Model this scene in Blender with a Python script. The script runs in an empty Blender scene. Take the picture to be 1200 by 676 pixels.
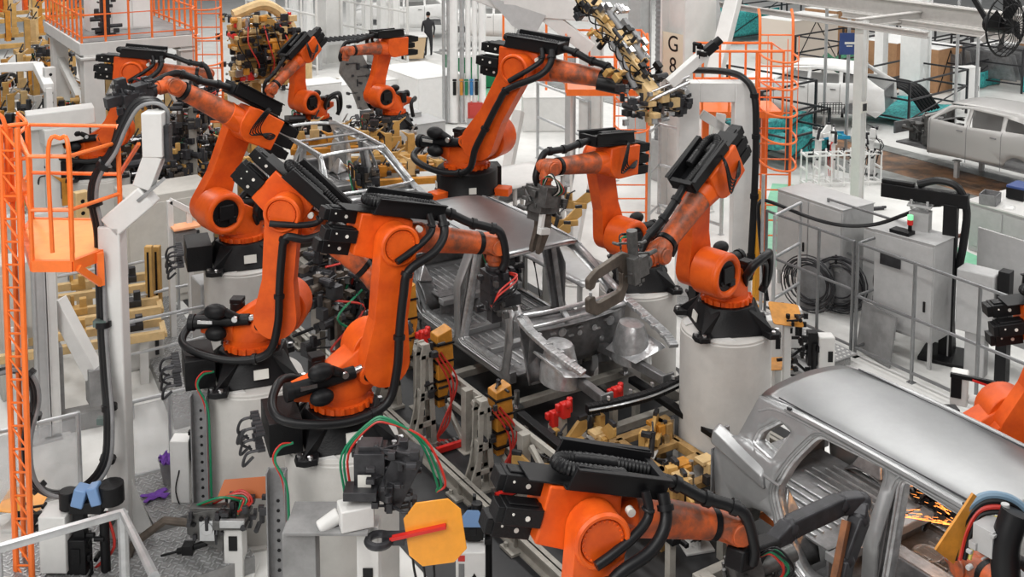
import bpy, bmesh, math, random
from mathutils import Vector, Matrix
R = math.radians
random.seed(7)
SC = bpy.context.scene
COL = SC.collection
# ---------------------------------------------------------------- camera (shift lens on a gallery, 7.6 m up)
CF, CTH, CPSI, CH = 1300.0, R(5.5), R(32.6), 7.6
CPY = -155 + CF*math.tan(CTH)
fwv = Vector((math.sin(CPSI)*math.cos(CTH), math.cos(CPSI)*math.cos(CTH), -math.sin(CTH)))
rtv = Vector((math.cos(CPSI), -math.sin(CPSI), 0)); upv = rtv.cross(fwv)
cd = bpy.data.cameras.new('camera'); cam = bpy.data.objects.new('camera', cd); COL.objects.link(cam)
cam.matrix_world = Matrix((( rtv.x, upv.x, -fwv.x, 0), (rtv.y, upv.y, -fwv.y, 0), (rtv.z, upv.z, -fwv.z, CH), (0, 0, 0, 1)))
cd.sensor_width = 36; cd.lens = 36*CF/1200; cd.shift_y = -(338-CPY)/1200; cd.clip_end = 300; cd.clip_start = .05
SC.camera = cam
def ray(x, y): return fwv + rtv*((x-600)/CF) - upv*((y-CPY)/CF)
def at(x, y, z=0.0):
    r = ray(x, y); return Vector((0, 0, CH)) + r*((z-CH)/r.z)
def atX(x, y, X):
    r = ray(x, y); return Vector((0, 0, CH)) + r*(X/r.x)
def atY(x, y, Y):
    r = ray(x, y); return Vector((0, 0, CH)) + r*(Y/r.y)
def dp(x, y, d): return Vector((0, 0, CH)) + ray(x, y)*d
def hz(x, y, g):   # height over ground point g seen at pixel row y
    d = Vector((g[0], g[1], 0)).dot(Vector((fwv.x, fwv.y, 0)))/math.cos(CTH)
    r = ray(x, y); k = g[0]/r.x if abs(r.x) > .05 else g[1]/r.y
    return CH + r.z*((g[0]*fwv.x+g[1]*fwv.y)/(r.x*fwv.x+r.y*fwv.y))
# ---------------------------------------------------------------- world, lamps, exposure
w = bpy.data.worlds.new('hall_light'); SC.world = w; w.use_nodes = True
w.node_tree.nodes['Background'].inputs[0].default_value = (.93, .96, 1, 1)
w.node_tree.nodes['Background'].inputs[1].default_value = .11
def area(x, y, z, sx, sy, p, rot=(0, 0, 0), col=(1, .98, .95)):
    l = bpy.data.lights.new('ceiling_or_fill_lamp', 'AREA'); l.shape = 'RECTANGLE'; l.size = sx; l.size_y = sy; l.energy = p; l.color = col
    o = bpy.data.objects.new('ceiling_or_fill_lamp', l); COL.objects.link(o); o.location = (x, y, z); o.rotation_euler = rot
for gx in range(5):
    for gy in range(5):
        area(2+gx*8.5, 3+gy*11, 11.5, 1.6, 6.0, 520)
area(-6, 4, 10, 6, 10, 1500, (R(0), R(-50), 0))  # tilted fill light added high on the left to brighten the car sides
sv = SC.view_settings; sv.view_transform = 'Standard'; sv.look = 'None'; sv.gamma = 1; sv.use_curve_mapping = False; sv.exposure = -0.02
# ---------------------------------------------------------------- materials
MATS = {}
def mat(name, col, rough=.5, metal=0.0, noise=0.0, nscale=6, bump=0.0, bscale=60, spec=.5, emit=0, alpha=1, dark=None, coat=0):
    if name in MATS: return MATS[name]
    m = bpy.data.materials.new(name); m.use_nodes = True; nt = m.node_tree; b = nt.nodes['Principled BSDF']
    b.inputs['Base Color'].default_value = (*col, 1); b.inputs['Roughness'].default_value = rough; b.inputs['Metallic'].default_value = metal
    b.inputs['Specular IOR Level'].default_value = spec; b.inputs['Coat Weight'].default_value = coat
    if emit: b.inputs['Emission Color'].default_value = (*col, 1); b.inputs['Emission Strength'].default_value = emit
    if alpha < 1: b.inputs['Alpha'].default_value = alpha
    tc = nt.nodes.new('ShaderNodeTexCoord')
    if noise:
        n = nt.nodes.new('ShaderNodeTexNoise'); n.inputs['Scale'].default_value = nscale; n.inputs['Detail'].default_value = 6; n.inputs['Roughness'].default_value = .65
        r = nt.nodes.new('ShaderNodeValToRGB'); r.color_ramp.elements[0].position = .38; r.color_ramp.elements[1].position = .62
        d = dark or tuple(c*(1-noise) for c in col); r.color_ramp.elements[0].color = (*d, 1); r.color_ramp.elements[1].color = (*col, 1)
        nt.links.new(tc.outputs['Object'], n.inputs['Vector']); nt.links.new(n.outputs['Fac'], r.inputs['Fac']); nt.links.new(r.outputs['Color'], b.inputs['Base Color'])
    if bump:
        n2 = nt.nodes.new('ShaderNodeTexNoise'); n2.inputs['Scale'].default_value = bscale; bp = nt.nodes.new('ShaderNodeBump'); bp.inputs['Strength'].default_value = bump; bp.inputs['Distance'].default_value = .02
        nt.links.new(tc.outputs['Object'], n2.inputs['Vector']); nt.links.new(n2.outputs['Fac'], bp.inputs['Height']); nt.links.new(bp.outputs['Normal'], b.inputs['Normal'])
    MATS[name] = m; return m
ORANGE = mat('robot_orange', (.76, .112, .010), .42, noise=.22, nscale=3, dark=(.60, .075, .008), spec=.3)
ODIRT = mat('dirty_orange', (.62, .11, .02), .5, noise=.6, nscale=5, dark=(.16, .055, .03))
RAILO = mat('railing_orange', (.92, .19, .03), .4, noise=.1)
PLATO = mat('deck_orange', (.92, .36, .10), .5, noise=.15, nscale=4)
BLACK = mat('black_casting', (.005, .005, .006), .5, noise=.3, bump=.15, spec=.28)
HOSE = mat('black_rubber', (.008, .008, .009), .42, spec=.3)
PLAST = mat('black_sheet', (.006, .006, .007), .5, noise=.2, spec=.25)
DGREY = mat('dark_steel', (.045, .045, .05), .45, metal=.4, noise=.4, nscale=9)
MGREY = mat('mid_grey_paint', (.23, .23, .235), .5, noise=.25)
GGREY = mat('gun_grey', (.13, .128, .125), .45, metal=.5, noise=.4, nscale=10)
BROWN = mat('copper_brown_steel', (.13, .105, .085), .5, metal=.5, noise=.4)
STEEL = mat('bright_steel', (.62, .62, .63), .28, metal=1, noise=.25, nscale=12)
ALU = mat('aluminium_profile', (.55, .56, .57), .4, metal=.7, noise=.15)
BODY = mat('bare_body_sheet', (.36, .365, .37), .36, metal=.5, noise=.14, nscale=2.5, bump=.05, bscale=9)
ROOFM = mat('bare_roof_sheet', (.30, .305, .31), .33, metal=.85, noise=.12, nscale=1.6, bump=.03, bscale=7)
BODYL = mat('galvanised_sheet', (.66, .67, .68), .30, metal=.65, noise=.35, nscale=7, bump=.25, bscale=14)
BODYD = mat('inner_body_sheet', (.27, .27, .275), .36, metal=.5, noise=.35, nscale=6, bump=.15, bscale=18)
WHITE = mat('white_enamel', (.66, .655, .64), .45, noise=.07, nscale=4)
WHITEB = mat('bright_white', (.80, .80, .79), .5, noise=.05)
CREAM = mat('pedestal_white', (.56, .545, .52), .5, noise=.12, nscale=2.5, bump=.04)
LGREY = mat('light_grey_cabinet', (.42, .42, .42), .45, noise=.1)
CONC = mat('grey_plate', (.26, .26, .26), .6, noise=.3, nscale=3)
TAN = mat('ochre_paint', (.56, .33, .10), .5, noise=.25, nscale=5)
TANL = mat('pale_ochre', (.66, .46, .22), .5, noise=.2, nscale=5)
AMBER = mat('amber_acrylic', (.90, .36, .03), .3, noise=.1)
AMBERD = mat('amber_tool_paint', (.62, .26, .03), .45, noise=.3)
RED = mat('signal_red', (.60, .02, .015), .4)
REDH = mat('red_hose', (.50, .03, .02), .4)
GREENH = mat('green_hose', (.008, .18, .08), .4)
GREEN = mat('green_bin', (.0, .16, .06), .5)
TEAL = mat('teal_net', (.05, .42, .40), .7, noise=.5, nscale=12, dark=(.02, .16, .18))
BLUE = mat('blue_paint', (.03, .18, .42), .4)
NAVY = mat('navy_board', (.03, .06, .20), .5)
STICK = mat('white_sticker', (.72, .71, .66), .5)
CARD = mat('cardboard', (.40, .22, .11), .7, noise=.15)
PURPLE = mat('purple_cloth', (.13, .04, .30), .8)
MATB = mat('olive_cylinder', (.06, .10, .03), .5)
SKIN = mat('skin', (.5, .3, .22), .6)
# ---------------------------------------------------------------- mesh kit
def catmull(pts, n=6, closed=False):
    P = [Vector(p) for p in pts]; out = []; L = len(P)
    rng = range(L) if closed else range(L-1)
    for i in rng:
        a = P[(i-1) % L] if (closed or i) else P[0]*2-P[1]
        b = P[i]; c = P[(i+1) % L]
        d = P[(i+2) % L] if (closed or i+2 < L) else c*2-b
        for k in range(n):
            t = k/n; out.append(.5*((2*b)+(c-a)*t+(2*a-5*b+4*c-d)*t*t+(3*b-a-3*c+d)*t**3))
    if not closed: out.append(P[-1])
    return out
class MB:
    def __init__(s): s.v = []; s.f = []; s.fm = []; s.M = Matrix(); s.mi = 0; s.seg = []
    def add(s, vs, fs):
        k = len(s.v); s.seg.append((k, len(s.f))); s.v += [s.M @ Vector(v) for v in vs]
        for f in fs: s.f.append([k+i for i in f]); s.fm.append(s.mi)
        return s
    def box(s, c, d, rot=None):
        x, y, z = d[0]/2, d[1]/2, d[2]/2
        vs = [Vector((i*x, j*y, k*z)) for i in (-1, 1) for j in (-1, 1) for k in (-1, 1)]
        if rot is not None:
            m = rot if isinstance(rot, Matrix) else Matrix.Rotation(rot, 3, 'Z'); vs = [m @ v for v in vs]
        return s.add([v+Vector(c) for v in vs], [(0, 1, 3, 2), (4, 6, 7, 5), (0, 4, 5, 1), (2, 3, 7, 6), (0, 2, 6, 4), (1, 5, 7, 3)])
    def bar(s, p, q, w, h=None, up=(0, 0, 1)):
        p = Vector(p); q = Vector(q); h = h or w; d = q-p; L = d.length
        if L < 1e-6: return s
        d.normalize(); u = Vector(up)
        if abs(d.dot(u)) > .98: u = Vector((1, 0, 0))
        a = d.cross(u).normalized(); b = a.cross(d); vs = []
        for e in (p, q):
            for i, j in ((-1, -1), (1, -1), (1, 1), (-1, 1)): vs.append(e+a*(i*w/2)+b*(j*h/2))
        return s.add(vs, [(3, 2, 1, 0), (4, 5, 6, 7), (0, 1, 5, 4), (1, 2, 6, 5), (2, 3, 7, 6), (3, 0, 4, 7)])
    def tube(s, pts, r, n=8, closed=False, cap=True):
        P = [Vector(p) for p in pts]; L = len(P); rs = r if isinstance(r, (list, tuple)) else [r]*L
        vs = []; fs = []; a = None
        for i in range(L):
            if closed: t = (P[(i+1) % L]-P[i-1])
            else: t = P[min(i+1, L-1)]-P[max(i-1, 0)]
            t.normalize()
            if a is None:
                u = Vector((0, 0, 1)) if abs(t.z) < .9 else Vector((1, 0, 0)); a = t.cross(u).normalized()
            else:
                a = (a-t*a.dot(t))
                a = a.normalized() if a.length > 1e-5 else t.orthogonal().normalized()
            b = t.cross(a)
            for k in range(n):
                g = 2*math.pi*k/n; vs.append(P[i]+(a*math.cos(g)+b*math.sin(g))*rs[i])
        m = L if closed else L-1
        for i in range(m):
            j = (i+1) % L
            for k in range(n): fs.append((i*n+k, i*n+(k+1) % n, j*n+(k+1) % n, j*n+k))
        if cap and not closed: fs.append(tuple(range(n))[::-1]); fs.append(tuple((L-1)*n+k for k in range(n)))
        return s.add(vs, fs)
    def hose(s, pts, r, n=8, k=5): return s.tube(catmull(pts, k), r, n)
    def rib(s, pts, r, pitch=.025, n=10, dr=.2):
        P = catmull(pts, 12); out = []; rs = []; acc = 0; i = 0
        for a, b in zip(P, P[1:]):
            L = (b-a).length; m = max(1, int(L/(pitch/2)))
            for q in range(m): out.append(a.lerp(b, q/m)); rs.append(r*(1+(dr if i % 2 else 0))); i += 1
        return s.tube(out, rs, n)
    def cyl(s, p, q, r0, r1=None, n=16): return s.tube([p, q], [r0, r0 if r1 is None else r1], n)
    def ring(s, c, ax, r, t, n=20, m=8):
        ax = Vector(ax).normalized(); u = ax.orthogonal().normalized(); v = ax.cross(u)
        return s.tube([Vector(c)+(u*math.cos(2*math.pi*i/n)+v*math.sin(2*math.pi*i/n))*r for i in range(n)], t, m, closed=True)
    def lathe(s, prof, c=(0, 0, 0), n=20, ax='z'):
        vs = []; fs = []
        for r, z in prof:
            for k in range(n):
                g = 2*math.pi*k/n; x, y = r*math.cos(g), r*math.sin(g)
                p = (x, y, z) if ax == 'z' else ((x, z, y) if ax == 'y' else (z, x, y)); vs.append(Vector(p)+Vector(c))
        for i in range(len(prof)-1):
            for k in range(n): fs.append((i*n+k, i*n+(k+1) % n, (i+1)*n+(k+1) % n, (i+1)*n+k))
        fs.append(tuple(range(n))[::-1]); fs.append(tuple((len(prof)-1)*n+k for k in range(n)))
        return s.add(vs, fs)
    def ball(s, c, r, n=12, m=8):
        rr = r if isinstance(r, (tuple, list)) else (r, r, r); vs = [Vector(c)+Vector((0, 0, -rr[2]))]; fs = []
        for i in range(1, m):
            t = math.pi*i/m
            for k in range(n):
                g = 2*math.pi*k/n; vs.append(Vector(c)+Vector((rr[0]*math.sin(t)*math.cos(g), rr[1]*math.sin(t)*math.sin(g), -rr[2]*math.cos(t))))
        vs.append(Vector(c)+Vector((0, 0, rr[2]))); e = len(vs)-1
        for k in range(n):
            fs.append((0, 1+(k+1) % n, 1+k)); fs.append((e, e-n+k, e-n+(k+1) % n))
            for i in range(m-2): fs.append((1+i*n+k, 1+i*n+(k+1) % n, 1+(i+1)*n+(k+1) % n, 1+(i+1)*n+k))
        return s.add(vs, fs)
    def prism(s, poly, h, M=None):   # poly in xy, extruded in +z by h
        n = len(poly); vs = [Vector((p[0], p[1], 0)) for p in poly]+[Vector((p[0], p[1], h)) for p in poly]
        if M is not None: vs = [M @ v for v in vs]
        return s.add(vs, [tuple(range(n))[::-1], tuple(range(n, 2*n))]+[(i, (i+1) % n, n+(i+1) % n, n+i) for i in range(n)])
    def hull(s, pts):
        bm = bmesh.new(); [bm.verts.new(p) for p in pts]; bmesh.ops.convex_hull(bm, input=bm.verts)
        bmesh.ops.delete(bm, geom=[v for v in bm.verts if not v.link_faces], context='VERTS')
        bmesh.ops.dissolve_limit(bm, angle_limit=.02, verts=bm.verts, edges=bm.edges)
        bm.verts.index_update(); s.add([v.co.copy() for v in bm.verts], [tuple(v.index for v in f.verts) for f in bm.faces]); bm.free(); return s
    def grid(s, nx, ny, fn, thick=None):
        vs = [fn(i/nx, j/ny) for j in range(ny+1) for i in range(nx+1)]
        fs = [(j*(nx+1)+i, j*(nx+1)+i+1, (j+1)*(nx+1)+i+1, (j+1)*(nx+1)+i) for j in range(ny) for i in range(nx)]
        return s.add(vs, fs)
    def each(s, name, m, parent=None, **kw):     # every added shape becomes a part of its own
        out = []; S_ = s.seg+[(len(s.v), len(s.f))]
        for (v0, f0), (v1, f1) in zip(S_, S_[1:]):
            q = MB(); q.v = s.v[v0:v1]; q.f = [[i-v0 for i in f] for f in s.f[f0:f1]]; q.fm = s.fm[f0:f1]
            if q.f: out.append(q.build(name, m, parent, **kw))
        return out
    def build(s, name, m, parent=None, bevel=0, solid=0, ang=40, seg=2):
        me = bpy.data.meshes.new(name); me.from_pydata([tuple(v) for v in s.v], [], s.f)
        ml = m if isinstance(m, (list, tuple)) else [m]
        for q in ml: me.materials.append(q)
        if len(ml) > 1: me.polygons.foreach_set('material_index', s.fm)
        bm = bmesh.new(); bm.from_mesh(me)
        if not solid: bmesh.ops.recalc_face_normals(bm, faces=bm.faces)
        bm.to_mesh(me); bm.free()
        me.polygons.foreach_set('use_smooth', [True]*len(me.polygons)); me.set_sharp_from_angle(angle=R(ang)); me.update()
        o = bpy.data.objects.new(name, me); COL.objects.link(o)
        if parent: o.parent = parent
        if solid:
            q = o.modifiers.new('solid', 'SOLIDIFY'); q.thickness = solid; q.offset = 0
        if bevel:
            q = o.modifiers.new('bevel', 'BEVEL'); q.width = bevel; q.segments = seg; q.limit_method = 'ANGLE'; q.angle_limit = R(40)
        return o
def disc(c, ax, r, h0, h1, n=18):
    ax = Vector(ax).normalized(); u = ax.orthogonal().normalized(); v = ax.cross(u)
    return [Vector(c)+ax*h+(u*math.cos(2*math.pi*i/n)+v*math.sin(2*math.pi*i/n))*r for h in (h0, h1) for i in range(n)]
def rnd(poly, r, n=4):
    out = []; L = len(poly)
    for i in range(L):
        p = Vector(poly[i]); a = Vector(poly[i-1])-p; b = Vector(poly[(i+1) % L])-p
        q = min(r, a.length*.45, b.length*.45); s = p+a.normalized()*q; e = p+b.normalized()*q
        for k in range(n+1): t = k/n; out.append((s*(1-t)**2+p*2*t*(1-t)+e*t*t))
    return [tuple(o) for o in out]
def tag(o, label, cat, group=None, kind=None):
    if label: o['label'] = label
    if cat: o['category'] = cat
    if group: o['group'] = group
    if kind: o['kind'] = kind
    return o
def thing(name, label, cat, loc=(0, 0, 0), rz=0, group=None):
    o = bpy.data.objects.new(name, None); COL.objects.link(o); o.location = loc; o.rotation_euler = (0, 0, rz); o.empty_display_size = .1
    return tag(o, label, cat, group)
def structure(o): o['kind'] = 'structure'; return o
def dup(root, loc=None, rz=None, label=None, group=None):
    kids = [c for c in COL.objects if c.parent == root]
    r = root.copy(); COL.objects.link(r)
    if loc is not None: r.location = loc
    if rz is not None: r.rotation_euler = (0, 0, rz)
    if label: r['label'] = label
    if group: r['group'] = group
    for c in kids:
        d = c.copy(); COL.objects.link(d); d.parent = r
        for g in [e for e in COL.objects if e.parent == c]:
            h = g.copy(); COL.objects.link(h); h.parent = d
    return r
def txt(s, size, name, m, parent, M, depth=.002):
    c = bpy.data.curves.new(name, 'FONT'); c.body = s; c.size = size; c.extrude = depth; c.align_x = 'CENTER'; c.align_y = 'CENTER'
    o = bpy.data.objects.new(name, c); COL.objects.link(o); dg = bpy.context.evaluated_depsgraph_get(); dg.update()
    me = bpy.data.meshes.new_from_object(o.evaluated_get(dg)); bpy.data.objects.remove(o)
    me.transform(M); me.materials.clear(); me.materials.append(m); o = bpy.data.objects.new(name, me); COL.objects.link(o); o.parent = parent
    return o
# ---------------------------------------------------------------- industrial robot
Y1 = Vector((0, 1, 0))
def gun_c(mb, o, d, u, s=1, gap=.42, depth=.55):
    pass
def robot(loc, a1, p2, p3, label, rz_base=0, a5=-70, tool='gun', detail=2, group='orange six-axis robots on the body line', S=1.05, foot='cast', hose_side=True, roll=0, box=True, dirty=False):
    rb = thing('industrial_robot', label, 'robot', loc, 0, group)
    SM = Matrix.Scale(S, 4)
    OR = ODIRT if dirty else ORANGE
    # base casting
    b = MB(); b.M = SM @ Matrix.Rotation(rz_base, 4, 'Z') @ Matrix.Diagonal((1.2, 1.2, 1, 1))
    if foot == 'cast':
        b.hull([(x*.33, y*.33, .0) for x in (-1, 1) for y in (-1, 1)]+disc((0, 0, 0), (0, 0, 1), .30, .24, .31, 8))
        for x in (-1, 1):
            for y in (-1, 1):
                b.hull([(x*.22, y*.22, 0), (x*.44, y*.30, 0), (x*.44, y*.40, 0), (x*.38, y*.44, 0), (x*.28, y*.44, 0), (x*.22, y*.22, .07), (x*.43, y*.31, .06), (x*.43, y*.40, .06), (x*.38, y*.43, .06), (x*.28, y*.43, .06)])
                b.hull([(x*.20, y*.30, 0), (x*.30, y*.20, 0), (x*.38, y*.38, .05), (x*.14, y*.26, .29), (x*.26, y*.14, .29), (x*.28, y*.28, .20)])
        base = b.build('base', BLACK, rb, bevel=.008*S)
        k = MB(); k.M = b.M
        for x in (-1, 1):
            for y in (-1, 1):
                for t in ((.40, .35), (.33, .41)): k.cyl((x*t[0], y*t[1], .05), (x*t[0], y*t[1], .085), .022, n=8)
        k.each('bolt', STEEL, base)
        k = MB(); k.M = b.M
        k.box((-.48, .02, .17), (.26, .46, .32))
        k.build('connector_box', BLACK, rb, bevel=.006)
        k = MB(); k.M = b.M
        rr = random.Random(3)
        for i in range(14):
            y = -.22+.06*(i % 7)+.02; z = .10+.15*(i//7)
            k.cyl((-.64, y, z), (-.69-.03*rr.random(), y, z), .022, n=8)
            if i % 3 == 0: k.hose([(-.68, y, z), (-.78, y+.02, z-.03), (-.80, y+.08, z-.18), (-.72, y+.1, -.02)], .013, 6)
        k.build('cable_plug', DGREY, rb)
    else:
        b.lathe([(.36, 0), (.36, .02), (.34, .05), (.34, .30), (.31, .33)], n=28); b.box((.33, .1, .16), (.12, .22, .28)); b.build('base', BLACK, rb, bevel=.006)
        k = MB(); k.M = b.M
        for g in range(3): k.box((.42*math.cos(g*2.1-2.6), .42*math.sin(g*2.1-2.6), .03), (.16, .16, .10), g*2.1-2.6)
        k.each('foot', OR, rb, bevel=.01)
    if detail > 1:
        for q, (g, z) in enumerate(((-90, .14), (180, .14))):
            k = MB(); k.M = b.M @ Matrix.Rotation(R(g), 4, 'Z')
            if foot == 'cast' and q == 0:
                k.M = k.M @ Matrix.Translation((.335, .03, .14)) @ Matrix.Rotation(R(-8), 4, 'Y'); k.box((.0, 0, 0), (.012, .13, .10))
            elif foot != 'cast': k.box((.345, .0, .10), (.012, .08, .08))
            if k.v: k.build('type_plate', STICK, rb)
    # turntable ring and column
    A = SM @ Matrix.Rotation(a1, 4, 'Z')
    t = MB(); t.M = A; t.lathe([(.285, .31), (.285, .37), (.26, .38), (.255, .43)], n=28)
    for i in range(20):
        g = 2*math.pi*i/20; t.box((.285*math.cos(g), .285*math.sin(g), .35), (.05, .035, .055), g)
    t.build('turntable', OR, rb, bevel=0)
    c = MB(); c.M = A
    c.hull(disc((0, 0, .42), (0, 0, 1), .255, 0, .03, 20)+disc((.35, 0, .75), Y1, .20, -.12, .16)+[(-.24, -.14, .62), (-.24, .14, .62)])
    c.hull(disc((.35, 0, .75), Y1, .275, -.10, .22, 24)+[(.05, -.1, .45), (.05, .2, .45), (.2, -.1, .43), (.2, .2, .43)])
    c.hull([(-.15, -.20, .42), (-.15, .12, .42), (-.52, -.16, .50), (-.52, .06, .50), (-.15, -.2, .62), (-.15, .12, .66), (-.54, -.14, .60), (-.54, .04, .60)])
    c.ring((.35, .225, .75), Y1, .225, .05, 28)
    c.build('rotating_column', OR, rb, bevel=.012*S)
    m = MB(); m.M = A
    m.cyl((.35, .19, .75), (.35, .235, .75), .185, n=24); m.box((.35, .24, .77), (.19, .07, .19)); m.box((.27, .25, .66), (.1, .05, .08)); m.cyl((.45, .22, .68), (.45, .26, .68), .03, n=8)
    m.build('shoulder_motor', BLACK, rb, bevel=.008)
    m = MB(); m.M = A
    m.cyl((-.20, .14, .55), (-.20, .14, .74), .085, .08, 16); m.box((-.20, .14, .76), (.14, .14, .05))
    m.build('base_motor', BLACK, rb, bevel=.008)
    m = MB(); m.M = A    # counterbalance with its two black accumulators
    m.cyl((-.58, -.22, .64), (.05, -.24, .70), .075, .06, 16); m.ball((-.30, -.30, .80), (.13, .085, .085)); m.ball((-.30, -.31, .56), (.12, .08, .08))
    m.cyl((-.62, -.22, .64), (-.56, -.22, .64), .09, .09, 14); m.cyl((-.2, -.30, .8), (-.08, -.26, .72), .045, n=10)
    cb = m.build('counterbalance', PLAST, rb)
    m = MB(); m.M = A; m.cyl((-.03, -.24, .69), (.12, -.25, .73), .035, n=12); m.box((-.42, -.305, .68), (.16, .01, .035)); m.cyl((-.08, -.335, .74), (-.08, -.36, .74), .032, n=12)
    m.each('piston_rod', STEEL, cb)
    # link arm
    LM = A @ Matrix.Translation((.35, 0, .75)) @ Matrix.Rotation(p2, 4, 'Y')
    L = 1.15
    k = MB(); k.M = LM
    k.hull(disc((0, 0, 0), Y1, .235, -.33, -.13, 24)+disc((0, 0, .45), Y1, .165, -.32, -.14, 16))
    k.hull(disc((0, 0, .4), Y1, .17, -.32, -.14, 16)+disc((0, 0, L), Y1, .185, -.33, -.13, 24))
    k.hull(disc((-.18, 0, -.12), Y1, .075, -.31, -.17, 12)+disc((0, 0, 0), Y1, .2, -.31, -.17, 16))
    k.build('link_arm', OR, rb, bevel=.02*S, seg=3)
    k = MB(); k.M = LM
    k.lathe([(.19, -.325), (.20, -.345), (.185, -.365), (.165, -.365), (.15, -.335), (.15, -.33)], (0, 0, L), 32, 'y')
    k.lathe([(.15, -.33), (.15, -.35), (.02, -.352)], (0, 0, L), 32, 'y')
    for i in range(24): g = i*math.pi/12; k.cyl((.138*math.cos(g), -.35, L+.138*math.sin(g)), (.138*math.cos(g), -.358, L+.138*math.sin(g)), .008, n=6)
    k.build('elbow_cover', OR, rb)
    k = MB(); k.M = LM; k.cyl((-.17, -.315, -.11), (-.17, -.318, -.11), .05, n=16); k.build('pivot_bore', BLACK, rb)
    # arm housing, forearm
    HM = A @ Matrix.Translation((.35, 0, .75)) @ Matrix.Rotation(p2, 4, 'Y') @ Matrix.Translation((0, 0, L)) @ Matrix.Rotation(-p2-p3, 4, 'Y')
    h = MB(); h.M = HM
    h.hull(disc((0, 0, 0), Y1, .225, -.12, .20, 20)+[(-.36, -.12, -.19), (-.36, .20, -.19), (-.36, -.12, .22), (-.36, .20, .22), (.2, -.1, .2), (.2, .18, .2)])
    h.hull([(-.05, -.10, .1), (-.05, .18, .1), (-.05, -.12, -.18), (-.05, .18, -.18)]+disc((0, .04, 0), (1, 0, 0), .155, .36, .38, 16))
    h.build('arm_housing', OR, rb, bevel=.014*S)
    h = MB(); h.M = HM; h.tube([(.34, .04, 0), (.42, .04, 0), (.98, .04, 0), (1.03, .04, 0)], [.15, .145, .115, .115], 22); h.build('forearm', ODIRT if dirty or detail > 1 else OR, rb)
    h = MB(); h.M = HM; h.cyl((1.03, .04, 0), (1.08, .04, 0), .117, n=22); h.cyl((1.08, .04, 0), (1.10, .04, 0), .10, n=22); h.build('collar', BLACK, rb)
    WM = HM @ Matrix.Translation((1.25, .04, 0)) @ Matrix.Rotation(roll, 4, 'X')
    h = MB(); h.M = WM
    for y in (-1, 1): h.hull(disc((-.16, 0, 0), (1, 0, 0), .105, 0, .01, 14)+disc((0, y*.085, 0), Y1, .10, -.03, .03, 16)) if y > 0 else h.hull(disc((-.16, 0, 0), (1, 0, 0), .105, 0, .01, 14)+disc((0, -.085, 0), Y1, .10, -.03, .03, 16))
    h.cyl((0, -.14, 0), (0, .14, 0), .085, n=18)
    h.build('wrist_fork', ODIRT, rb, bevel=.006)
    FM = WM @ Matrix.Rotation(-a5, 4, 'Y')
    h = MB(); h.M = FM; h.cyl((0, 0, 0), (.16, 0, 0), .085, .09, 18); h.cyl((.16, 0, 0), (.215, 0, 0), .075, n=18); h.build('wrist_flange', ODIRT, rb, bevel=.004)
    # three wrist motors
    for i, z in enumerate((.15, -.01, -.16)):
        h = MB(); h.M = HM; y = (.10, -.02, .10)[i] if hose_side else .05
        h.box((-.50, y-.03, z), (.28, .17, .125)); h.box((-.66, y-.03, z), (.06, .15, .11)); h.box((-.50, y-.03, z+.068), (.22, .10, .015)); h.cyl((-.35, y-.03, z), (-.40, y-.03, z), .07, n=12)
        h.build('wrist_motor', BLACK, rb, bevel=.006)
        if detail > 1:
            h = MB(); h.M = HM; h.cyl((-.47, y-.117, z), (-.47, y-.121, z), .018, n=8); h.cyl((-.58, y-.117, z+.02), (-.58, y-.12, z+.02), .01, n=6); h.each('motor_seal', STICK, rb)
    # cable tray over the arm
    if box:
        h = MB(); h.M = HM @ Matrix.Translation((0, .0, .235))
        for y, z in ((-.16, .0), (.17, .02)):
            h.hull([(-.26, y-.012, z), (-.26, y+.012, z), (.48, y-.012, z), (.48, y+.012, z), (-.22, y-.012, z+.17), (-.22, y+.012, z+.17), (.50, y-.012, z+.15), (.50, y+.012, z+.15)])
            h.box((.13, y-.03 if y < 0 else y+.03, z+.155), (.72, .05, .012))
        h.box((.11, 0, .0), (.76, .34, .012)); h.box((-.38, .02, .0), (.28, .26, .012)); h.box((.47, 0, .07), (.06, .30, .13))
        h.build('cable_tray', PLAST, rb, bevel=.004)
        h = MB(); h.M = HM @ Matrix.Translation((0, .0, .235))
        h.rib([(.44, .06, .09), (.1, .08, .10), (-.18, .07, .10), (-.30, 0, .10), (-.24, -.08, .10), (-.05, -.09, .10), (.2, -.08, .1)], .045, .028, 12, .16)
        h.build('ribbed_conduit', HOSE, rb)
    # dress pack hoses
    def H(p): return HM @ Vector(p)
    def Lk(p): return LM @ Vector(p)
    def Ax(p): return A @ Vector(p)
    h = MB()
    fl = FM @ Vector((.12, -.13, .06)); fl2 = FM @ Vector((.24, -.12, .02))
    P = [H((.46, .02, .30)), H((.66, .02, .27)), H((.88, -.01, .21)), H((1.08, -.04, .19)), H((1.22, -.08, .15)), fl, fl2]
    h.tube(catmull(P, 6), .045*S, 12)
    for i in (6, 13, 20):
        q = catmull(P, 6); a, bq = q[i], q[i+1]; d = (bq-a).normalized(); h.cyl(a-d*.02, a+d*.03, .06*S, n=12)
    h.build('arm_hose', HOSE, rb)
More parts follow.
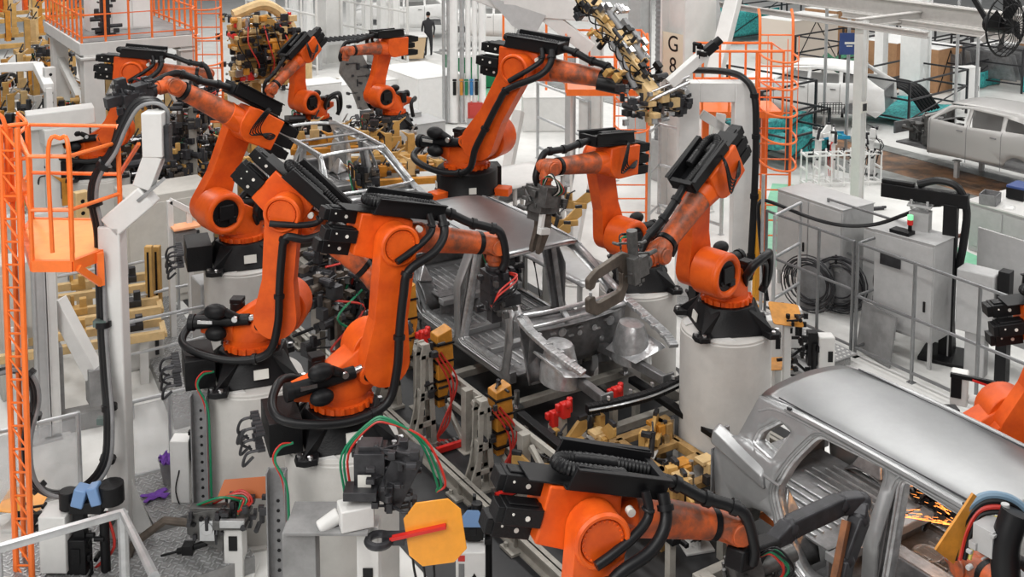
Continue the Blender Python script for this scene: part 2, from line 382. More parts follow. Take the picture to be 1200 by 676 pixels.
    if hose_side:
        h = MB(); h.tube(catmull([H((.30, -.20, .30)), H((.34, -.26, .17)), H((.24, -.33, .06)), H((.08, -.38, -.06)), H((-.03, -.40, -.14))], 6), .034*S, 10)
        for q in (H((.33, -.25, .20)),): h.ring(q, H((.33, -.25, .3))-q, .036*S, .012*S, 14)
        h.build('elbow_hose', HOSE, rb)
        h = MB(); P = [H((.44, -.20, .30)), H((.47, -.28, .14)), H((.36, -.37, -.02)), Lk((.08, -.42, L-.22)), Lk((.05, -.42, L-.45)), Lk((.05, -.42, L-.8)), Lk((.06, -.43, -.02)), Ax((.30, -.44, .42)), Ax((-.02, -.44, .33)), Ax((-.40, -.40, .36)), Ax((-.68, -.26, .42)), Ax((-.70, -.06, .50)), Ax((-.56, .12, .60)), Ax((-.36, .24, .5)), Ax((-.40, .26, .2))]
        h.tube(catmull(P, 6), .043*S, 12)
        Q = catmull(P, 6)
        for i in (3, 19, 31, 45): d = (Q[i+1]-Q[i]).normalized(); h.cyl(Q[i]-d*.02, Q[i]+d*.02, .058*S, n=12)
        h.build('link_hose', HOSE, rb)
        h = MB(); h.cyl(H((.24, -.16, .14)), H((.24, -.21, .14)), .03*S, n=12); h.build('calibration_cap', STICK, rb)
    else:
        h = MB(); h.tube(catmull([Ax((-.12, .16, .55)), Ax((-.05, .34, .80)), Ax((-.30, .36, .88)), Ax((-.52, .26, .80)), Ax((-.60, .2, .5)), Ax((-.54, .15, .3))], 6), .05*S, 12)
        h.tube(catmull([Ax((-.10, .2, .52)), Ax((-.05, .27, .70)), Ax((-.26, .30, .78)), Ax((-.44, .26, .70)), Ax((-.52, .2, .4))], 6), .035*S, 10)
        h.build('base_hose', HOSE, rb)
        h = MB(); rr = random.Random(5)
        cs = []
        for i in range(5):
            h.tube(catmull([H((-.12, .16, .28)), H((-.04+.02*i, .27+.01*i, .24)), H((-.02+.025*i, .28, .0-.03*i)), H((-.20, .25, -.08+.02*i)), H((-.38, .16, .0))], 5), .010, 6)
        h.each('motor_cable', HOSE, rb)
    # tool
    if tool:
        T = FM @ Matrix.Translation((.215, 0, 0))
        tool_builder(rb, T, tool)
    return rb
def knobs(mb, rr, n, c, s, lo=.02, hi=.07, kinds='bc'):
    for i in range(n):
        p = Vector(c)+Vector(((rr.random()-.5)*s[0], (rr.random()-.5)*s[1], (rr.random()-.5)*s[2])); d = [lo+(hi-lo)*rr.random() for _ in range(3)]
        if n >= 9 and max(s) > .35 and i % 2 == 0:
            a = Vector((Vector(c).x, Vector(c).y, p.z)) if s[2] >= max(s[0], s[1]) else (Vector((p.x, Vector(c).y, Vector(c).z)) if s[0] >= s[1] else Vector((Vector(c).x, p.y, Vector(c).z)))
            mb.bar(p, a, .022)
        if rr.random() < .6: mb.box(p, d)
        else:
            q = Vector(((d[0]), 0, 0)) if rr.random() < .4 else Vector((0, 0, d[2])) if rr.random() < .5 else Vector((0, d[1], 0)); mb.cyl(p-q, p+q, d[1]*.4, n=8)
def tool_builder(rb, T, kind):
    rr = random.Random(sum(map(ord, kind)))
    if kind in ('gun', 'bigc'):
        g = MB(); g.M = T; g.cyl((0, 0, 0), (.05, 0, 0), .10, n=16); g.box((.16, 0, 0), (.22, .18, .22)); g.box((.30, .0, .02), (.10, .26, .30)); g.cyl((.2, 0, .1), (.2, 0, .42), .06, n=14)
        knobs(g, rr, 16, (.2, 0, .05), (.34, .3, .45))
        gb = g.build('weld_gun', GGREY, rb, bevel=.004)
        g = MB(); g.M = T
        s = 1.0 if kind == 'gun' else 1.2
        g.prism(rnd([(.28*s, -.12*s), (.36*s, -.24*s), (.72*s, -.24*s), (.82*s, -.18*s), (.82*s, -.05*s), (.73*s, -.05*s), (.73*s, -.11*s), (.69*s, -.14*s), (.40*s, -.14*s), (.36*s, -.10*s), (.36*s, .02), (.28*s, .02)], .03), .06, Matrix.Translation((0, .03, 0)) @ Matrix.Rotation(R(90), 4, 'X'))
        g.prism(rnd([(.25*s, .0), (.25*s, .16*s), (.34*s, .20*s), (.68*s, .17*s), (.80*s, .12*s), (.80*s, .02*s), (.73*s, .02*s), (.70*s, .08*s), (.40*s, .10*s), (.34*s, .0)], .03), .06, Matrix.Translation((0, .03, 0)) @ Matrix.Rotation(R(90), 4, 'X'))
        g.each('electrode_arm', BROWN, gb, bevel=.006)
        g = MB(); g.M = T; g.cyl((.765*s, 0, -.06*s), (.765*s, 0, -.015), .016, n=8); g.cyl((.765*s, 0, .03*s), (.765*s, 0, .005), .016, n=8); g.each('electrode_tip', STEEL, gb)
        for m_, k in ((REDH, 0), (GREENH, 1), (HOSE, 2)):
            g = MB(); g.M = T
            for j in range(2): g.hose([(.02, -.1+.03*j, .1), (-.02-.03*k, -.18-.02*k, .16+.04*j), (.12, -.20-.02*k, .22+.03*k), (.26, -.12, .18), (.28+.03*j, -.1, .05)], .009, 6)
            g.each('gun_hose', m_, gb)
    elif kind == 'compact':
        g = MB(); g.M = T; g.cyl((0, 0, 0), (.05, 0, 0), .10, n=16); g.box((.16, 0, 0), (.22, .22, .24)); g.box((.34, .03, -.02), (.20, .26, .16)); g.box((.36, -.10, .12), (.12, .12, .20)); g.box((.52, .03, .0), (.20, .12, .12)); knobs(g, rr, 26, (.28, 0, 0), (.50, .36, .36), .03, .09)
        gb = g.build('weld_gun', DGREY, rb, bevel=.006)
        g = MB(); g.M = T; knobs(g, rr, 10, (.30, -.12, 0), (.45, .2, .3), .02, .06); g.build('valve_block', GGREY, gb)
        for m_, k in ((REDH, 0), (REDH, 1), (HOSE, 2), (HOSE, 3)):
            g = MB(); g.M = T; g.hose([(.08, -.08, .10), (.06+.04*k, -.26, .12), (.16+.05*k, -.30, -.10-.02*k), (.34, -.22, -.14), (.40, -.05, -.08)], .010, 6); g.build('gun_hose', m_, gb)
    elif kind == 'hang':
        g = MB(); g.M = T; g.cyl((0, 0, 0), (.06, 0, 0), .10, n=16); g.box((.20, 0, 0), (.30, .30, .34)); g.box((.12, .18, .10), (.26, .14, .22)); g.box((.36, -.05, -.02), (.22, .22, .22)); g.box((.14, -.20, -.06), (.20, .16, .26)); knobs(g, rr, 22, (.22, 0, 0), (.42, .42, .46), .03, .09)
        gb = g.build('weld_gun', GGREY, rb, bevel=.006)
        for y in (-.05, .07):
            g = MB(); g.M = T; g.prism(rnd([(.30, -.08), (.55, -.12), (.85, -.02), (.88, .05), (.80, .06), (.56, .02), (.32, .06)], .02), .06, Matrix.Translation((0, y+.03, 0)) @ Matrix.Rotation(R(90), 4, 'X')); g.build('electrode_arm', BROWN, gb, bevel=.006)
        g = MB(); g.M = T; g.box((.45, .12, .1), (.2, .06, .06)); g.box((.56, .16, .08), (.08, .08, .16)); g.build('pale_clamp', WHITE, gb, bevel=.005)
        for m_, k in ((REDH, 0), (GREENH, 1), (HOSE, 2), (STICK, 3), (HOSE, 4)):
            g = MB(); g.M = T; g.hose([(.05, .05, .10), (-.10-.02*k, .12+.03*k, .18), (-.12, .28+.02*k, .12+.02*k), (.02, .32, -.02+.03*k), (.14, .18, .0+.03*k)], .010, 6); g.build('gun_hose', m_, gb)
    elif kind == 'grip':
        g = MB(); g.M = T; g.cyl((0, 0, 0), (.06, 0, 0), .10, n=16); g.box((.12, 0, 0), (.14, .24, .24)); g.box((.24, .0, 0), (.10, .14, .7)); knobs(g, rr, 26, (.22, 0, 0), (.3, .3, .8))
        gb = g.build('gripper_frame', GGREY, rb, bevel=.004)
        g = MB(); g.M = T
        for z in (-.3, .0, .3): g.box((.42, 0, z), (.28, .05, .06)); g.box((.55, .04, z), (.05, .12, .12))
        g.each('gripper_finger', BROWN, gb, bevel=.004)
        for m_, k in ((REDH, 0), (GREENH, 1), (HOSE, 2)):
            g = MB(); g.M = T
            for j in range(3): g.hose([(.02, .1, -.1+.1*j), (.05, .25+.03*k, -.1), (.2, .28+.02*k, .1*j), (.3, .1, .1*j+.1*k)], .012, 6)
            g.each('gripper_hose', m_, gb)
# ---------------------------------------------------------------- bare car bodies
def xs(z, y=0):
    b = .93-.10*max(0, (abs(y+.9)-1.5))**1.5
    if z > .95: b -= (z-.95)*.45
    if z < .2: b -= (.2-z)*.15
    return b
def side_sheet(outline, holes, s, d=0.0):
    bm = bmesh.new(); es = []
    for L in [outline]+holes:
        vs = [bm.verts.new((0, p[0], p[1])) for p in L]
        for i in range(len(vs)): es.append(bm.edges.new((vs[i-1], vs[i])))
    bmesh.ops.triangle_fill(bm, use_beauty=True, use_dissolve=False, edges=es)
    for z in (.1, .2, .4, .6, .8, .95, 1.05, 1.15, 1.25, 1.35, 1.45, 1.52): bmesh.ops.bisect_plane(bm, geom=bm.verts[:]+bm.edges[:]+bm.faces[:], plane_co=(0, 0, z), plane_no=(0, 0, 1))
    for q in range(-7, 3): bmesh.ops.bisect_plane(bm, geom=bm.verts[:]+bm.edges[:]+bm.faces[:], plane_co=(0, q*.42, 0), plane_no=(0, 1, 0))
    bm.verts.index_update()
    m = MB(); m.add([Vector((s*(xs(v.co.z, v.co.y)-d), v.co.y, v.co.z)) for v in bm.verts], [tuple(v.index for v in f.verts) for f in bm.faces]); bm.free()
    return m
def shrink(poly, k):
    c = Vector((sum(p[0] for p in poly)/len(poly), sum(p[1] for p in poly)/len(poly))); out = []; n = len(poly)
    for i in range(n):
        a = Vector(poly[i-1]); b = Vector(poly[i]); e = Vector(poly[(i+1) % n]); t = (e-a).normalized(); nn = Vector((t.y, -t.x))
        if nn.dot(c-b) < 0: nn = -nn
        out.append(tuple(b+nn*k))
    return out
FRONT = [(-.68, .15), (.46, .15), (.54, .45), (.60, .85), (.50, 1.06), (-.04, 1.48), (-.64, 1.52)]
REAR = [(-1.10, .15), (-1.80, .15), (-2.06, .42), (-2.22, .80), (-2.08, 1.18), (-1.88, 1.50), (-1.05, 1.53)]
QUART = [(-2.28, 1.08), (-2.58, 1.12), (-2.56, 1.26), (-2.34, 1.45), (-2.14, 1.40)]
FRONT2 = [(-.93, .15)]+FRONT[1:-1]+[(-.91, 1.525)]
REARL = [(-.82, .15), (-1.85, .15), (-2.15, .42), (-2.40, .80), (-2.34, 1.14), (-2.0, 1.48), (-.85, 1.51)]
def arch(c, r, a0, a1, n=10): return [(c[0]+r*math.cos(R(a0+(a1-a0)*i/n)), c[1]+r*math.sin(R(a0+(a1-a0)*i/n))) for i in range(n+1)]
OUT = [(.02, 1.585), (.74, 1.02), (.74, .6), (.66, .25), (.60, .0), (-1.86, .0)]+arch((-2.30, .12), .44, -16, 196)[0:11]+[(-2.86, .14), (-3.04, .30), (-3.10, .80), (-3.0, 1.0), (-2.78, 1.12), (-2.66, 1.55), (-2.30, 1.60)]
def car_body(loc, label, rz=math.pi, roof=True, front=True, long_door=False, tail=True, group='bare silver car bodies on the line', left=True):
    c = thing('car_body', label, 'car body', loc, rz, group)
    bp = -.74 if long_door else -1.0
    holes = [rnd(FRONT if long_door else FRONT2, .09), rnd(REARL if long_door else REAR, .10)]+([] if long_door else [rnd(QUART, .05)])
    for s in (1, -1):
        sp = side_sheet(OUT, [h for h in holes], s).build('side_panel', BODY if roof else BODYL, c, solid=.022)
        f = MB()
        for h in holes:
            n = len(h); h2 = shrink(h, .035); h3 = shrink(h, .05); h4 = shrink(h, .012)
            A_ = [Vector((s*(xs(p[1], p[0])-.0), p[0], p[1])) for p in h]; D_ = [Vector((s*(xs(p[1], p[0])-.035), p[0], p[1])) for p in h4]; B_ = [Vector((s*(xs(p[1], p[0])-.045), p[0], p[1])) for p in h2]; E_ = [Vector((s*(xs(p[1], p[0])-.12), p[0], p[1])) for p in h3]
            f.add(A_+D_+B_+E_, [(k*n+i, k*n+(i+1) % n, (k+1)*n+(i+1) % n, (k+1)*n+i) for i in range(n) for k in range(3)])
        f.build('door_aperture_flange', BODYL, sp, solid=.006)
        f = MB()
        for h in holes[:2]: f.tube([Vector((s*(xs(p[1], p[0])+.012), p[0], p[1])) for p in shrink(h, -.035)], .012, 6, closed=True)
        f.tube([Vector((s*(xs(z, y)+.006), y, z)) for y, z in catmull_2([(.1, 1.52), (-1, 1.53), (-2.3, 1.52), (-2.62, 1.42)])], .014, 6)
        f.tube([Vector((s*(xs(z, y)+.008), y, z)) for y, z in catmull_2([(-2.1, .93), (-2.5, .95), (-3.0, .92)])], .016, 6)
        f.build('pressed_edge', BODY, sp)
        # inner pillars and sill box
        f = MB()
        f.hull([(s*(xs(z, y)-.13), y+dy, z) for (y, z) in ((bp, .15), (bp+.02, 1.46)) for dy in (-.05, .05)]+[(s*(xs(z, y)-.03), y+dy, z) for (y, z) in ((bp, .15), (bp+.02, 1.46)) for dy in (-.06, .06)])
        f.box((s*.86, -.6, .09), (.12, 2.5, .16))
        f.build('inner_pillar', BODYD, c, bevel=.01)
        f = MB(); f.tube(catmull([(s*.66, -.02, 1.52), (s*.72, .30, 1.32), (s*.80, .62, 1.10), (s*.84, .80, 1.0)], 5), [.045]*15+[.06], 8); f.build('windscreen_pillar', BODYL, c)
        f = MB(); f.tube(catmull([(s*.655, .0, 1.545), (s*.665, -1.0, 1.575), (s*.66, -2.0, 1.57), (s*.62, -2.56, 1.50)], 5), .035, 8); f.build('roof_rail', BODY, c)
    if tail:
        for s in (1, -1):
            f = MB(); f.hull([(s*.80, -3.11, 1.12), (s*.93, -3.07, 1.08), (s*.95, -3.09, .93), (s*.80, -3.13, .95), (s*.88, -2.32, 1.02), (s*.985, -2.30, .94), (s*.975, -2.27, .80), (s*.90, -2.30, .80), (s*.97, -2.7, 1.02)]); f.build('tail_shoulder', BODY, c, bevel=.03, seg=3)
            f = MB(); f.box((s*.80, -3.1, .6), (.22, .02, .5)); f.box((s*.70, -3.09, .55), (.05, .04, 1.0)); f.each('tail_panel', BODYD, c, bevel=.008)
    f = MB(); f.box((0, -3.08, .45), (1.6, .06, .35)); f.box((0, -3.02, .64), (1.5, .14, .05)); f.build('rear_cross_panel', BODYD, c, bevel=.01)
    # header beams
    f = MB(); f.tube(catmull([(-.66, .0, 1.53), (-.3, .05, 1.565), (.3, .05, 1.565), (.66, .0, 1.53)], 5), .035, 8); f.build('windscreen_header', BODYL, c)
    f = MB(); f.tube(catmull([(-.62, -2.56, 1.5), (-.3, -2.64, 1.53), (.3, -2.64, 1.53), (.62, -2.56, 1.5)], 5), .035, 8); f.build('tailgate_header', BODYL, c)
    f = MB(); f.bar((-.64, -1.25, 1.55), (.64, -1.25, 1.55), .12, .02); f.bar((-.64, -.7, 1.55), (.64, -.7, 1.55), .10, .02); f.each('roof_bow', BODYD, c)
    if roof:
        f = MB()
        def rf(u, v):
            y = .05-2.72*v; x = (-.66+1.32*u); k = 1-(2*u-1)**2
            return Vector((x*(1-.05*max(0, v-.8)*5), y+.06*k*(1 if v < .5 else -1), 1.560+.045*(k**.6)+.022*math.sin(math.pi*min(1, v*1.05))-.05*max(0, v-.85)*6*.4))
        f.grid(16, 22, rf); f.build('roof_panel', ROOFM, c, solid=.012)
        f = MB()
        for s in (-1, 1):
            f.tube([Vector((s*.60, y*.1-2.45, 1.600)) for y in range(0, 24)], .008, 5)
        for i in range(9): f.box(((-.665 if i % 2 else .665), -.25-.25*i, 1.585), (.02, .05, .03))
        f.each('roof_ditch_joint', DGREY, c)
    # floor
    f = MB(); f.box((0, -.55, .13), (1.62, 2.5, .02)); f.box((0, -2.35, .40), (1.4, 1.35, .02)); f.box((0, -1.68, .27), (1.4, .03, .27)); f.build('floor_pan', BODYD, c)
    f = MB(); f.hull([(x, y, z) for y in (.75, -1.7) for x, z in ((-.17, .13), (.17, .13), (-.10, .33), (.10, .33))]); f.build('tunnel', BODYD, c, bevel=.02)
    f = MB()
    for y in (-.1, -.85): f.box((-.47, y, .18), (.62, .12, .09)); f.box((.47, y, .18), (.62, .12, .09))
    f.box((0, -1.62, .36), (1.45, .16, .09)); f.each('seat_crossmember', BODY, c, bevel=.012)
    f = MB(); rr = random.Random(11)
    for s in (-1, 1):
        for k in range(5):
            x = s*(.24+.12*k)
            for (y0, y1) in ((.05, .50), (-.70, -.28), (-1.5, -1.05)): f.bar((x, y0, .147), (x, y1-.1*rr.random(), .147), .022, .016)
        for k in range(6): x = s*(.08+.11*k); f.bar((x, -1.9, .417), (x, -2.5-.3*rr.random(), .417), .022, .016)
        for k in range(4): f.bar((s*(.3+.1*k), -1.3+.1*k, .15), (s*(.36+.1*k), -1.3+.1*k, .15), .02, .03)
    f.each('floor_rib', BODYL, c)
    f = MB(); f.ring((-.42, -1.38, .147), (0, 0, 1), .14, .014); f.cyl((-.42, -1.38, .14), (-.42, -1.38, .146), .13, n=20); f.build('floor_hole_rim', BODYL, c)
    for s in (-1, 1):
        f = MB(); f.grid(8, 8, lambda u, v: Vector((s*(.58+.26*v), -2.30+.42*math.cos(math.pi*(u)), .15+.42*math.sin(math.pi*u)*(1-.15*(1-v)) if 1 else 0))); f.build('rear_wheelhouse', BODYD, c, solid=.012)
        f = MB(); f.hull([(s*.58, -2.5, .5), (s*.58, -2.1, .5), (s*.84, -2.5, .55), (s*.84, -2.1, .55), (s*.70, -2.35, .80), (s*.70, -2.2, .80)]); f.build('damper_mount', BODYL, c, bevel=.02)
    if front:
        # cowl, bulkhead
        f = MB(); f.tube(catmull([(-.84, .78, 1.0), (-.4, .92, 1.03), (.4, .92, 1.03), (.84, .78, 1.0)], 6), .03, 8); f.tube(catmull([(-.84, .98, .90), (-.4, 1.06, .93), (.4, 1.06, .93), (.84, .98, .90)], 6), .028, 8)
        for x in (-.8, -.27, .22, .8): f.bar((x, .84+.05*(abs(x) < .5), 1.01), (x, 1.03, .92), .07, .03)
        f.build('cowl_beam', BODYL, c)
        f = MB(); f.grid(16, 4, lambda u, v: Vector(((2*u-1)*.80, .84+.16*v+.08*(1-(2*u-1)**2), .965-.12*math.sin(math.pi*v*.5)))); f.build('cowl_trough', BODYD, c, solid=.012)
        f = MB(); f.grid(18, 8, lambda u, v: Vector(((2*u-1)*.80, .98+.05*math.sin(u*19)*.3-.12*v*v+.03*math.cos(u*31+v*9)*.3, .92-.72*v))); f.build('bulkhead', BODYD, c, solid=.014)
        f = MB()
        for x, z, r_ in ((-.52, .72, .06), (-.25, .68, .035), (.0, .66, .03), (.3, .74, .055), (.55, .62, .04), (.12, .45, .05), (-.4, .48, .03)): f.ring((x, 1.02-.12*((.92-z)/.72)**2, z), (0, 1, 0), r_, .010, 14, 5); f.cyl((x, 1.0, z), (x, 1.025-.12*((.92-z)/.72)**2, z), r_*.8, n=12)
        for i in range(9): f.box((-.6+.15*i, 1.01, .84-.09*(i % 3)), (.08, .03, .02))
        f.each('bulkhead_pressing', BODYL, c)
        for s in (-1, 1):
            f = MB(); f.lathe([(.245, .28), (.23, .48), (.17, .74), (.15, .80), (.09, .81)], (s*.60, 1.26, 0), 20); f.build('strut_tower', BODYL, c)
            f = MB(); f.hull([(s*.36, 1.05, .38), (s*.36, 1.55, .42), (s*.82, 1.02, .60), (s*.84, 1.60, .56), (s*.45, 1.05, .42), (s*.45, 1.5, .44), (s*.82, 1.05, .64), (s*.82, 1.55, .60)]); f.build('wheelhouse', BODYL, c, bevel=.015)
            f = MB(); P = catmull([(s*.84, .80, .98), (s*.86, 1.05, .90), (s*.84, 1.35, .82), (s*.80, 1.62, .76), (s*.74, 1.80, .70)], 5)
            for a, b in zip(P, P[1:]): f.bar(a, b, .12, .06)
            for i in range(5): f.box((s*(.84-.02*i), .95+.17*i, .925-.04*i), (.10, .05, .05))
            f.build('upper_rail', BODYL, c, bevel=.008)
            f = MB(); f.bar((s*.46, .85, .30), (s*.47, 1.30, .36), .11, .14); f.bar((s*.47, 1.30, .36), (s*.50, 1.92, .34), .10, .13); f.box((s*.50, 1.92, .34), (.2, .03, .22)); f.bar((s*.60, .75, .05), (s*.48, 1.1, .28), .16, .12); f.build('front_rail', BODYD, c, bevel=.012)
            f = MB(); f.grid(8, 6, lambda u, v: Vector((s*(.62+.24*v), 1.05-.28*u-.06*math.sin(math.pi*v), .15+.75*u-.0*v))); f.build('dash_side', BODYD, c, solid=.014)
        f = MB(); P = catmull([(-.82, 1.93, .33), (-.5, 2.01, .35), (0, 2.06, .36), (.5, 2.01, .35), (.82, 1.93, .33)], 6)
        for a, b in zip(P, P[1:]): f.bar(a, b, .07, .12)
        f.build('bumper_beam', PLAST if front == 2 else DGREY, c, bevel=.01)
        f = MB(); f.tube(catmull([(-.82, 1.97, .34), (-.5, 2.05, .36), (0, 2.10, .37), (.5, 2.05, .36), (.82, 1.97, .34)], 6), .014, 6)
        for x in (-.5, -.15, .2, .55): f.cyl((x, 2.0, .42), (x, 2.0, .46), .02, n=8)
        f.build('beam_weld_bead', BODYL, c)
    if front:
        bpy.context.view_layer.update()
        for ch in [o for o in COL.objects if o.parent == c]:
            if ch.name.split('.')[0] in ('strut_tower', 'wheelhouse', 'upper_rail', 'front_rail', 'bumper_beam', 'beam_weld_bead'):
                for v in ch.data.vertices:
                    if v.co.y > .9: v.co.y = .9+(v.co.y-.9)*1.33
    return c
def catmull_2(p): return [(q.x, q.y) for q in catmull([(a, b, 0) for a, b in p], 6)]
# ---------------------------------------------------------------- plant kit: railings, ladders, fixtures
def railing(name, label, cat, pts, h, zs, m, r=.022, z0=0, posts=True, panel=None, group=None, toe=0, extra=0):
    t = thing(name, label, cat, (pts[0][0], pts[0][1], z0), 0, group); o = Vector((pts[0][0], pts[0][1], 0))
    P = [Vector((p[0], p[1], 0))-o for p in pts]
    b = MB()
    for z in zs:
        b.tube([a+Vector((0, 0, z)) for a in P], r*.9, 8)
    if toe:
        for a, q in zip(P, P[1:]): b.bar(a+Vector((0, 0, toe/2)), q+Vector((0, 0, toe/2)), .01, toe)
    b.each('rail', m, t)
    if posts:
        full = []
        for a, q in zip(P, P[1:]):
            n = max(1, int(round((q-a).length/1.2))) if extra else 1
            full += [a.lerp(q, k/n) for k in range(n)]
        full.append(P[-1])
        for p in full:
            b = MB(); b.cyl(p, p+Vector((0, 0, h)), r, n=8); b.box(p+Vector((0, 0, .006)), (.10, .10, .012)); b.build('post', m, t)
    if panel:
        for a, q in zip(P, P[1:]):
            b = MB(); b.bar(a.lerp(q, .03)+Vector((0, 0, h*.5)), a.lerp(q, .97)+Vector((0, 0, h*.5)), .012, h*.86); b.build('panel', panel, t)
    return t
def cage_ladder(label, x, y, z0, z1, rz, w=.62, hoop0=2.2, m=None, step=.3, group='orange caged ladders', deep=.75, hs=.8):
    m = m or RAILO; t = thing('caged_ladder', label, 'ladder', (x, y, z0), rz, group); H = z1-z0
    for s in (-1, 1): b = MB(); b.tube([(s*w/2, 0, 0), (s*w/2, 0, H), (s*w/2, .05, H+.25), (s*w/2, .2, H+.38)], .028, 8); b.build('stile', m, t)
    b = MB(); z = .25
    while z < H: b.cyl((-w/2, 0, z), (w/2, 0, z), .016, n=6); z += step
    b.each('rung', m, t)
    z = hoop0
    b = MB()
    while z < H+.05:
        b.tube([(w/2*math.cos(a) if 0 else (w/2+.08*math.sin(a))*math.cos(a), -deep*math.sin(a), z) for a in [math.pi*i/14 for i in range(15)]], .02, 6); z += hs
    if b.v: b.each('hoop', m, t)
    for k in (3, 7, 11):
        a = math.pi*k/14; b = MB(); p = ((w/2+.08*math.sin(a))*math.cos(a), -deep*math.sin(a)); 
        if H > hoop0: b.bar((p[0], p[1], hoop0), (p[0], p[1], H), .04, .008); b.build('cage_strap', m, t)
    return t
def clampstand(label, x, y, z0, rz, h=1.1, var=0, group='ochre clamping fixtures', foot=True, cm=None, pm=None, cat='fixture', name='clamp_stand'):
    t = thing(name, label, cat, (x, y, z0), rz, group); rr = random.Random(int(x*37+y*91+var))
    cm = cm or TAN; pm = pm or WHITE
    b = MB()
    if foot: b.box((0, 0, .015), (.34, .34, .03)); b.hull([(-.14, -.02, .03), (.14, -.02, .03), (-.14, .02, .03), (.14, .02, .03), (-.05, -.02, .35), (.05, -.02, .35), (-.05, .02, .35), (.05, .02, .35)])
    b.box((0, 0, h/2), (.12, .12, h-.0)); b.box((0, 0, h), (.20, .20, .03)); b.build('post', pm, t, bevel=.006)
    b = MB(); b.prism(rnd([(-.10, 0), (.12, 0), (.42, .20), (.42, .32), (.30, .34), (.10, .16), (-.10, .16)], .02), .05, Matrix.Translation((0, .025, h)) @ Matrix.Rotation(R(90), 4, 'X'))
    b.box((-.04, .06, h+.18), (.14, .08, .22)); b.box((.2, -.07, h+.10), (.24, .06, .10)); b.build('clamp_bracket', cm, t, bevel=.006)
    b = MB(); b.cyl((-.10, -.06, h+.02), (-.02, -.06, h+.30), .035, n=10); b.box((.36, .0, h+.36), (.12, .05, .05)); b.cyl((-.02, -.06, h+.30), (.10, -.02, h+.36), .014, n=6); b.box((-.12, .0, h+.3), (.06, .12, .06)); b.build('clamp_cylinder', DGREY, t, bevel=.004)
    b = MB()
    for i in range(3): b.hose([(-.1, .02*i, h+.05), (-.22-.04*i, .05, h-.1*rr.random()), (-.18, .05*i, h*.6), (-.08, .04*i, .1)], .010, 5)
    b.each('air_hose', (HOSE, REDH, HOSE)[var % 3], t)
    return t
def cabinet(label, x, y, rz, w, d, h, m=None, doors=2, z0=0, group=None, legs=0, name='control_cabinet', cat='cabinet', handle=True):
    t = thing(name, label, cat, (x, y, z0), rz, group); m = m or LGREY
    b = MB(); b.box((0, 0, legs+(h-legs)/2), (w, d, h-legs)); b.box((0, 0, h+.01), (w+.03, d+.03, .02)); b.build('housing', m, t, bevel=.008)
    if legs:
        for i in (-1, 1):
            for j in (-1, 1): b = MB(); b.bar((i*(w/2-.04), j*(d/2-.04), 0), (i*(w/2-.04), j*(d/2-.04), legs+.01), .05, .05); b.build('leg', m, t)
    for k in range(doors):
        b = MB(); ww = w/doors; b.box((-w/2+ww*(k+.5), -d/2-.01, legs+(h-legs)/2), (ww-.03, .02, h-legs-.08)); dr = b.build('door', m, t, bevel=.004)
        if handle:
            b = MB(); b.box((-w/2+ww*(k+.88), -d/2-.03, h*.5), (.03, .03, .16)); b.build('handle', BLACK, dr)
    return t
def beam_i(mb, p, q, w, h, t=.02):
    mb.bar(Vector(p)+Vector((0, 0, h/2-t/2)), Vector(q)+Vector((0, 0, h/2-t/2)), w, t); mb.bar(Vector(p)-Vector((0, 0, h/2-t/2)), Vector(q)-Vector((0, 0, h/2-t/2)), w, t); mb.bar(p, q, t, h)
def bearing(p, q): d = Vector(q)-Vector(p); return math.atan2(d.y, d.x)
# ---------------------------------------------------------------- floor
def slab(name, pts, z0, z1, m, struct=True):
    b = MB(); b.prism([(p[0], p[1]) for p in pts], z1-z0, Matrix.Translation((0, 0, z0))); o = b.build(name, m)
    if struct: structure(o)
    return o
FLOORW = mat('white_epoxy_floor', (.74, .74, .72), .35, noise=.14, nscale=1.2, spec=.4)
FLOORG = mat('green_floor_paint', (.22, .55, .36), .4, noise=.15)
PIT = mat('dark_pit_floor', (.030, .031, .034), .5, noise=.35, nscale=2)
slab('floor', [(-25, -10), (60, -10), (60, 75), (-25, 75)], -.3, 0, FLOORW)
slab('floor', [(5.3, 2), (10.9, 2), (10.9, 24), (5.3, 24)], 0, .006, PIT)
# ---------------------------------------------------------------- pedestals and robots
def pedestal(x, y, top, label, r=.575, group='white robot pedestals'):
    p = thing('robot_pedestal', label, 'pedestal', (x, y, 0), 0, group)
    m = MB(); m.lathe([(r+.07, 0), (r+.07, .03), (r-.0, .03), (r, .10), (r, top-.05), (r-.012, top-.04), (r-.012, top-.015), (r-.03, top)], n=56); m.build('drum', CREAM, p)
    m = MB()
    for x_ in (-1, 1):
        for y_ in (-1, 1): m.hull([(x_*.26, y_*.26, top), (x_*.46, y_*.24, top), (x_*.40, y_*.36, top), (x_*.24, y_*.44, top), (x_*.26, y_*.26, top+.012), (x_*.46, y_*.24, top+.012), (x_*.40, y_*.36, top+.012), (x_*.24, y_*.44, top+.012)])
    m.each('mounting_pad', WHITE, p)
    return p
RB = {}
ped_h = .012
def put(key, x, y, z, a1, p2, p3, label, ped=True, plabel=None, **kw):
    if ped: pedestal(x, y, z-ped_h, plabel)
    RB[key] = robot((x, y, z), R(a1), R(p2), R(p3), label, **kw)
put('R1', 4.38, 10.08, 1.85, -4, 7, -14, 'orange robot at front centre-left, arm held across the door opening of the middle car body', plabel='white drum pedestal under the front centre-left robot, green and red hoses down its left side', a5=R(-75), rz_base=R(-12), tool='compact')
put('R2', 4.12, 12.0, 1.80, -36, 5, -42, 'orange robot directly behind the front centre-left robot, cable tray slanting down to the right', plabel='white drum pedestal of the second robot, orange plate leaning at its left', a5=R(-30), rz_base=R(-12), tool='compact')
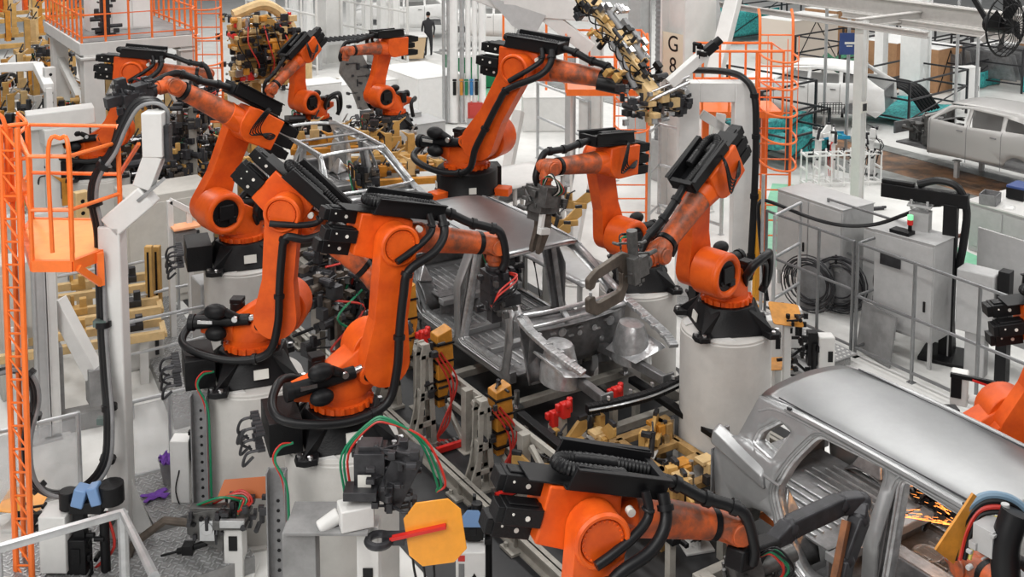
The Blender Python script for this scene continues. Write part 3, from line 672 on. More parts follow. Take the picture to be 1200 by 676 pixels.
put('R3', 5.22, 15.5, 1.85, 188, -24, 32, 'orange robot left of the open silver frame, forearm pointing up to the left', plabel='white drum pedestal of the third robot, standing beyond the second', a5=R(-40), rz_base=R(-12), hose_side=False, S=1.12, tool='compact')
put('R4', 4.39, 21.19, 1.94, -25, 18, -6, 'orange robot under the white platform, black tray over its raised arm', plabel='white pedestal below the robot under the white platform', a5=R(-80), rz_base=R(-12), tool='compact')
put('R5', 10.43, 25.27, 1.14, 201, 1, -34, 'distant orange robot left of the light grey column, arm slanting down to the left', plabel='low white pedestal of the distant robot left of the grey column', a5=R(-50), rz_base=R(-20), hose_side=False)
put('R6', 11.82, 23.86, 1.36, 191, -16, 2, 'distant orange robot right of the light grey column holding a dark grey fixture plate', plabel='low white pedestal of the distant robot right of the grey column', a5=R(-80), rz_base=R(-20), tool=None)
put('R7', 10.05, 17.25, 1.7, -62, 29, -4, 'orange robot above the silver roof at top centre with a long ochre gripper', plabel='white drum pedestal behind the silver car roof', a5=R(25), rz_base=R(-20), tool=None, foot='drum', S=1.38)
put('R8', 10.16, 12.42, 1.48, 190, 12, 6, 'orange robot right of the silver roof with upright link arm and open black shoulder motor', plabel='white drum pedestal right of the car windscreen opening', a5=R(-85), rz_base=R(-115), hose_side=False, tool='hang')
put('R9', 9.64, 10.02, 1.82, 192, 0, -32, 'orange robot right of the engine bay, its cable tray tipped towards the viewer', plabel='tall white drum pedestal between the two silver car bodies', a5=R(26), rz_base=R(-115), hose_side=False, tool='bigc')
put('R10', 4.09, 6.30, .94, -15, 6, -16, 'orange robot cut off at the bottom centre, stained forearm under a black cable tray', plabel='white pedestal below the cut-off bottom centre robot', a5=R(-60), rz_base=R(-12), dirty=False)
put('R11', 10.45, 7.0, .88, -33, 22, 8, 'orange robot cut off by the right edge, only its link arm and black hoses showing', plabel='white pedestal behind the right-hand car roof', a5=R(-60), rz_base=R(0), tool=None)
CAR = {}
CAR[1] = car_body((8.68, 12.85, .60), 'silver car body in the middle with smooth roof, door openings and open engine bay', front=2, long_door=True)
CAR[2] = car_body((8.74, 5.22, .62), 'silver car body at the lower right with weld sparks seen through its side', front=1)
CAR[3] = car_body((8.62, 19.1, .68), 'roofless open silver car frame behind the centre-left robots', roof=False, front=1, tail=False)
# ---------------------------------------------------------------- right side: fence, welding cell, pit line, store
def g2(x, y, z=0): v = at(x, y, z); return (v.x, v.y)
for nm, q in (('floor', [(870, 335), (905, 215), (950, 218), (1000, 262)]), ('floor', [(1050, 300), (1075, 268), (1145, 300), (1145, 335), (1100, 318)]), ('floor', [(560, 105), (585, 100), (585, 145), (560, 140)])):
    slab('floor', [g2(*p) for p in q], 0.0, .004, FLOORG)
PLANK = mat('brown_boards', (.30, .15, .07), .5, noise=.55, nscale=2, dark=(.07, .045, .03))
slab('trim_1', [(22.6, 6), (24.2, 6), (24.2, 40), (22.6, 40)], 0, .012, PLANK)
slab('trim_2', [(21.7, 6), (22.6, 6), (22.6, 40), (21.7, 40)], 0, .03, mat('steel_sill', (.42, .43, .42), .35, metal=.7, noise=.3, nscale=3))
slab('trim_3', [(24.2, 6), (24.7, 6), (24.7, 40), (24.2, 40)], 0, .03, MATS['steel_sill'])
# body side store
def finished_car(label, loc, rz, m, group=None, bare_front=False):
    c = thing('parked_car_body', label, 'car body', loc, rz, group)
    out = [(2.1, .35), (2.15, .62), (2.0, .80), (1.15, .98), (.45, 1.38), (-.4, 1.47), (-1.4, 1.44), (-2.05, 1.05), (-2.25, .95), (-2.3, .35), (-2.05, .12)]+arch((-1.45, .12), .38, 180, 0)[1:-1]+[(-1.02, .02), (.88, .02)]+arch((1.35, .12), .38, 180, 0)[1:-1]+[(1.9, .15)]
    if bare_front: out = [(.98, .12), (.98, .98), (.45, 1.38)]+out[5:-12]
    out = out[::-1]
    H1 = [(.85, .99), (.32, 1.33), (-.05, 1.37), (-.05, .97)]; H2 = [(-.15, .97), (-.15, 1.37), (-.95, 1.35), (-.98, 1.02)]; H3 = [(-1.08, 1.04), (-1.06, 1.33), (-1.45, 1.30), (-1.75, 1.08)]
    Wd = lambda z: .90-(max(0, z-.9)*.42)
    for s in (-1, 1):
        bm = bmesh.new(); es = []
        for L in [out, H1, H2, H3]:
            vs = [bm.verts.new((0, p[0], p[1])) for p in L]
            for i in range(len(vs)): es.append(bm.edges.new((vs[i-1], vs[i])))
        bmesh.ops.triangle_fill(bm, use_beauty=True, use_dissolve=False, edges=es)
        for z in (.3, .6, .9, 1.1, 1.3): bmesh.ops.bisect_plane(bm, geom=bm.verts[:]+bm.edges[:]+bm.faces[:], plane_co=(0, 0, z), plane_no=(0, 0, 1))
        bm.verts.index_update(); b = MB(); b.add([Vector((s*Wd(v.co.z), v.co.y, v.co.z)) for v in bm.verts], [tuple(v.index for v in f.verts) for f in bm.faces]); bm.free()
        sp = b.build('side_panel', m, c, solid=.03)
        b = MB()
        for y in (.92, -.10, -1.02): b.tube([(s*(Wd(z)+.016), y-(0 if z > .3 or y > -1 else 0), z) for z in (.1, .5, .9, 1.0)], .008, 5)
        for y in (-.02, -.92): b.box((s*.925, y-.06 if 0 else y+.10, .84), (.02, .16, .03))
        b.build('door_line', MGREY, sp)
    b = MB(); b.grid(8, 6, lambda u, v: Vector(((2*u-1)*(.68), .5-2.0*v, 1.38+.08*math.sin(math.pi*(.15+.7*v))+.03*(1-(2*u-1)**2)))); b.build('roof', m, c, solid=.02)
    b = MB(); b.grid(8, 3, lambda u, v: Vector(((2*u-1)*((.62 if bare_front else .70)+(0 if bare_front else .16)*v), 1.0+(.5 if bare_front else 1.06)*v, (.80 if bare_front else .98)-.16*v*v+.03*(1-(2*u-1)**2)))); b.build('bonnet' if not bare_front else 'front_frame', m if not bare_front else GGREY, c, solid=.02)
    b = MB(); b.box((0, 0, .16), (1.6, 4.0, .04)); b.box((0, -2.2, .6), (1.5, .05, .6)); b.box((0, 2.1, .5), (1.5, .05, .3)); b.build('floor_pan', BODYD, c)
    b = MB(); b.tube([(-.66, .45, 1.38), (-.66, .9, 1.1), (-.74, 1.18, .98)], .03, 6); b.tube([(.66, .45, 1.38), (.66, .9, 1.1), (.74, 1.18, .98)], .03, 6); b.tube([(-.66, .47, 1.39), (.66, .47, 1.39)], .03, 6); b.build('windscreen_frame', m, c)
    if bare_front:
        b = MB(); knobs(b, random.Random(4), 46, (0, 1.4, .5), (1.3, .9, .55), .08, .3); b.build('engine_bay', GGREY, c)
    return c
v = at(1195, 205, .45)
finished_car('light grey car body with doors on the boarded pit line, far right', (24.25, 16.3, .42), R(0), mat('primer_grey', (.42, .41, .40), .4, metal=.3), bare_front=True)
for k, (dx, dy) in enumerate(((-.5, 1.2), (.5, 1.2), (-.5, -.7), (.5, -.7))):
    t = thing('body_stand', 'grey post under the %s of the light grey body on the pit' % ('front near side', 'front far side', 'rear near side', 'rear far side')[k], 'stand', (24.1+dx, 15.4+dy, 0), 0, 'posts under the grey body'); b = MB(); b.box((0, 0, .21), (.10, .10, .42)); b.box((0, 0, .43), (.16, .16, .03)); b.build('post', LGREY, t)
finished_car('white car body standing behind the right orange caged ladder', (25.4, 22.9, .35), R(28), WHITEB)
finished_car('white car body in the far background above the wheeled ochre bin', (22.6, 44.5, .5), R(60), WHITEB)
finished_car('white car body in the far background right of the vertical pipes', (24.8, 40.2, .5), R(50), WHITEB)
# fence of the welding cell
A0, A1, A2 = at(1001, 418), at(1066, 446), at(1130, 474)
FX = 13.5; FEN = mat('fence_aluminium', (.24, .245, .25), .35, metal=.6, noise=.15)
railing('aluminium_fence', 'aluminium profile guard fence running down behind the right-hand car roof', 'fence', [(FX, 11.17), (FX, 10.12), (FX, 9.05), (FX, 7.9), (FX, 6.7)], 1.84, (.15, .98, 1.82), FEN, r=.028)
railing('aluminium_fence', 'aluminium guard fence with clear panels around the hose drums', 'fence', [(FX, 11.17), (14.9, 11.25), (14.9, 13.0)], 1.84, (.15, .98, 1.82), FEN, r=.026)
railing('aluminium_fence', 'aluminium guard fence left of the welding cabinet, before the hose drums', 'fence', [(FX, 11.25), (FX, 11.95), (FX, 13.1)], 1.84, (.15, 1.05, 1.82), FEN, r=.026)
GRT = mat('perforated_step', (.36, .36, .36), .5, noise=.4, nscale=40)
slab('floor', [(12.2, 11.0), (13.2, 11.0), (13.2, 14.3), (12.2, 14.3)], 0, .12, GRT)
# spotted pedestal plate
t = thing('perforated_walkway', 'grey perforated tread plate left of the aluminium fence', 'walkway', (12.9, 12.2, .12)); b = MB(); b.box((0, 0, .05), (.8, 2.5, .02)); b.box((-.4, 0, .0), (.02, 2.5, .12)); b.build('tread', GRT, t)
b = MB()
for i in range(9):
    for j in range(26): b.lathe([(.022, 0), (.016, .006)], (-.34+.085*i, -1.2+.096*j, .06), 6)
b.build('raised_dimple', WHITE, t)
# welding cabinet
t = cabinet('light grey welding controller cabinet with a green and red signal lamp on top', 13.95+.35, 10.75, R(-90+8), 1.0, .62, 1.95, LGREY, 1, legs=.42, name='welding_cabinet')
b = MB(); b.box((-.1, -.2, 2.0), (.32, .2, .05)); b.cyl((0, -.15, 1.97), (0, -.15, 2.12), .03, n=10); b.build('lamp_base', BLACK, t)
b = MB(); b.cyl((0, -.15, 2.12), (0, -.15, 2.2), .045, n=12); b.build('red_lamp', RED, t)
b = MB(); b.cyl((0, -.15, 2.2), (0, -.15, 2.27), .045, n=12); b.build('green_lamp', mat('lamp_green', (.25, .8, .4), .3, emit=.6), t)
b = MB(); b.box((-.2, -.345, 1.55), (.34, .03, .2)); b.build('switch_panel', DGREY, t)
b = MB(); b.box((-.56, .0, 1.45), (.08, .2, .25)); b.hose([(-.6, 0, 1.35), (-.65, -.05, 1.0), (-.58, .05, .6)], .015); b.box((-.56, 0, .75), (.08, .3, .12)); b.build('side_switch', BLACK, t)
t = thing('leaning_panel', 'plain grey panel leaning at the foot of the welding cabinet', 'panel', (13.72, 10.95, 0), R(80)); b = MB(); b.box((0, 0, .40), (.75, .03, .78), Matrix.Rotation(R(8), 3, 'X')); b.build('sheet', CONC, t)
# gantry manipulator
gp = at(1108, 418)
t = thing('cable_gantry', 'black column gantry with a boom and drooping cable loop behind the cabinet', 'gantry', (gp.x, gp.y, 0), R(115))
b = MB(); b.box((0, 0, .03), (.7, .7, .06)); b.box((0, 0, 1.25), (.20, .20, 2.4)); b.hull([(-.1, -.02, .06), (.1, -.02, .06), (-.1, -.3, .06), (.1, -.3, .06), (-.1, -.1, .6), (.1, -.1, .6)]); b.build('column', BLACK, t, bevel=.01)
b = MB(); b.box((.40, 0, 2.52), (1.3, .16, .22)); b.box((.80, 0, 2.66), (.5, .10, .06)); b.build('boom', BLACK, t, bevel=.01)
b = MB(); b.box((.45, 0, 2.05), (.30, .26, .42)); b.box((.45, 0, 2.36), (.36, .30, .03)); b.cyl((.33, .1, 2.3), (.33, .1, 2.45), .02); b.cyl((.57, .1, 2.3), (.57, .1, 2.45), .02); b.ring((.45, 0, 2.38), (0, 1, 0), .09, .012); b.box((.3, 0, 1.8), (.7, .3, .05)); b.build('hoist_unit', LGREY, t, bevel=.006)
b = MB(); b.tube(catmull([(-.12, .0, 1.3), (-.20, 0, 1.9), (-.22, 0, 2.4), (-.08, 0, 2.72), (.2, 0, 2.78), (.5, 0, 2.68)], 8), .06, 8); b.build('cable_chain', HOSE, t)
v0 = at(932, 345, 1.0)
t = thing('supply_hose', 'long black supply hose sagging from the gantry boom to the left ladder foot', 'hose', (13.3, 13.1, 0))
b = MB(); o = Vector((13.3, 13.1, 0)); P = []
for (x, y, X, Y) in ((922, 352, 13.35, 12.9), (921, 300, 13.3, 13.0), (925, 250, 13.3, 13.1), (932, 236, 13.35, 13.1), (945, 237, 13.5, 13.0), (975, 255, 13.9, 12.5), (1000, 264, 14.1, 12.0), (1025, 263, 14.4, 11.6), (1050, 252, 14.6, 11.2), (1072, 242, 14.7, 10.9), (1085, 240, 14.7, 10.6)):
    P.append(Vector((X, Y, hz(x, y, (X, Y))))-o)
b.hose(P, .032, 8, 6); b.build('hose', HOSE, t)
t = thing('hose_stand', 'thin steel post holding up the black supply hose', 'post', (13.3, 13.0, 0)); b = MB(); b.cyl((0, 0, 0), (0, 0, 2.5), .03, n=8); b.box((0, 0, .01), (.2, .2, .02)); b.build('post', ALU, t)
for k, q in enumerate(((1094, 400), (1104, 395))):
    v = at(*q); t = thing('gas_cylinder', 'olive green gas cylinder beside the black gantry column, %s one' % ('left', 'right')[k], 'gas cylinder', (v.x+.15, v.y+.1, 0), 0, 'gas cylinders'); b = MB(); b.lathe([(.11, 0), (.115, .02), (.115, 1.3), (.09, 1.42), (.035, 1.48), (.035, 1.54)], n=16); b.build('tank', MATB, t); b = MB(); b.box((0, 0, 1.58), (.08, .04, .07)); b.cyl((0, 0, 1.54), (0, 0, 1.64), .02, n=8); b.build('valve', STEEL, t)
# hose drums and wire feeder cabinets
for k, (x, y, lb) in enumerate(((948, 372, 'grey wire drum with coiled hoses behind the fence, left one'), (985, 372, 'grey wire drum with coiled hoses next to the welding cabinet'))):
    v = at(x, y); t = thing('wire_drum', lb, 'drum', (v.x+.5, v.y+.3, 0), R(-70), 'wire drums')
    b = MB(); b.lathe([(.28, 0), (.29, .03), (.29, .62), (.20, .80), (.05, .84)], n=22); b.build('drum', MGREY, t)
    b = MB(); rr = random.Random(k)
    for i in range(10): b.ring((rr.uniform(-.05, .05), -.30-.012*i, .5+rr.uniform(-.05, .05)), (rr.uniform(-.2, .2), 1, rr.uniform(-.2, .2)), .30+.02*i, .012, 22, 5)
    b.build('coiled_hose', DGREY, t)
cabinet('tall grey equipment rack with dark base behind the coiled hoses', 15.15, 13.3, R(-90), 1.5, .8, 1.75, LGREY, 2, legs=.25, name='equipment_rack', cat='rack')
cabinet('grey equipment rack standing right of the tall one under the hose', 15.4, 11.8, R(-90), 1.0, .8, 1.5, LGREY, 1, legs=.25, name='equipment_rack', cat='rack')
for q in ((941, 300), (937, 300)): 
    pass
for k, X in enumerate((13.75, 13.95)):
    t = thing('safety_bollard', 'amber safety post beside the right caged ladder, %s one' % ('nearer', 'farther')[k], 'post', (X-.15, 13.45+.12*k, 0), 0, 'amber safety posts'); b = MB(); b.bar((0, 0, 0), (0, 0, 2.0), .07, .04); b.box((0, 0, .01), (.16, .16, .02)); b.build('post', mat('amber_post', (.85, .38, .03), .4), t)
# work bench
b0 = at(1137, 236, 1.0)
t = thing('work_bench', 'long grey work bench with a pale top at the right edge', 'bench', (20.0, 11.75, 0), 0)
b = MB(); b.box((0, 0, 1.0), (1.5, 3.1, .04)); b.build('worktop', WHITE, t, bevel=.005)
b = MB(); b.box((0, 0, .49), (1.4, 3.0, .98)); b.build('cabinet_body', LGREY, t, bevel=.008)
b = MB()
for k in range(4): b.box((-.71, -1.12+.75*k, .52), (.02, .7, .8))
b.build('front_panel', MGREY if 0 else LGREY, t, bevel=.006)
v = at(1160, 238, 1.02); t = thing('parts_crate', 'small open grey crate on the work bench', 'crate', (v.x, v.y, 1.02), R(20))
b = MB(); 
for x, y, a, c_ in ((-.2, 0, .02, .3), (.2, 0, .02, .3), (0, -.15, .4, .02), (0, .15, .4, .02)): b.box((x, y, .11), (a, c_, .20))
b.box((0, 0, .01), (.4, .3, .02)); b.ring((0, 0, .2), (0, 0, 1), .01, .004, 6, 4); b.build('crate_shell', MGREY, t, bevel=.004)
v = at(1195, 232, 1.02); t = thing('battery_case', 'dark blue and black case at the right edge of the bench', 'case', (v.x, v.y, 1.02), R(10)); b = MB(); b.box((0, 0, .13), (.5, .35, .22)); b.build('case_body', BLACK, t, bevel=.01); b = MB(); b.box((0, 0, .26), (.5, .35, .05)); b.build('lid', NAVY, t, bevel=.01)
v = at(1183, 243, 1.02); t = thing('paper_sheet', 'white paper sheet lying on the work bench', 'paper', (v.x, v.y, 1.022), R(30)); b = MB(); b.grid(4, 4, lambda u, w_: Vector((u*.3-.15, w_*.21-.1, .003+.004*math.sin(u*5)))); b.build('sheet', WHITEB, t, solid=.002)
t = thing('partition_screen', 'wide pale grey screen panel in front of the work bench', 'screen', (15.55, 9.2, 0), R(90)); b = MB(); b.box((0, 0, 1.05), (2.6, .04, 1.7)); b.build('panel', LGREY, t, bevel=.008)
for s in (-1.2, 1.2): b = MB(); b.box((s, 0, .5), (.05, .05, 1.0)); b.box((s, 0, .02), (.08, .5, .04)); b.build('foot', ALU, t)
t = thing('junction_cabinet', 'narrow grey box with black side post standing beyond the fence', 'cabinet', (at(1143, 438).x, at(1143, 438).y, 0), R(-75)); b = MB(); b.box((0, 0, 1.15), (.55, .35, .95)); b.box((0, 0, .35), (.3, .2, .7)); b.build('housing', LGREY, t, bevel=.02); b = MB(); b.box((.38, 0, .85), (.16, .2, 1.7)); b.build('side_post', BLACK, t, bevel=.006)
# right end equipment: orange plate
t = thing('sensor_bracket', 'white and black sensor bracket with a salmon orange plate beyond the roof', 'bracket', tuple(at(1150, 470, 1.2)), R(-60))
b = MB(); b.box((0, 0, -.5), (.1, .1, 1.0)); b.box((0, 0, .0), (.3, .18, .06)); b.box((-.25, 0, .12), (.2, .16, .42)); b.build('housing', WHITE, t, bevel=.02); b = MB(); b.box((.3, 0, .1), (.62, .24, .03)); b.build('plate', mat('salmon_plate', (.9, .42, .22), .5), t); b = MB(); b.box((-.1, -.1, .3), (.5, .05, .05)); b.box((-.28, -.09, .15), (.12, .03, .26)); b.build('clip', BLACK, t, bevel=.004); b = MB(); b.bar((-.1, -.14, .3), (.5, -.14, .2), .02, .02); b.build('warning_rod', RED, t)
# small roller racks on the white floor (white fixtures)
for k, (x, y) in enumerate(((958, 205), (975, 210), (1010, 212), (1020, 205))):
    v = at(x, y); clampstand('white parts dolly with black clamps, %s of the four left of the pale post' % ('leftmost', 'second', 'third', 'rightmost')[k], v.x, v.y, 0, R(40*k), .9, k, 'white dollies on the open floor', cm=WHITEB, pm=WHITEB, cat='dolly', name='parts_dolly')
t = thing('parts_rack', 'long white clip rack standing on the open floor behind the pale post', 'rack', tuple(at(985, 216)), R(-25)); t.scale = (.78, .78, .85); b = MB()
for i in range(7):
    for z in (.1, .5, .9): b.box((-1.2+.4*i, 0, z), (.06, .5, .05))
    b.bar((-1.2+.4*i, .22, 0), (-1.2+.4*i, .22, 1.0), .04, .04); b.bar((-1.2+.4*i, -.22, 0), (-1.2+.4*i, -.22, 1.0), .04, .04)
for z in (.1, .9): b.bar((-1.2, .22, z), (1.2, .22, z), .04, .04); b.bar((-1.2, -.22, z), (1.2, -.22, z), .04, .04)
b.build('frame', WHITEB, t); b = MB(); knobs(b, random.Random(2), 30, (0, 0, .85), (2.5, .6, .4), .03, .08); b.each('clamp', DGREY, t)
t = thing('floor_tool', 'dark hand tool lying on the white floor', 'tool', tuple(at(1024, 246)), R(-20)); b = MB(); b.box((0, 0, .03), (.45, .12, .06)); b.cyl((.2, 0, .05), (.3, 0, .05), .03); b.build('body', DGREY, t, bevel=.01)
t = thing('floor_bar', 'dark red bar lying on the floor by the green strip', 'bar', tuple(at(1132, 277)), R(-18)); b = MB(); b.box((0, 0, .03), (.6, .1, .06)); b.cyl((.3, 0, .04), (.4, 0, .04), .02); b.build('body', mat('maroon', (.10, .03, .02), .5), t, bevel=.01)
# pale post and roof steel
def post(label, x, y, z1, w, m, name='steel_post', base=True, z0=0, rz=0, cat='post', group=None):
    t = thing(name, label, cat, (x, y, z0), rz, group); b = MB()
    b.box((-w*.32, 0, (z1-z0)/2), (w*.1, w, z1-z0)); b.box((w*.32, 0, (z1-z0)/2), (w*.1, w, z1-z0)); b.box((0, 0, (z1-z0)/2), (w*.56, w*.8, z1-z0)); b.build('shaft', m, t)
    if base: b = MB(); b.box((0, 0, .015), (w*2, w*2, .03)); b.build('base_plate', m, t)
    return t
t = post('pale square post standing on the white floor, carrying the overhead rail', 19.68, 16.36, hz(1004, 24, (19.68, 16.36)), .24, WHITE)
b = MB(); b.box((.0, -.13, 2.3), (.2, .02, .26)); b.build('notice', STICK, t)
b = MB(); b.box((.0, -.145, 2.3), (.12, .01, .16)); b.build('notice_print', DGREY, t)
# overhead rails
def rail_beam(label, p, q, w, h, m, name='overhead_beam', group=None, cat='beam'):
    t = thing(name, label, cat, tuple(p), 0, group); b = MB(); beam_i(b, (0, 0, 0), Vector(q)-Vector(p), w, h, .03); b.build('flanges', m, t, bevel=.004); return t
ra = atX(880, 3, 19.68); rb_ = atX(1215, 62, 19.68)
STR = mat('beam_grey', (.50, .48, .46), .5, noise=.1)
def obeam(lb, px, py, z, y0, y1, w, h): v = at(px, py, z); return rail_beam(lb, (v.x, y0, z), (v.x, y1, z), w, h, STR)
obeam('long grey overhead track beam crossing the upper right corner', 1100, 16, 4.3, 30, 9, .3, .42)
obeam('thin grey overhead rail on the left below the long track beam', 970, 24, 4.15, 27, 14.5, .14, .14)
obeam('thin grey overhead rail on the right below the long track beam', 1120, 35, 4.1, 18, 11, .12, .16)
p = at(1004, 27, hz(1004, 27, (19.68, 16.36))); q = at(1092, 16, p.z+.05)
t = rail_beam('short grey cross beam on top of the pale post', p, q, .16, .2, STR)
# ceiling fan
t = thing('wall_fan', 'dark wall fan in a round wire guard hanging from the overhead beam, top right', 'fan', tuple(atX(1178, 30, 17.5)), 0); t.scale = (1.6, 1.6, 1.6)
b = MB(); 
for i in range(24): a = math.pi*i/12; b.tube(catmull([(0, -.10, 0), (.18*math.cos(a), -.12, .18*math.sin(a)), (.34*math.cos(a), 0, .34*math.sin(a))], 4), .005, 4)
b.ring((0, 0, 0), (0, 1, 0), .34, .012); b.ring((0, -.08, 0), (0, 1, 0), .24, .006); b.build('wire_guard', BLACK, t)
b = MB()
for i in range(4):
    b.M = Matrix.Rotation(R(90*i+20), 4, 'Y'); b.hull([(.04, -.02, -.03), (.04, .02, .03), (.28, -.05, -.10), (.28, .03, .12), (.30, 0, 0), (.04, .0, .03), (.28, -.04, -.10)])
b.build('blade', PLAST, t)
b = MB(); b.cyl((0, -.05, 0), (0, .22, 0), .09, n=14); b.bar((0, .2, 0), (-.1, .5, .5), .05); b.build('motor', BLACK, t)
t = thing('fan_arm', 'angled pale bracket arm left of the wall fan', 'bracket', tuple(atX(1150, 48, 17.5))); b = MB(); b.bar((0, 0, 0), (.35, -.4, .55), .10, .10); b.bar((.35, -.4, .55), (1.4, -.8, .75), .10, .10); b.build('arm', STR, t, bevel=.01)
# thin posts with sign and blue tray
for k, (x, y, lb) in enumerate(((965, 162, 'thin galvanised post left of the blue sign'), (991, 176, 'thin galvanised post carrying the dark blue sign'), (1118, 122, 'thin galvanised post behind the grey body roof'), (1142, 122, 'thin galvanised post right behind the grey body roof'))):
    v = at(x, y) if k < 2 else at(x, 160); t = thing('pipe_post', lb, 'post', (v.x, v.y, 0)); b = MB(); b.cyl((0, 0, 0), (0, 0, 4.6), .045, n=10); b.cyl((0, 0, 0), (0, 0, .02), .12, n=12); b.build('pipe', ALU, t)
    if k == 1: PP = v
gx = (PP.x, PP.y); zt = hz(991, 50, gx)
t = thing('hanging_sign', 'dark blue rectangular sign on the thin post, upper right', 'sign', (PP.x-.15, PP.y-.12, zt), R(-32)); b = MB(); b.box((.02, 0, 0), (.52, .03, .58)); b.build('board', NAVY, t); b = MB(); b.box((.02, -.02, .02), (.26, .01, .06)); b.box((.02, -.02, -.06), (.16, .01, .03)); b.build('sign_print', STICK, t)
v = at(976, 160, .6); t = thing('blue_tray', 'bright blue tray table fixed between the two thin posts', 'tray', tuple(v), R(-30)); b = MB(); b.box((0, 0, .0), (.75, .5, .03)); b.box((0, .25, .04), (.75, .02, .08)); b.box((0, -.25, .04), (.75, .02, .08)); b.bar((0, 0, 0), (0, 0, -.6), .05); b.build('tray', mat('cyan_blue', (.02, .30, .52), .5), t)
b = MB(); b.box((-.1, 0, .04), (.2, .2, .06)); b.box((.2, .1, .03), (.1, .2, .04)); b.build('tray_insert', TEAL, t)
t = thing('black_basket', 'small black wire basket hung between the two thin posts', 'basket', tuple(at(976, 128, 1.5)), R(-30)); b = MB()
for i in range(9): b.bar((-.3+.075*i, 0, -.12), (-.3+.075*i, 0, .12), .012); b.bar((-.3+.075*i, .2, -.12), (-.3+.075*i, .2, .12), .012)
for z in (-.12, 0, .12): b.bar((-.3, 0, z), (.3, 0, z), .012); b.bar((-.3, .2, z), (.3, .2, z), .012)
b.build('wire_basket', BLACK, t)
# wide white column of the store
post('thick white column among the parts racks, upper right', *g2(1071, 122), 7, .75, WHITEB, 'concrete_column', False, cat='column')
post('slim white column left of the thick one in the store', *g2(1031, 112), 7, .35, WHITEB, 'concrete_column', False, cat='column')
# racks with nets
def net_rack(label, x, y, rz, w, d, h, net=TEAL, fill='nets', group='steel racks in the parts store'):
    t = thing('storage_rack', label, 'rack', (x, y, 0), rz, group); b = MB()
    for i in (-1, 1):
        for j in (-1, 1): b = MB(); b.bar((i*w/2, j*d/2, 0), (i*w/2, j*d/2, h), .06); b.build('upright', DGREY, t)
    b = MB()
    for z in (.3, h*.62, h-.02):
        for j in (-1, 1): b.bar((-w/2, j*d/2, z), (w/2, j*d/2, z), .05)
        for i in (-1, 1): b.bar((i*w/2, -d/2, z), (i*w/2, d/2, z), .05)
    b.bar((-w/2, -d/2, .3), (w/2, -d/2, h*.62), .03); b.each('frame_rail', DGREY, t)
    rr = random.Random(int(x*13+y*7))
    if fill == 'nets':
        b = MB(); b.grid(14, 8, lambda u, v: Vector((w*.47*(2*u-1), d*.46*(2*v-1), h*.42+.18*math.sin(u*9+x)*math.cos(v*7+y)+.1*math.sin(u*23)))); b.grid(14, 5, lambda u, v: Vector((w*.47*(2*u-1), -d*.48-.03*math.sin(u*21), .25+h*.4*v))); b.build('net_cover', net, t, solid=.01)
    if fill == 'panels':
        for k in range(8): b = MB(); xx = -w/2+.15+(w-.3)*k/7; b.hull([(xx, -d*.4, .35), (xx+.04, -d*.4, .35), (xx+.1, d*.4, .35), (xx+.14, d*.4, .35), (xx, -d*.3, h*.8), (xx+.04, -d*.3, h*.8), (xx+.1, d*.3, h*.85), (xx+.14, d*.3, h*.85)]); b.build('stored_panel', (BODYD, BODY)[k % 2], t)
        b = MB(); b.grid(10, 4, lambda u, v: Vector((w*.5*(2*u-1), -d*.52-.03*math.sin(u*15), .05+h*.35*v))); b.build('net_cover', net, t, solid=.01)
    if fill == 'bumpers':
        for k in range(6): b = MB(); b.tube(catmull([(-w*.2+.18*k, -d*.45, .35), (-w*.25+.18*k, -d*.2, h*.7), (-w*.2+.18*k, d*.3, h*.75)], 5), .05, 8); b.build('stored_part', BLACK, t)
        b = MB(); b.grid(12, 6, lambda u, v: Vector((w*.47*(2*u-1), d*.46*(2*v-1), .2+.12*math.sin(u*9)*math.cos(v*7)))); b.build('net_cover', net, t, solid=.01)
    if fill == 'tubes':
        b = MB()
        for k in range(12): b.cyl((-w*.45, -d*.4+.07*k, .5+.08*(k % 4)), (w*.45, -d*.4+.07*k, .5+.08*(k % 4)), .035, n=6)
        b.build('stored_tubes', WHITEB, t)
    return t
PT = g2
def rk(px, py, lb, rz, w, d, h, **k): v = at(px, py); return net_rack(lb, v.x, v.y, R(rz), w, d, h, **k)
rk(1060, 135, 'low black rack with teal nets and dark curved parts, left of the grey body', 8, 3.4, 2.2, 1.4, fill='bumpers')
rk(985, 95, 'black rack with green netted load below the blue sign', 8, 3.0, 1.8, 1.7, fill='nets', net=mat('dark_green_net', (.03, .20, .10), .7, noise=.5, nscale=14))
rk(1120, 100, 'rack with teal wrapped pale panels behind the thin posts', 8, 2.6, 1.8, 1.6, fill='panels')
rk(1175, 98, 'rack with loose pale pressings and teal cloth at the upper right edge', 10, 2.6, 2.4, 1.5, fill='panels')
rk(1095, 70, 'rack of white tubes beyond the thick white column', 8, 3.0, 1.6, 1.6, fill='tubes')
rk(1010, 62, 'rack of white tubes far behind the slim white column', 8, 3.2, 1.6, 1.4, fill='tubes')
rk(1180, 60, 'netted rack in the farthest row at the upper right', 8, 3.0, 1.6, 1.4, fill='nets')
rk(930, 42, 'netted teal rack under the overhead beam, far upper right', 8, 4.5, 2.4, 2.0)
rk(855, 45, 'netted teal rack seen between the white slanted braces', 8, 4.0, 2.6, 2.8)
rk(1010, 10, 'far netted rack above the store boxes', 8, 6.0, 2.0, 1.6)
rk(870, 170, 'teal netted rack seen through the white portal frame', 8, 2.4, 3.0, 1.9)
rk(905, 185, 'teal netted rack between portal frame and caged ladder', 8, 1.8, 2.2, 1.4)
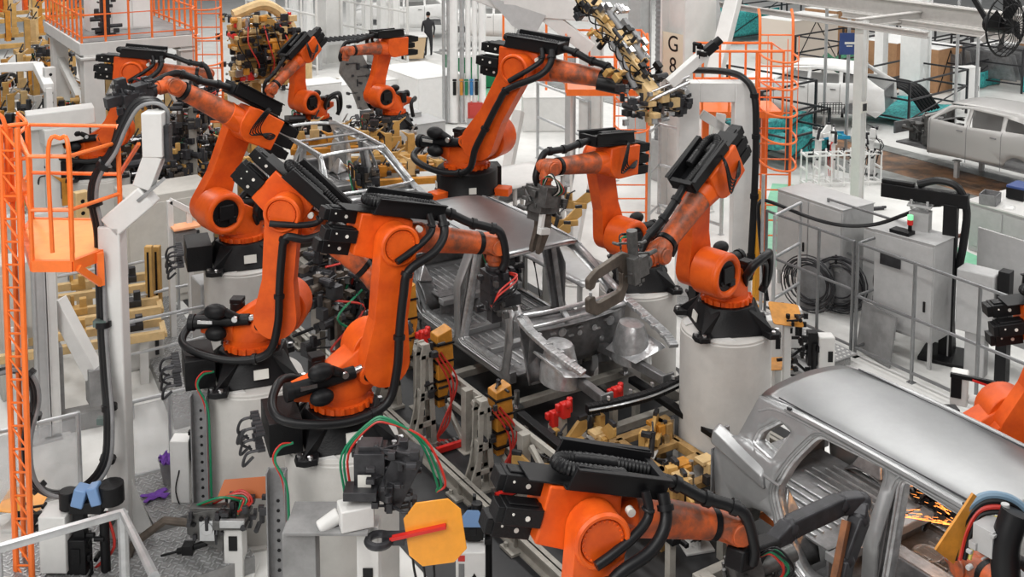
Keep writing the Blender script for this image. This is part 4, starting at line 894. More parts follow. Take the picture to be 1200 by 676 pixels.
def carton(px, py, lb, w, d, h, rz=8, z=0, m=CARD):
    v = at(px, py, z); t = thing('cardboard_box', lb, 'box', (v.x, v.y, z), R(rz), 'boxes in the parts store'); b = MB(); b.box((0, 0, h/2), (w, d, h)); b.build('carton', m, t, bevel=.01)
    b = MB(); b.box((0, 0, h+.006), (w*1.0, d*1.02, .014)); b.box((0, 0, h+.014), (.08, d, .004)); b.build('lid', WHITEB, t)
    b = MB(); b.bar((-w*.48, -d/2-.012, .05), (0, -d/2-.012, h*.95), .03, .02); b.bar((0, -d/2-.012, h*.95), (w*.48, -d/2-.012, .05), .03, .02); b.build('strap', BLACK, t)
carton(1046, 97, 'brown box behind the slim white column', 2.2, 1.5, 1.6)
carton(1088, 103, 'brown box right of the thick white column', 1.6, 1.5, 1.5)
carton(980, 62, 'brown box under a white lid above the green netted rack', 2.4, 1.5, 1.9)
carton(935, 72, 'pale box beyond the caged ladder', 3.0, 1.6, 1.8, m=mat('pale_box', (.62, .55, .48), .6))
carton(1160, 90, 'long brown box among the pressings', 3.2, 1.2, 1.2)
t = cabinet('small white information cabinet between the racks and the grey body', *g2(1131, 126), R(-20), .7, .4, 1.3, WHITEB, 1, name='information_cabinet')
# G8 column and duct
t = thing('steel_column', 'big white column painted G 8 behind the gripper', 'column', (16.25, 18.33, 0), 0)
b = MB(); b.box((.08, -.38, 4), (.9, .06, 8)); b.box((.08, .38, 4), (.9, .06, 8)); b.box((.1, 0, 4), (.2, .72, 8)); b.box((-.16, 0, 4), (.02, .7, 8)); b.box((0, 0, .02), (.9, 1.1, .04)); b.build('shaft', WHITE, t, bevel=.006)
zc = hz(789, 65, (15.95, 18.0))
GM = Matrix.Translation((-.325, -.18, 0)) @ Matrix.Rotation(R(-90), 4, 'Z') @ Matrix.Rotation(R(90), 4, 'X')
b = MB(); b.box((-.33, .0, zc-.05), (.02, .76, 1.0)); b.build('label_field', mat('cream_field', (.62, .58, .46), .5), t)
txt('G', .50, 'letter', BLACK, t, Matrix.Translation((-.345, 0, zc+.20)) @ Matrix.Rotation(R(-90), 4, 'Z') @ Matrix.Rotation(R(90), 4, 'X'))
txt('8', .50, 'letter', BLACK, t, Matrix.Translation((-.345, 0, zc-.28)) @ Matrix.Rotation(R(-90), 4, 'Z') @ Matrix.Rotation(R(90), 4, 'X'))
v = at(774, 210); t = thing('ventilation_duct', 'grey corrugated duct rising left of the G 8 column', 'duct', (v.x, v.y, 0)); b = MB(); pr_ = []
z = 1.0
while z < 9: pr_ += [(.16, z), (.175, z+.05), (.16, z+.10)]; z += .12
b.lathe(pr_, n=20); b.build('duct', MGREY, t, ang=20); b = MB(); b.box((0, .0, .5), (.4, .4, 1.0)); b.build('fan_box', LGREY, t, bevel=.01)
t = post('pale column behind the ochre gripper left of the duct', *g2(748, 190), 8, .5, LGREY, 'steel_column', cat='column')
# portal frame with braces
px0, px1 = g2(803, 350), g2(866, 350)
t = thing('portal_frame', 'white box-section portal frame right of the G 8 column', 'frame', (px0[0], px0[1], 0), bearing(px0, px1)); wdt = (Vector(px1)-Vector(px0)).length; ht_ = hz(868, 95, px1)
for x in (0, wdt): b = MB(); b.box((x, 0, ht_/2), (.34, .34, ht_)); b.box((x, 0, .02), (.6, .6, .04)); b.build('upright', WHITE, t, bevel=.012)
b = MB(); b.box((wdt/2, 0, ht_-.17), (wdt-.34, .335, .34)); b.build('lintel', WHITE, t, bevel=.012)
b = MB(); b.bar((.25, .1, ht_-.6), (wdt-.15, .1, ht_-.95), .12, .16); b.bar((.28, .1, ht_-2.6), (.6, .1, ht_-.6), .12, .16); b.each('brace', WHITE, t, bevel=.01)
t = thing('dress_hose', 'black hose bundle arching over the portal frame and down its right side', 'hose', (px1[0], px1[1], 0)); o = Vector((px1[0], px1[1], 0)); P = []
for x, y in ((815, 80), (850, 84), (872, 92), (884, 112), (886, 160), (884, 230), (880, 300)): 
    gq = (px1[0]-.4, px1[1]-.25) if x > 860 else (px0[0]+(px1[0]-px0[0])*(x-800)/68., px0[1]-.3); P.append(Vector((gq[0]+(x-868)*.0, gq[1], 0)))
P = [atX(x, y, px1[0]-.1)-o for x, y in ((812, 82), (850, 84), (872, 92), (884, 112), (886, 160), (884, 230), (880, 300))]
b = MB(); b.hose(P, .06, 10, 6); b.build('hose', HOSE, t); b = MB()
for q in P[3:]: b.cyl(q-Vector((0, 0, .04)), q+Vector((0, 0, .04)), .075, n=10)
b.build('hose_clamp', BLACK, t)
for k, (x0, y0, x1, y1) in enumerate(((857, -5, 835, 160), (835, 40, 850, 0))):
    pass
t = thing('slanted_brace', 'slanted white tube brace rising behind the portal frame', 'brace', tuple(at(815, 175, 2.0))); p = at(815, 175, 2.0); q = atX(862, -10, p.x+2.2); b = MB(); b.bar((0, 0, 0), q-p, .30, .30); b.each('brace', WHITE, t, bevel=.02)
t = thing('slanted_brace', 'slanted grey brace leaning the other way behind the portal frame', 'brace', tuple(atX(846, 60, 19))); p = atX(846, 60, 19); q = atX(832, -10, 19.1); b = MB(); b.bar((0, 0, 0), q-p, .25, .25); b.each('brace', LGREY, t, bevel=.02)
# caged ladders and platforms right of centre
cx, cy = g2(902, 318); zt = hz(893, 40, (cx, cy))
cage_ladder('orange caged ladder right of the portal frame, reaching the floor', cx+.35, cy+.3, 0, zt, R(-35), w=.62, hoop0=2.1, hs=.5, deep=1.05)
pz = hz(893, 135, (cx, cy))
t = thing('service_platform', 'small orange service platform at the caged ladder by the portal frame', 'platform', (cx-.2, cy+.75, pz), R(-33)); b = MB(); b.box((0, 0, 0), (1.5, 1.0, .12)); b.build('deck', RAILO, t); b = MB()
for x in (-.75, -.25, .25, .75):
    for y in (-.5, .5): b.cyl((x, y, 0), (x, y, 1.2), .024, n=6)
b.each('baluster', RAILO, t); b = MB()
for z in (.5, 1.2): b.tube([(-.75, -.5, z), (.75, -.5, z), (.75, .5, z), (-.75, .5, z)], .026, 6, closed=True)
b.each('handrail', RAILO, t); b = MB(); b.bar((-.6, 0, -pz), (-.6, 0, 0), .12); b.bar((.6, .3, -pz), (.6, .3, 0), .12); b.each('support_leg', RAILO, t)
cx, cy = g2(738, 262); zt = hz(738, 62, (cx, cy))
cage_ladder('orange caged ladder between the ochre gripper and the G 8 column', cx, cy, 0, zt, R(-33), w=.70, hoop0=1.6, hs=.6, deep=.9)
pz = hz(738, 110, (cx, cy))
t = thing('service_platform', 'orange service platform half hidden behind the ochre gripper', 'platform', (cx-.1, cy+.8, pz), R(-33)); b = MB(); b.box((0, 0, 0), (1.7, 1.0, .14)); b.build('deck', RAILO, t); b = MB()
for x in (-.85, -.3, .3, .85): b.cyl((x, .5, 0), (x, .5, 1.2), .024, n=6)
for x in (-.85, .85): b.cyl((x, -.5, 0), (x, -.5, 1.2), .024, n=6)
b.each('baluster', RAILO, t); b = MB()
for z in (.6, 1.2): b.tube([(-.85, -.5, z), (-.85, .5, z), (.85, .5, z), (.85, -.5, z)], .026, 6)
b.each('handrail', RAILO, t); b = MB(); b.bar((-.7, .3, -pz), (-.7, .3, -.08), .06); b.each('support_leg', WHITE, t)
railing('grey_handrail', 'grey pipe handrail on the floor between the orange ladders', 'railing', [g2(760, 262), g2(772, 250), g2(845, 275)], 2.0, (.2, 1.1, 2.0), ALU, r=.04)
railing('grey_handrail', 'grey pipe handrail behind the right caged ladder', 'railing', [g2(905, 392), g2(935, 372)], 2.0, (.6, 1.3, 2.0), ALU, r=.03)
# ---------------------------------------------------------------- left side
CHK = mat('checker_plate', (.33, .33, .33), .42, metal=.5, noise=.3, nscale=5)
def checker(label, pts, z0, z1):
    t = thing('checker_walkway', label, 'walkway', (pts[0][0], pts[0][1], z0)); o = Vector((pts[0][0], pts[0][1]))
    P = [Vector(p)-o for p in pts]; b = MB(); b.prism([(p.x, p.y) for p in P], z1-z0); b.build('tread_plate', CHK, t)
    xs_ = [p.x for p in P]; ys = [p.y for p in P]; b = MB(); i = 0
    def inside(x, y):
        c = False
        for a, q in zip(P, P[1:]+P[:1]):
            if (a.y > y) != (q.y > y) and x < (q.x-a.x)*(y-a.y)/(q.y-a.y)+a.x: c = not c
        return c
    y = min(ys)+.04
    while y < max(ys):
        x = min(xs_)+.04+(.03 if i % 2 else 0); j = 0
        while x < max(xs_):
            if inside(x, y): b.box((x, y, z1-z0+.003), (.055, .014, .007), R(45 if (i+j) % 2 else -45))
            x += .065; j += 1
        y += .06; i += 1
    o_ = b.build('tread_pattern', ALU, t); o_['kind'] = 'stuff'
    return t
checker('checker plate walkway along the lower left, under the blue clamp station', [(1.3, 12.75), (1.3, 11.6), (2.5, 11.0), (3.75, 11.0), (3.75, 12.0), (2.9, 12.0), (2.9, 12.75)], 0, .22)
checker('checker plate step beside the purple bucket', [(3.0, 12.75), (3.0, 12.2), (3.5, 12.2), (3.5, 13.3), (3.0, 13.3)], 0, .2)
checker('checker plate walkway running back between the rails left of the third robot', [(3.9, 14.6), (4.9, 14.6), (5.1, 19.5), (4.4, 19.5)], 0, .15)
# pole with bent head
pb = (2.66, 12.22); D0 = pr_d = Vector((pb[0], pb[1], 0)).dot(Vector((fwv.x, fwv.y, 0)))/math.cos(CTH)
zt = hz(139, 262, pb)
t = thing('hose_mast', 'thick pale square mast with a bent head carrying black hoses', 'mast', (pb[0], pb[1], 0), R(-33))
b = MB(); b.box((0, 0, zt/2), (.24, .24, zt)); b.box((0, 0, .02), (.5, .5, .04)); b.build('mast_tube', WHITE, t, bevel=.02)
b = MB(); b.hull([(.1, -.01, .04), (.1, .01, .04), (.42, -.01, .04), (.42, .01, .04), (.1, -.01, .9), (.1, .01, .9)]); b.build('gusset', WHITE, t)
b = MB(); b.bar((0, 0, zt-.02), (.42, 0, zt+.34), .24, .26); b.build('bent_arm', WHITE, t, bevel=.02)
b = MB(); b.box((.44, 0, zt+.38), (.28, .28, .035), Matrix.Rotation(R(-40), 3, 'Y')); b.build('flange', CONC, t)
b = MB(); b.bar((.36, 0, zt+.42), (.50, .0, zt+.78), .20, .20); b.bar((.50, 0, zt+.76), (.50, 0, zt+1.24), .22, .22); b.build('upper_tube', WHITE, t, bevel=.01)
b = MB(); b.box((.64, 0, zt+.90), (.05, .12, .4)); b.build('valve_strip', DGREY, t)
for z in (zt-1.05, zt-2.15, zt-3.3): b = MB(); b.box((-.10, -.16, z), (.14, .08, .07)); b.build('hose_bracket', mat('bracket_green_grey', (.10, .14, .13), .5), t)
PX = [(193, 150), (193, 128), (180, 119), (160, 124), (145, 150), (133, 178), (115, 205), (110, 232), (117, 270), (119, 320), (121, 380), (125, 440), (129, 500), (124, 545), (98, 574), (62, 580), (38, 560), (33, 515), (43, 470), (37, 443), (18, 433), (-12, 440)]
t = thing('hose_bundle', 'black hose bundle looping from the mast head down to the lower left', 'hose', (pb[0], pb[1], 0)); o = Vector((pb[0], pb[1], 0))
for k in range(3):
    b = MB(); P = [dp(x+(k-1)*3.0, y+(k-1)*(2 if y > 500 or y < 150 else 0), 12.05-.04*k-(.0 if y < 500 else .12))-o for x, y in PX]; b.hose(P, (.042, .030, .022)[k], 8, 5); b.build('hose', HOSE if k != 2 else MGREY, t)
b = MB(); q = catmull([dp(x, y, 12.0)-o for x, y in PX], 5)
for i in (28, 36, 50, 58, 64, 78, 88, 96): d = (q[i+1]-q[i]).normalized(); b.cyl(q[i]-d*.03, q[i]+d*.03, .085, n=10)
b.each('cable_tie', HOSE, t)
# orange service platform on the left
PT_ = [Vector((2.40, 12.05)), Vector((1.90, 12.0)), Vector((1.60, 12.7)), Vector((1.75, 13.6)), Vector((2.75, 13.5)), Vector((2.80, 12.9))]
PT_ = [Vector((at(x, y, 3.5).x, at(x, y, 3.5).y)) for x, y in ((85, 306), (38, 306), (27, 270), (38, 256), (142, 258), (142, 284))]
t = thing('service_platform', 'orange service platform with gated railing at the left of the mast', 'platform', (PT_[0].x, PT_[0].y, 3.5)); o = PT_[0]; P = [p-o for p in PT_]
b = MB(); b.prism([(p.x, p.y) for p in P], .012, Matrix.Translation((0, 0, -.01))); b.build('deck', PLATO, t)
b = MB()
for a, q in zip(P, P[1:]+P[:1]): b.bar((a.x, a.y, -.05), (q.x, q.y, -.05), .05, .12)
b.build('deck_frame', RAILO, t); b = MB()
k0 = P[0]; b.bar((k0.x+.05, k0.y, -.08), (k0.x+.30, k0.y+.12, -.34), .06, .07); b.bar((k0.x+.30, k0.y+.12, -.36), (k0.x+.30, k0.y+.12, 0), .06, .07); b.build('support_bracket', RAILO, t)
for i, p in enumerate(P):
    b = MB(); b.cyl((p.x, p.y, 0), (p.x, p.y, 1.12), .024, n=8); b.build('baluster', RAILO, t)
for i, (a, q) in enumerate(zip(P, P[1:]+P[:1])):
    for z in (.55, 1.12): b = MB(); b.cyl((a.x, a.y, z), (q.x, q.y, z), .022, n=8); b.build('handrail', RAILO, t)
b = MB(); m_ = P[0].lerp(P[1], .5); b.tube(catmull([(P[0].x, P[0].y-.02, .1), (P[0].x, P[0].y-.02, 1.2), (m_.x+.12, m_.y-.02, 1.30), (m_.x, m_.y-.02, 1.2), (m_.x, m_.y-.02, .1)], 5), .024, 8); b.build('gate', RAILO, t)
b = MB(); b.bar((P[4].x, P[4].y, .55), (P[5].x+.2, P[5].y-.1, 1.1), .035); b.bar((P[5].x, P[5].y, .1), (P[4].x, P[4].y, 1.1), .03); b.build('diagonal_rail', RAILO, t)
t = thing('lattice_mast', 'orange lattice ladder mast running the full height of the left edge', 'ladder', tuple(dp(30, 700, 11.6)*1)); o = Vector(t.location)
A_ = dp(38, 690, 11.6)-o; B_ = dp(20, 690, 11.7)-o; A2_ = dp(20, 150, 11.8)-o; B2_ = dp(0, 150, 11.9)-o
b = MB(); b.cyl(A_, A2_, .032, n=8); b.cyl(B_, B2_, .032, n=8); C0 = dp(30, 690, 11.95)-o; C1 = dp(12, 150, 12.1)-o; b.cyl(C0, C1, .028, n=8); b.each('chord', RAILO, t)
b = MB(); n = 20
for i in range(n):
    u, v_ = i/n, (i+1)/n; a, a2 = A_.lerp(A2_, u), A_.lerp(A2_, v_); c, c2 = B_.lerp(B2_, u), B_.lerp(B2_, v_); e = C0.lerp(C1, (u+v_)/2)
    b.cyl(a, c, .012, n=6); b.cyl(a, c2, .011, n=6); b.cyl(a, e, .010, n=6)
b.each('lacing', RAILO, t)
t = thing('service_platform', 'orange platform edge with arched rails cut off by the left frame edge', 'platform', tuple(dp(-12, 225, 12.2))); b = MB(); b.box((0, 0, 0), (.75, .7, .10)); b.build('deck', RAILO, t); b = MB()
for x, y in ((.36, -.3), (.36, .3), (.1, -.3), (-.2, -.3)): b.cyl((x, y, 0), (x, y, .75), .024, n=6)
b.each('baluster', RAILO, t); b = MB()
for z in (.4, .78): b.tube(catmull([(-.4, -.3, z), (.25, -.3, z), (.36, -.25, z), (.36, .3, z)], 3), .024, 6)
b.tube(catmull([(-.1, -.32, 0), (-.1, -.32, .8), (.02, -.32, .92), (.14, -.32, .8), (.14, -.32, 0)], 4), .026, 6); b.each('handrail', RAILO, t)
# guard panels with clear sheets
CLR = mat('clear_sheet', (.62, .63, .64), .2, alpha=.34, noise=.4, nscale=4)
zs = (.12, 1.08)
railing('guard_panel_fence', 'low aluminium guard fence with clear panels left of the mast', 'fence', [(.9, 13.6), (1.75, 13.58), (2.48, 13.55)], 1.1, zs, ALU, r=.028, panel=CLR)
railing('guard_panel_fence', 'low aluminium guard fence with clear panels right of the mast', 'fence', [(3.02, 13.5), (3.55, 13.48), (4.0, 13.46)], 1.1, zs, ALU, r=.028, panel=CLR)
railing('pipe_rail', 'bright aluminium corner rail in the lower left corner', 'railing', [(1.25, 11.14), (2.42, 11.1), (2.42, 9.9)], 1.1, (1.1,), ALU, r=.055)
# machine base behind, frames
railing('pipe_rail', 'two-bar silver rail behind the mast, nearer one', 'railing', [(3.55, 15.93), (4.85, 15.93), (4.85, 14.9)], 1.1, (.62, 1.1), ALU, r=.028)
railing('pipe_rail', 'silver rail farther back beside the cream machine panels', 'railing', [(4.35, 19.2), (5.35, 19.2)], 1.5, (.5, 1.0, 1.5), ALU, r=.028)
railing('pipe_rail', 'silver rail between the steel posts on the far left', 'railing', [(2.2, 17.2), (3.7, 17.3)], 1.5, (.6, 1.5), ALU, r=.028)
def at2(x, y, z=0): v = at(x, y, z); return (v.x, v.y, z)
def frame_post(label, px, py, ytop, w, m, group=None):
    g = g2(px, py); z1 = hz(px, ytop, g); return post(label, g[0], g[1], z1, w, m, group=group, rz=R(0))
frame_post('grey double steel post under the orange platform', 52, 512, 305, .20, LGREY)
frame_post('pale steel post right of the grey double post', 66, 508, 305, .16, WHITE)
frame_post('thin silver post left of the grey double post', 31, 520, 300, .07, ALU)
t = thing('slanted_brace', 'pale diagonal brace with a grey foot box behind the mast', 'brace', at2(70, 505)); o = Vector(t.location); p = dp(66, 352, 15.0)-o; q = dp(112, 440, 15.0)-o; b = MB(); b.bar(p, q, .20, .2); b.build('brace', WHITE, t, bevel=.01); b = MB(); b.box(q+Vector((.02, 0, -.12)), (.26, .26, .5)); b.build('foot_box', CONC, t, bevel=.01); b = MB(); b.bar((0, 0, .12), (.95, -.1, .12), .25, .24); b.bar((0, 0, .3), (0, 0, 1.2), .14, .14); b.build('sill', CONC, t, bevel=.01)
# ochre slide conveyors
def slide(label, p, q, w, m=TANL, h=.12, legs=True, z=.8, units=3, seed=1, group='ochre slide rails'):
    d = Vector(q)-Vector(p); t = thing('slide_rail', label, 'rail', (p[0], p[1], 0), math.atan2(d.y, d.x), group); L = d.length; b = MB()
    for y in (-w/2, w/2): b.box((L/2, y, z), (L, .10, h))
    b.each('side_beam', m, t, bevel=.006); b = MB()
    n = max(2, int(L/.7))
    for k in range(n+1): b.box((L*k/n, 0, z-.02), (.08, w, .06))
    b.each('cross_bar', m, t); 
    for k in (0, 1):
        b = MB(); b.box((L*(.12+.76*k), 0, (z-.05)/2), (.12, .12, z-.05)); b.build('leg', WHITE, t)
    rr = random.Random(seed)
    for k in range(units):
        b = MB(); x = L*(k+.5)/units; b.box((x, 0, z+.10), (.22, w*.5, .10)); b.box((x+.05, rr.uniform(-.1, .1), z+.2), (.1, .1, .16)); b.cyl((x-.1, .1, z+.12), (x-.1, .1, z+.3), .03, n=8); b.build('carriage', (WHITE, TAN, DGREY)[k % 3], t, bevel=.005)
    return t
slide('ochre slide rail crossing behind the mast, nearest of three', (1.9, 16.6), (4.2, 16.2), .5, seed=2)
slide('ochre slide rail crossing behind the mast, middle one', (2.1, 17.5), (4.4, 17.1), .4, seed=3)
slide('ochre slide rail crossing behind the mast, farthest of three', (2.3, 18.6), (4.6, 18.2), .5, seed=4)
for k, (x, y) in enumerate(((178, 408), (187, 400))):
    g = g2(x, y); z1 = hz(x, 288, g); t = thing('guide_post', ('ochre slotted guide post right of the mast, left one of the pair', 'ochre slotted guide post right of the mast, right one of the pair')[k], 'post', (g[0], g[1], 0), R(-33), 'ochre guide posts'); b = MB(); b.box((0, 0, z1/2), (.11, .11, z1)); b.build('post', TAN, t, bevel=.006); b = MB(); b.box((.0, -.06, z1*.7), (.03, .01, z1*.5)); b.build('slot', BLACK, t); b = MB(); b.box((0, 0, .05), (.2, .2, .1)); b.build('foot', TAN, t)
# cream machine enclosures
def enclosure(label, px, py, ytop, w, d, rz=0, m=None, n=2):
    g = g2(px, py); h = hz(px, ytop, g); t = thing('machine_enclosure', label, 'enclosure', (g[0], g[1], 0), R(rz)); b = MB(); b.box((0, 0, h/2), (w, d, h)); b.build('panel_body', m or mat('cream_panel', (.52, .50, .46), .5, noise=.08), t, bevel=.02)
    for k in range(n): b = MB(); b.box((-w/2+w*(k+.5)/n, -d/2-.01, h*.5), (w/n-.06, .02, h*.86)); b.build('cover_panel', m or MATS['cream_panel'], t, bevel=.008)
    b = MB(); b.box((w*.3, -d/2-.04, h*.55), (.05, .04, .3)); b.build('handle', DGREY, t)
    return t
enclosure('tall cream machine enclosure behind the silver rails, right of the mast', 195, 345, 218, 1.5, .9, 0)
enclosure('cream machine enclosure under the orange platform', 35, 455, 300, .8, .5, 0)
enclosure('pale grey enclosure left of the third robot pedestal', 248, 430, 325, .42, .5, 0, LGREY, 1)
enclosure('white low machine block right of the mast at the guide posts', 165, 425, 378, .6, .5, 0, WHITE, 1)
for k, (x, y) in enumerate(((212, 240), (224, 250))):
    g = g2(x, 400); 
t = thing('arch_guard', 'white angled guard frame with a salmon top plate left of the third robot', 'guard', at2(222, 400)); o = Vector(t.location)
b = MB(); zz = hz(205, 232, (o.x, o.y)); b.bar((-.25, 0, 0), (-.25, 0, zz), .09); b.bar((-.25, 0, zz), (.55, 0, zz-.55), .09); b.bar((.05, 0, 0), (.05, 0, zz-.2), .08); b.build('frame', WHITE, t, bevel=.008)
b = MB(); b.box((-.05, -.1, zz-.42), (.42, .3, .03)); b.build('top_plate', mat('salmon_plate', (.9, .42, .22), .5), t); b = MB(); b.box((-.05, -.05, zz-.75), (.34, .2, .5)); b.build('back_plate', CONC, t)
# top-left white platform on columns
DX0, DX1, DY0, DY1, DZ = 4.85, 7.45, 24.75, 28.9, 3.85
t = thing('steel_platform', 'white steel platform on thick columns with orange railing, top left', 'platform', (DX0, DY0, 0)); W_, L_ = DX1-DX0, DY1-DY0
b = MB(); b.box((W_/2, L_/2, DZ-.13), (W_, L_, .26)); b.build('deck', WHITE, t, bevel=.01)
b = MB(); b.box((W_/2, L_/2, DZ+.01), (W_-.1, L_-.1, .01)); b.build('deck_floor', CONC, t)
for x, y, w in ((.28, .2, .42), (W_-.25, .25, .36), (.28, L_-.3, .36), (W_-.3, L_-.3, .36)): b = MB(); b.box((x, y, (DZ-.26)/2), (w, w, DZ-.26)); b.box((x, y, DZ-.33), (w+.14, w+.14, .05)); b.build('column', WHITE, t, bevel=.01)
b = MB(); b.bar((.5, .2, DZ-1.5), (1.1, .2, DZ-.3), .16, .16); b.bar((W_-.5, .25, DZ-1.5), (W_-1.1, .25, DZ-.3), .16, .16); b.bar((.28, .5, DZ-1.6), (.28, 1.6, DZ-.3), .16, .16); b.bar((.28, .3, DZ-1.9), (.28, L_-.4, DZ-.9), .16, .16); b.each('brace', WHITE, t, bevel=.008)
o = Vector((0, 0, DZ)); ring_ = [(.06, .06), (W_-.06, .06), (W_-.06, L_-.06), (.06, L_-.06)]
for z in (.12, .6, 1.15): b = MB(); b.tube([(x, y, DZ+z) for x, y in ring_], .024, 6, closed=True); b.build('handrail', RAILO, t)
for i in range(4):
    a, q = Vector(ring_[i]), Vector(ring_[(i+1) % 4]); n = 5 if i % 2 == 0 else 9
    for k in range(n): p = a.lerp(q, k/n); b = MB(); b.cyl((p.x, p.y, DZ), (p.x, p.y, DZ+1.15), .026, n=6); b.build('baluster', RAILO, t)
cage_ladder('orange caged ladder at the right end of the white platform', *g2(250, 250), 0, 5.2, R(-30), w=.55, hoop0=2.2, hs=.6, deep=.6)
t = cabinet('white and black machine rack standing on the white platform', 6.1, 26.6, 0, 1.4, .6, 1.5, WHITEB, 3, z0=DZ+.015, name='machine_rack', cat='rack')
t = thing('gripper_rack', 'dark tool post standing on the white platform', 'tool', (5.6, 25.7, DZ+.015)); b = MB(); b.box((0, 0, .5), (.18, .18, 1.0)); knobs(b, random.Random(8), 20, (0, 0, .5), (.5, .4, 1.0), .05, .15); b.build('tool_post', DGREY, t)
# fixture tables with clamps: ochre tooling area, upper left
def tooling(label, x, y, z, rz, L, W, n, seed, frame=WHITE, cm=None, legs=True, group='ochre tooling frames', tall=.5):
    t = thing('tooling_frame', label, 'tooling frame', (x, y, 0), R(rz), group); rr = random.Random(seed); b = MB()
    for s in (-1, 1): b.box((0, s*W/2, z), (L, .14, .14))
    for k in range(3): b.box((-L/2+L*k/2, 0, z), (.14, W, .14))
    b.each('beam', frame, t, bevel=.008)
    if legs:
        for i in (-1, 1):
            for j in (-1, 1): b = MB(); b.box((i*(L/2-.1), j*W/2, (z-.07)/2), (.13, .13, z-.07)); b.build('leg', frame, t)
    for k in range(n):
        cx = -L/2+L*(k+.5)/n; cy = (W/2)*(1 if k % 2 else -1)*rr.uniform(.5, 1); h = tall*rr.uniform(.6, 1.2)
        b = MB(); b.box((cx, cy, z+.07+h/2), (.16, .08, h)); b.hull([(cx-.08, cy-.03, z+h), (cx+.08, cy-.03, z+h), (cx-.08, cy+.03, z+h), (cx+.08, cy+.03, z+h), (cx+.24*(1 if k % 2 else -1), cy-.03, z+h+.16), (cx+.24*(1 if k % 2 else -1), cy+.03, z+h+.16)]); b.box((cx, cy-.1*(1 if k % 2 else -1), z+.2), (.22, .06, .24)); c_ = b.build('tool_block', cm or (TAN, TANL, AMBERD)[k % 3], t, bevel=.008)
        b = MB(); b.cyl((cx-.06, cy, z+.2), (cx-.06, cy, z+h+.05), .035, n=8); b.box((cx+.1, cy+.05, z+h+.08), (.08, .1, .08)); b.cyl((cx, cy, z+h+.1), (cx+.12, cy, z+h+.3), .02, n=6); b.box((cx+.12, cy, z+.14), (.10, .12, .08)); b.build('clamp_unit', DGREY if k % 3 else STEEL, c_, bevel=.004)
        if k % 2 == 0: b = MB(); b.hose([(cx, cy, z+h), (cx+.1, cy+.15, z+h*.8), (cx+.05, cy+.2, z+.2), (cx-.1, cy+.1, z+.08)], .014, 5); b.build('air_hose', (REDH, HOSE, GREENH)[(k//2) % 3], c_)
    return t
def tl(px, py, z, lb, rz, L, W, n, seed, **k): v = at(px, py, z); return tooling(lb, v.x, v.y, z, rz, L, W, n, seed, **k)
tl(30, 150, 1.6, 'ochre and white tooling frame beyond the left orange platform', 0, 3.2, 1.6, 8, 1, tall=.6)
tl(95, 165, 1.6, 'ochre tooling frame in front of the white platform column', 0, 2.6, 1.4, 7, 2, tall=.7)
tl(40, 210, 1.4, 'white tooling frame seen through the orange platform railing', 0, 2.4, 1.4, 6, 3, tall=.6)
tl(75, 240, 1.4, 'white and ochre tooling frame just above the orange deck', 0, 2.0, 1.0, 5, 4, tall=.6)
tl(20, 105, 1.7, 'white beam tooling frame in the far upper left', 0, 3.4, 2.0, 8, 5, tall=.8)
tl(45, 45, 1.9, 'ochre tooling frame behind the orange robot in the top left corner', 0, 4.0, 2.4, 10, 6, tall=1.0, frame=TAN)
tl(240, 185, 1.4, 'ochre tooling frame between the mast head and the third robot link', 0, 2.2, 1.3, 7, 7, tall=.5, frame=TAN)
tl(215, 215, 1.1, 'ochre plank frame left of the third robot link arm', -60, 1.6, .5, 3, 8, tall=.3, frame=TANL)
tl(232, 160, 1.5, 'dense ochre tooling frame under the third robot gun', 0, 2.0, 1.2, 7, 9, tall=.5)
tl(150, 190, 1.2, 'tooling frame behind the bent mast head', 0, 2.0, 1.2, 5, 10, tall=.5)
for k, (x, y, z1, lb) in enumerate(((68, 130, 2.6, 'ochre drilled upright beside the white platform column'), (85, 140, 2.4, 'second ochre drilled upright, nearer the white platform column'), (58, 95, 3.4, 'long white slanting beam end in the upper left tooling'), (95, 245, 2.3, 'ochre drilled upright behind the platform railing'))):
    v = at(x, y, z1-.3); t = thing('drilled_upright', lb, 'upright', (v.x, v.y, 0), R(10)); b = MB(); b.box((0, 0, z1/2), (.22, .16, z1)); b.build('upright', TANL if k != 2 else WHITE, t, bevel=.01); b = MB()
    for i in range(6): b.cyl((0, -.081, z1-.15-.2*i), (0, -.085, z1-.15-.2*i), .035, n=8)
    b.each('hole', BLACK, t)
t = thing('bent_pipe_guard', 'white bent pipe frame lying over the upper left tooling', 'frame', at2(0, 180)); o = Vector(t.location); b = MB(); b.bar(dp(-10, 80, 24)-o, dp(44, 77, 24.5)-o, .2, .18); b.bar(dp(44, 77, 24.5)-o, dp(57, 103, 23)-o, .2, .18); b.build('frame_bar', WHITEB, t, bevel=.01)
for q in ((dp(-10, 80, 24), 0), (dp(57, 103, 23), 1)): b = MB(); e = q[0]-o; b.bar((e.x, e.y, 0-o.z), (e.x, e.y, e.z), .12); b.build('leg', WHITEB, t)
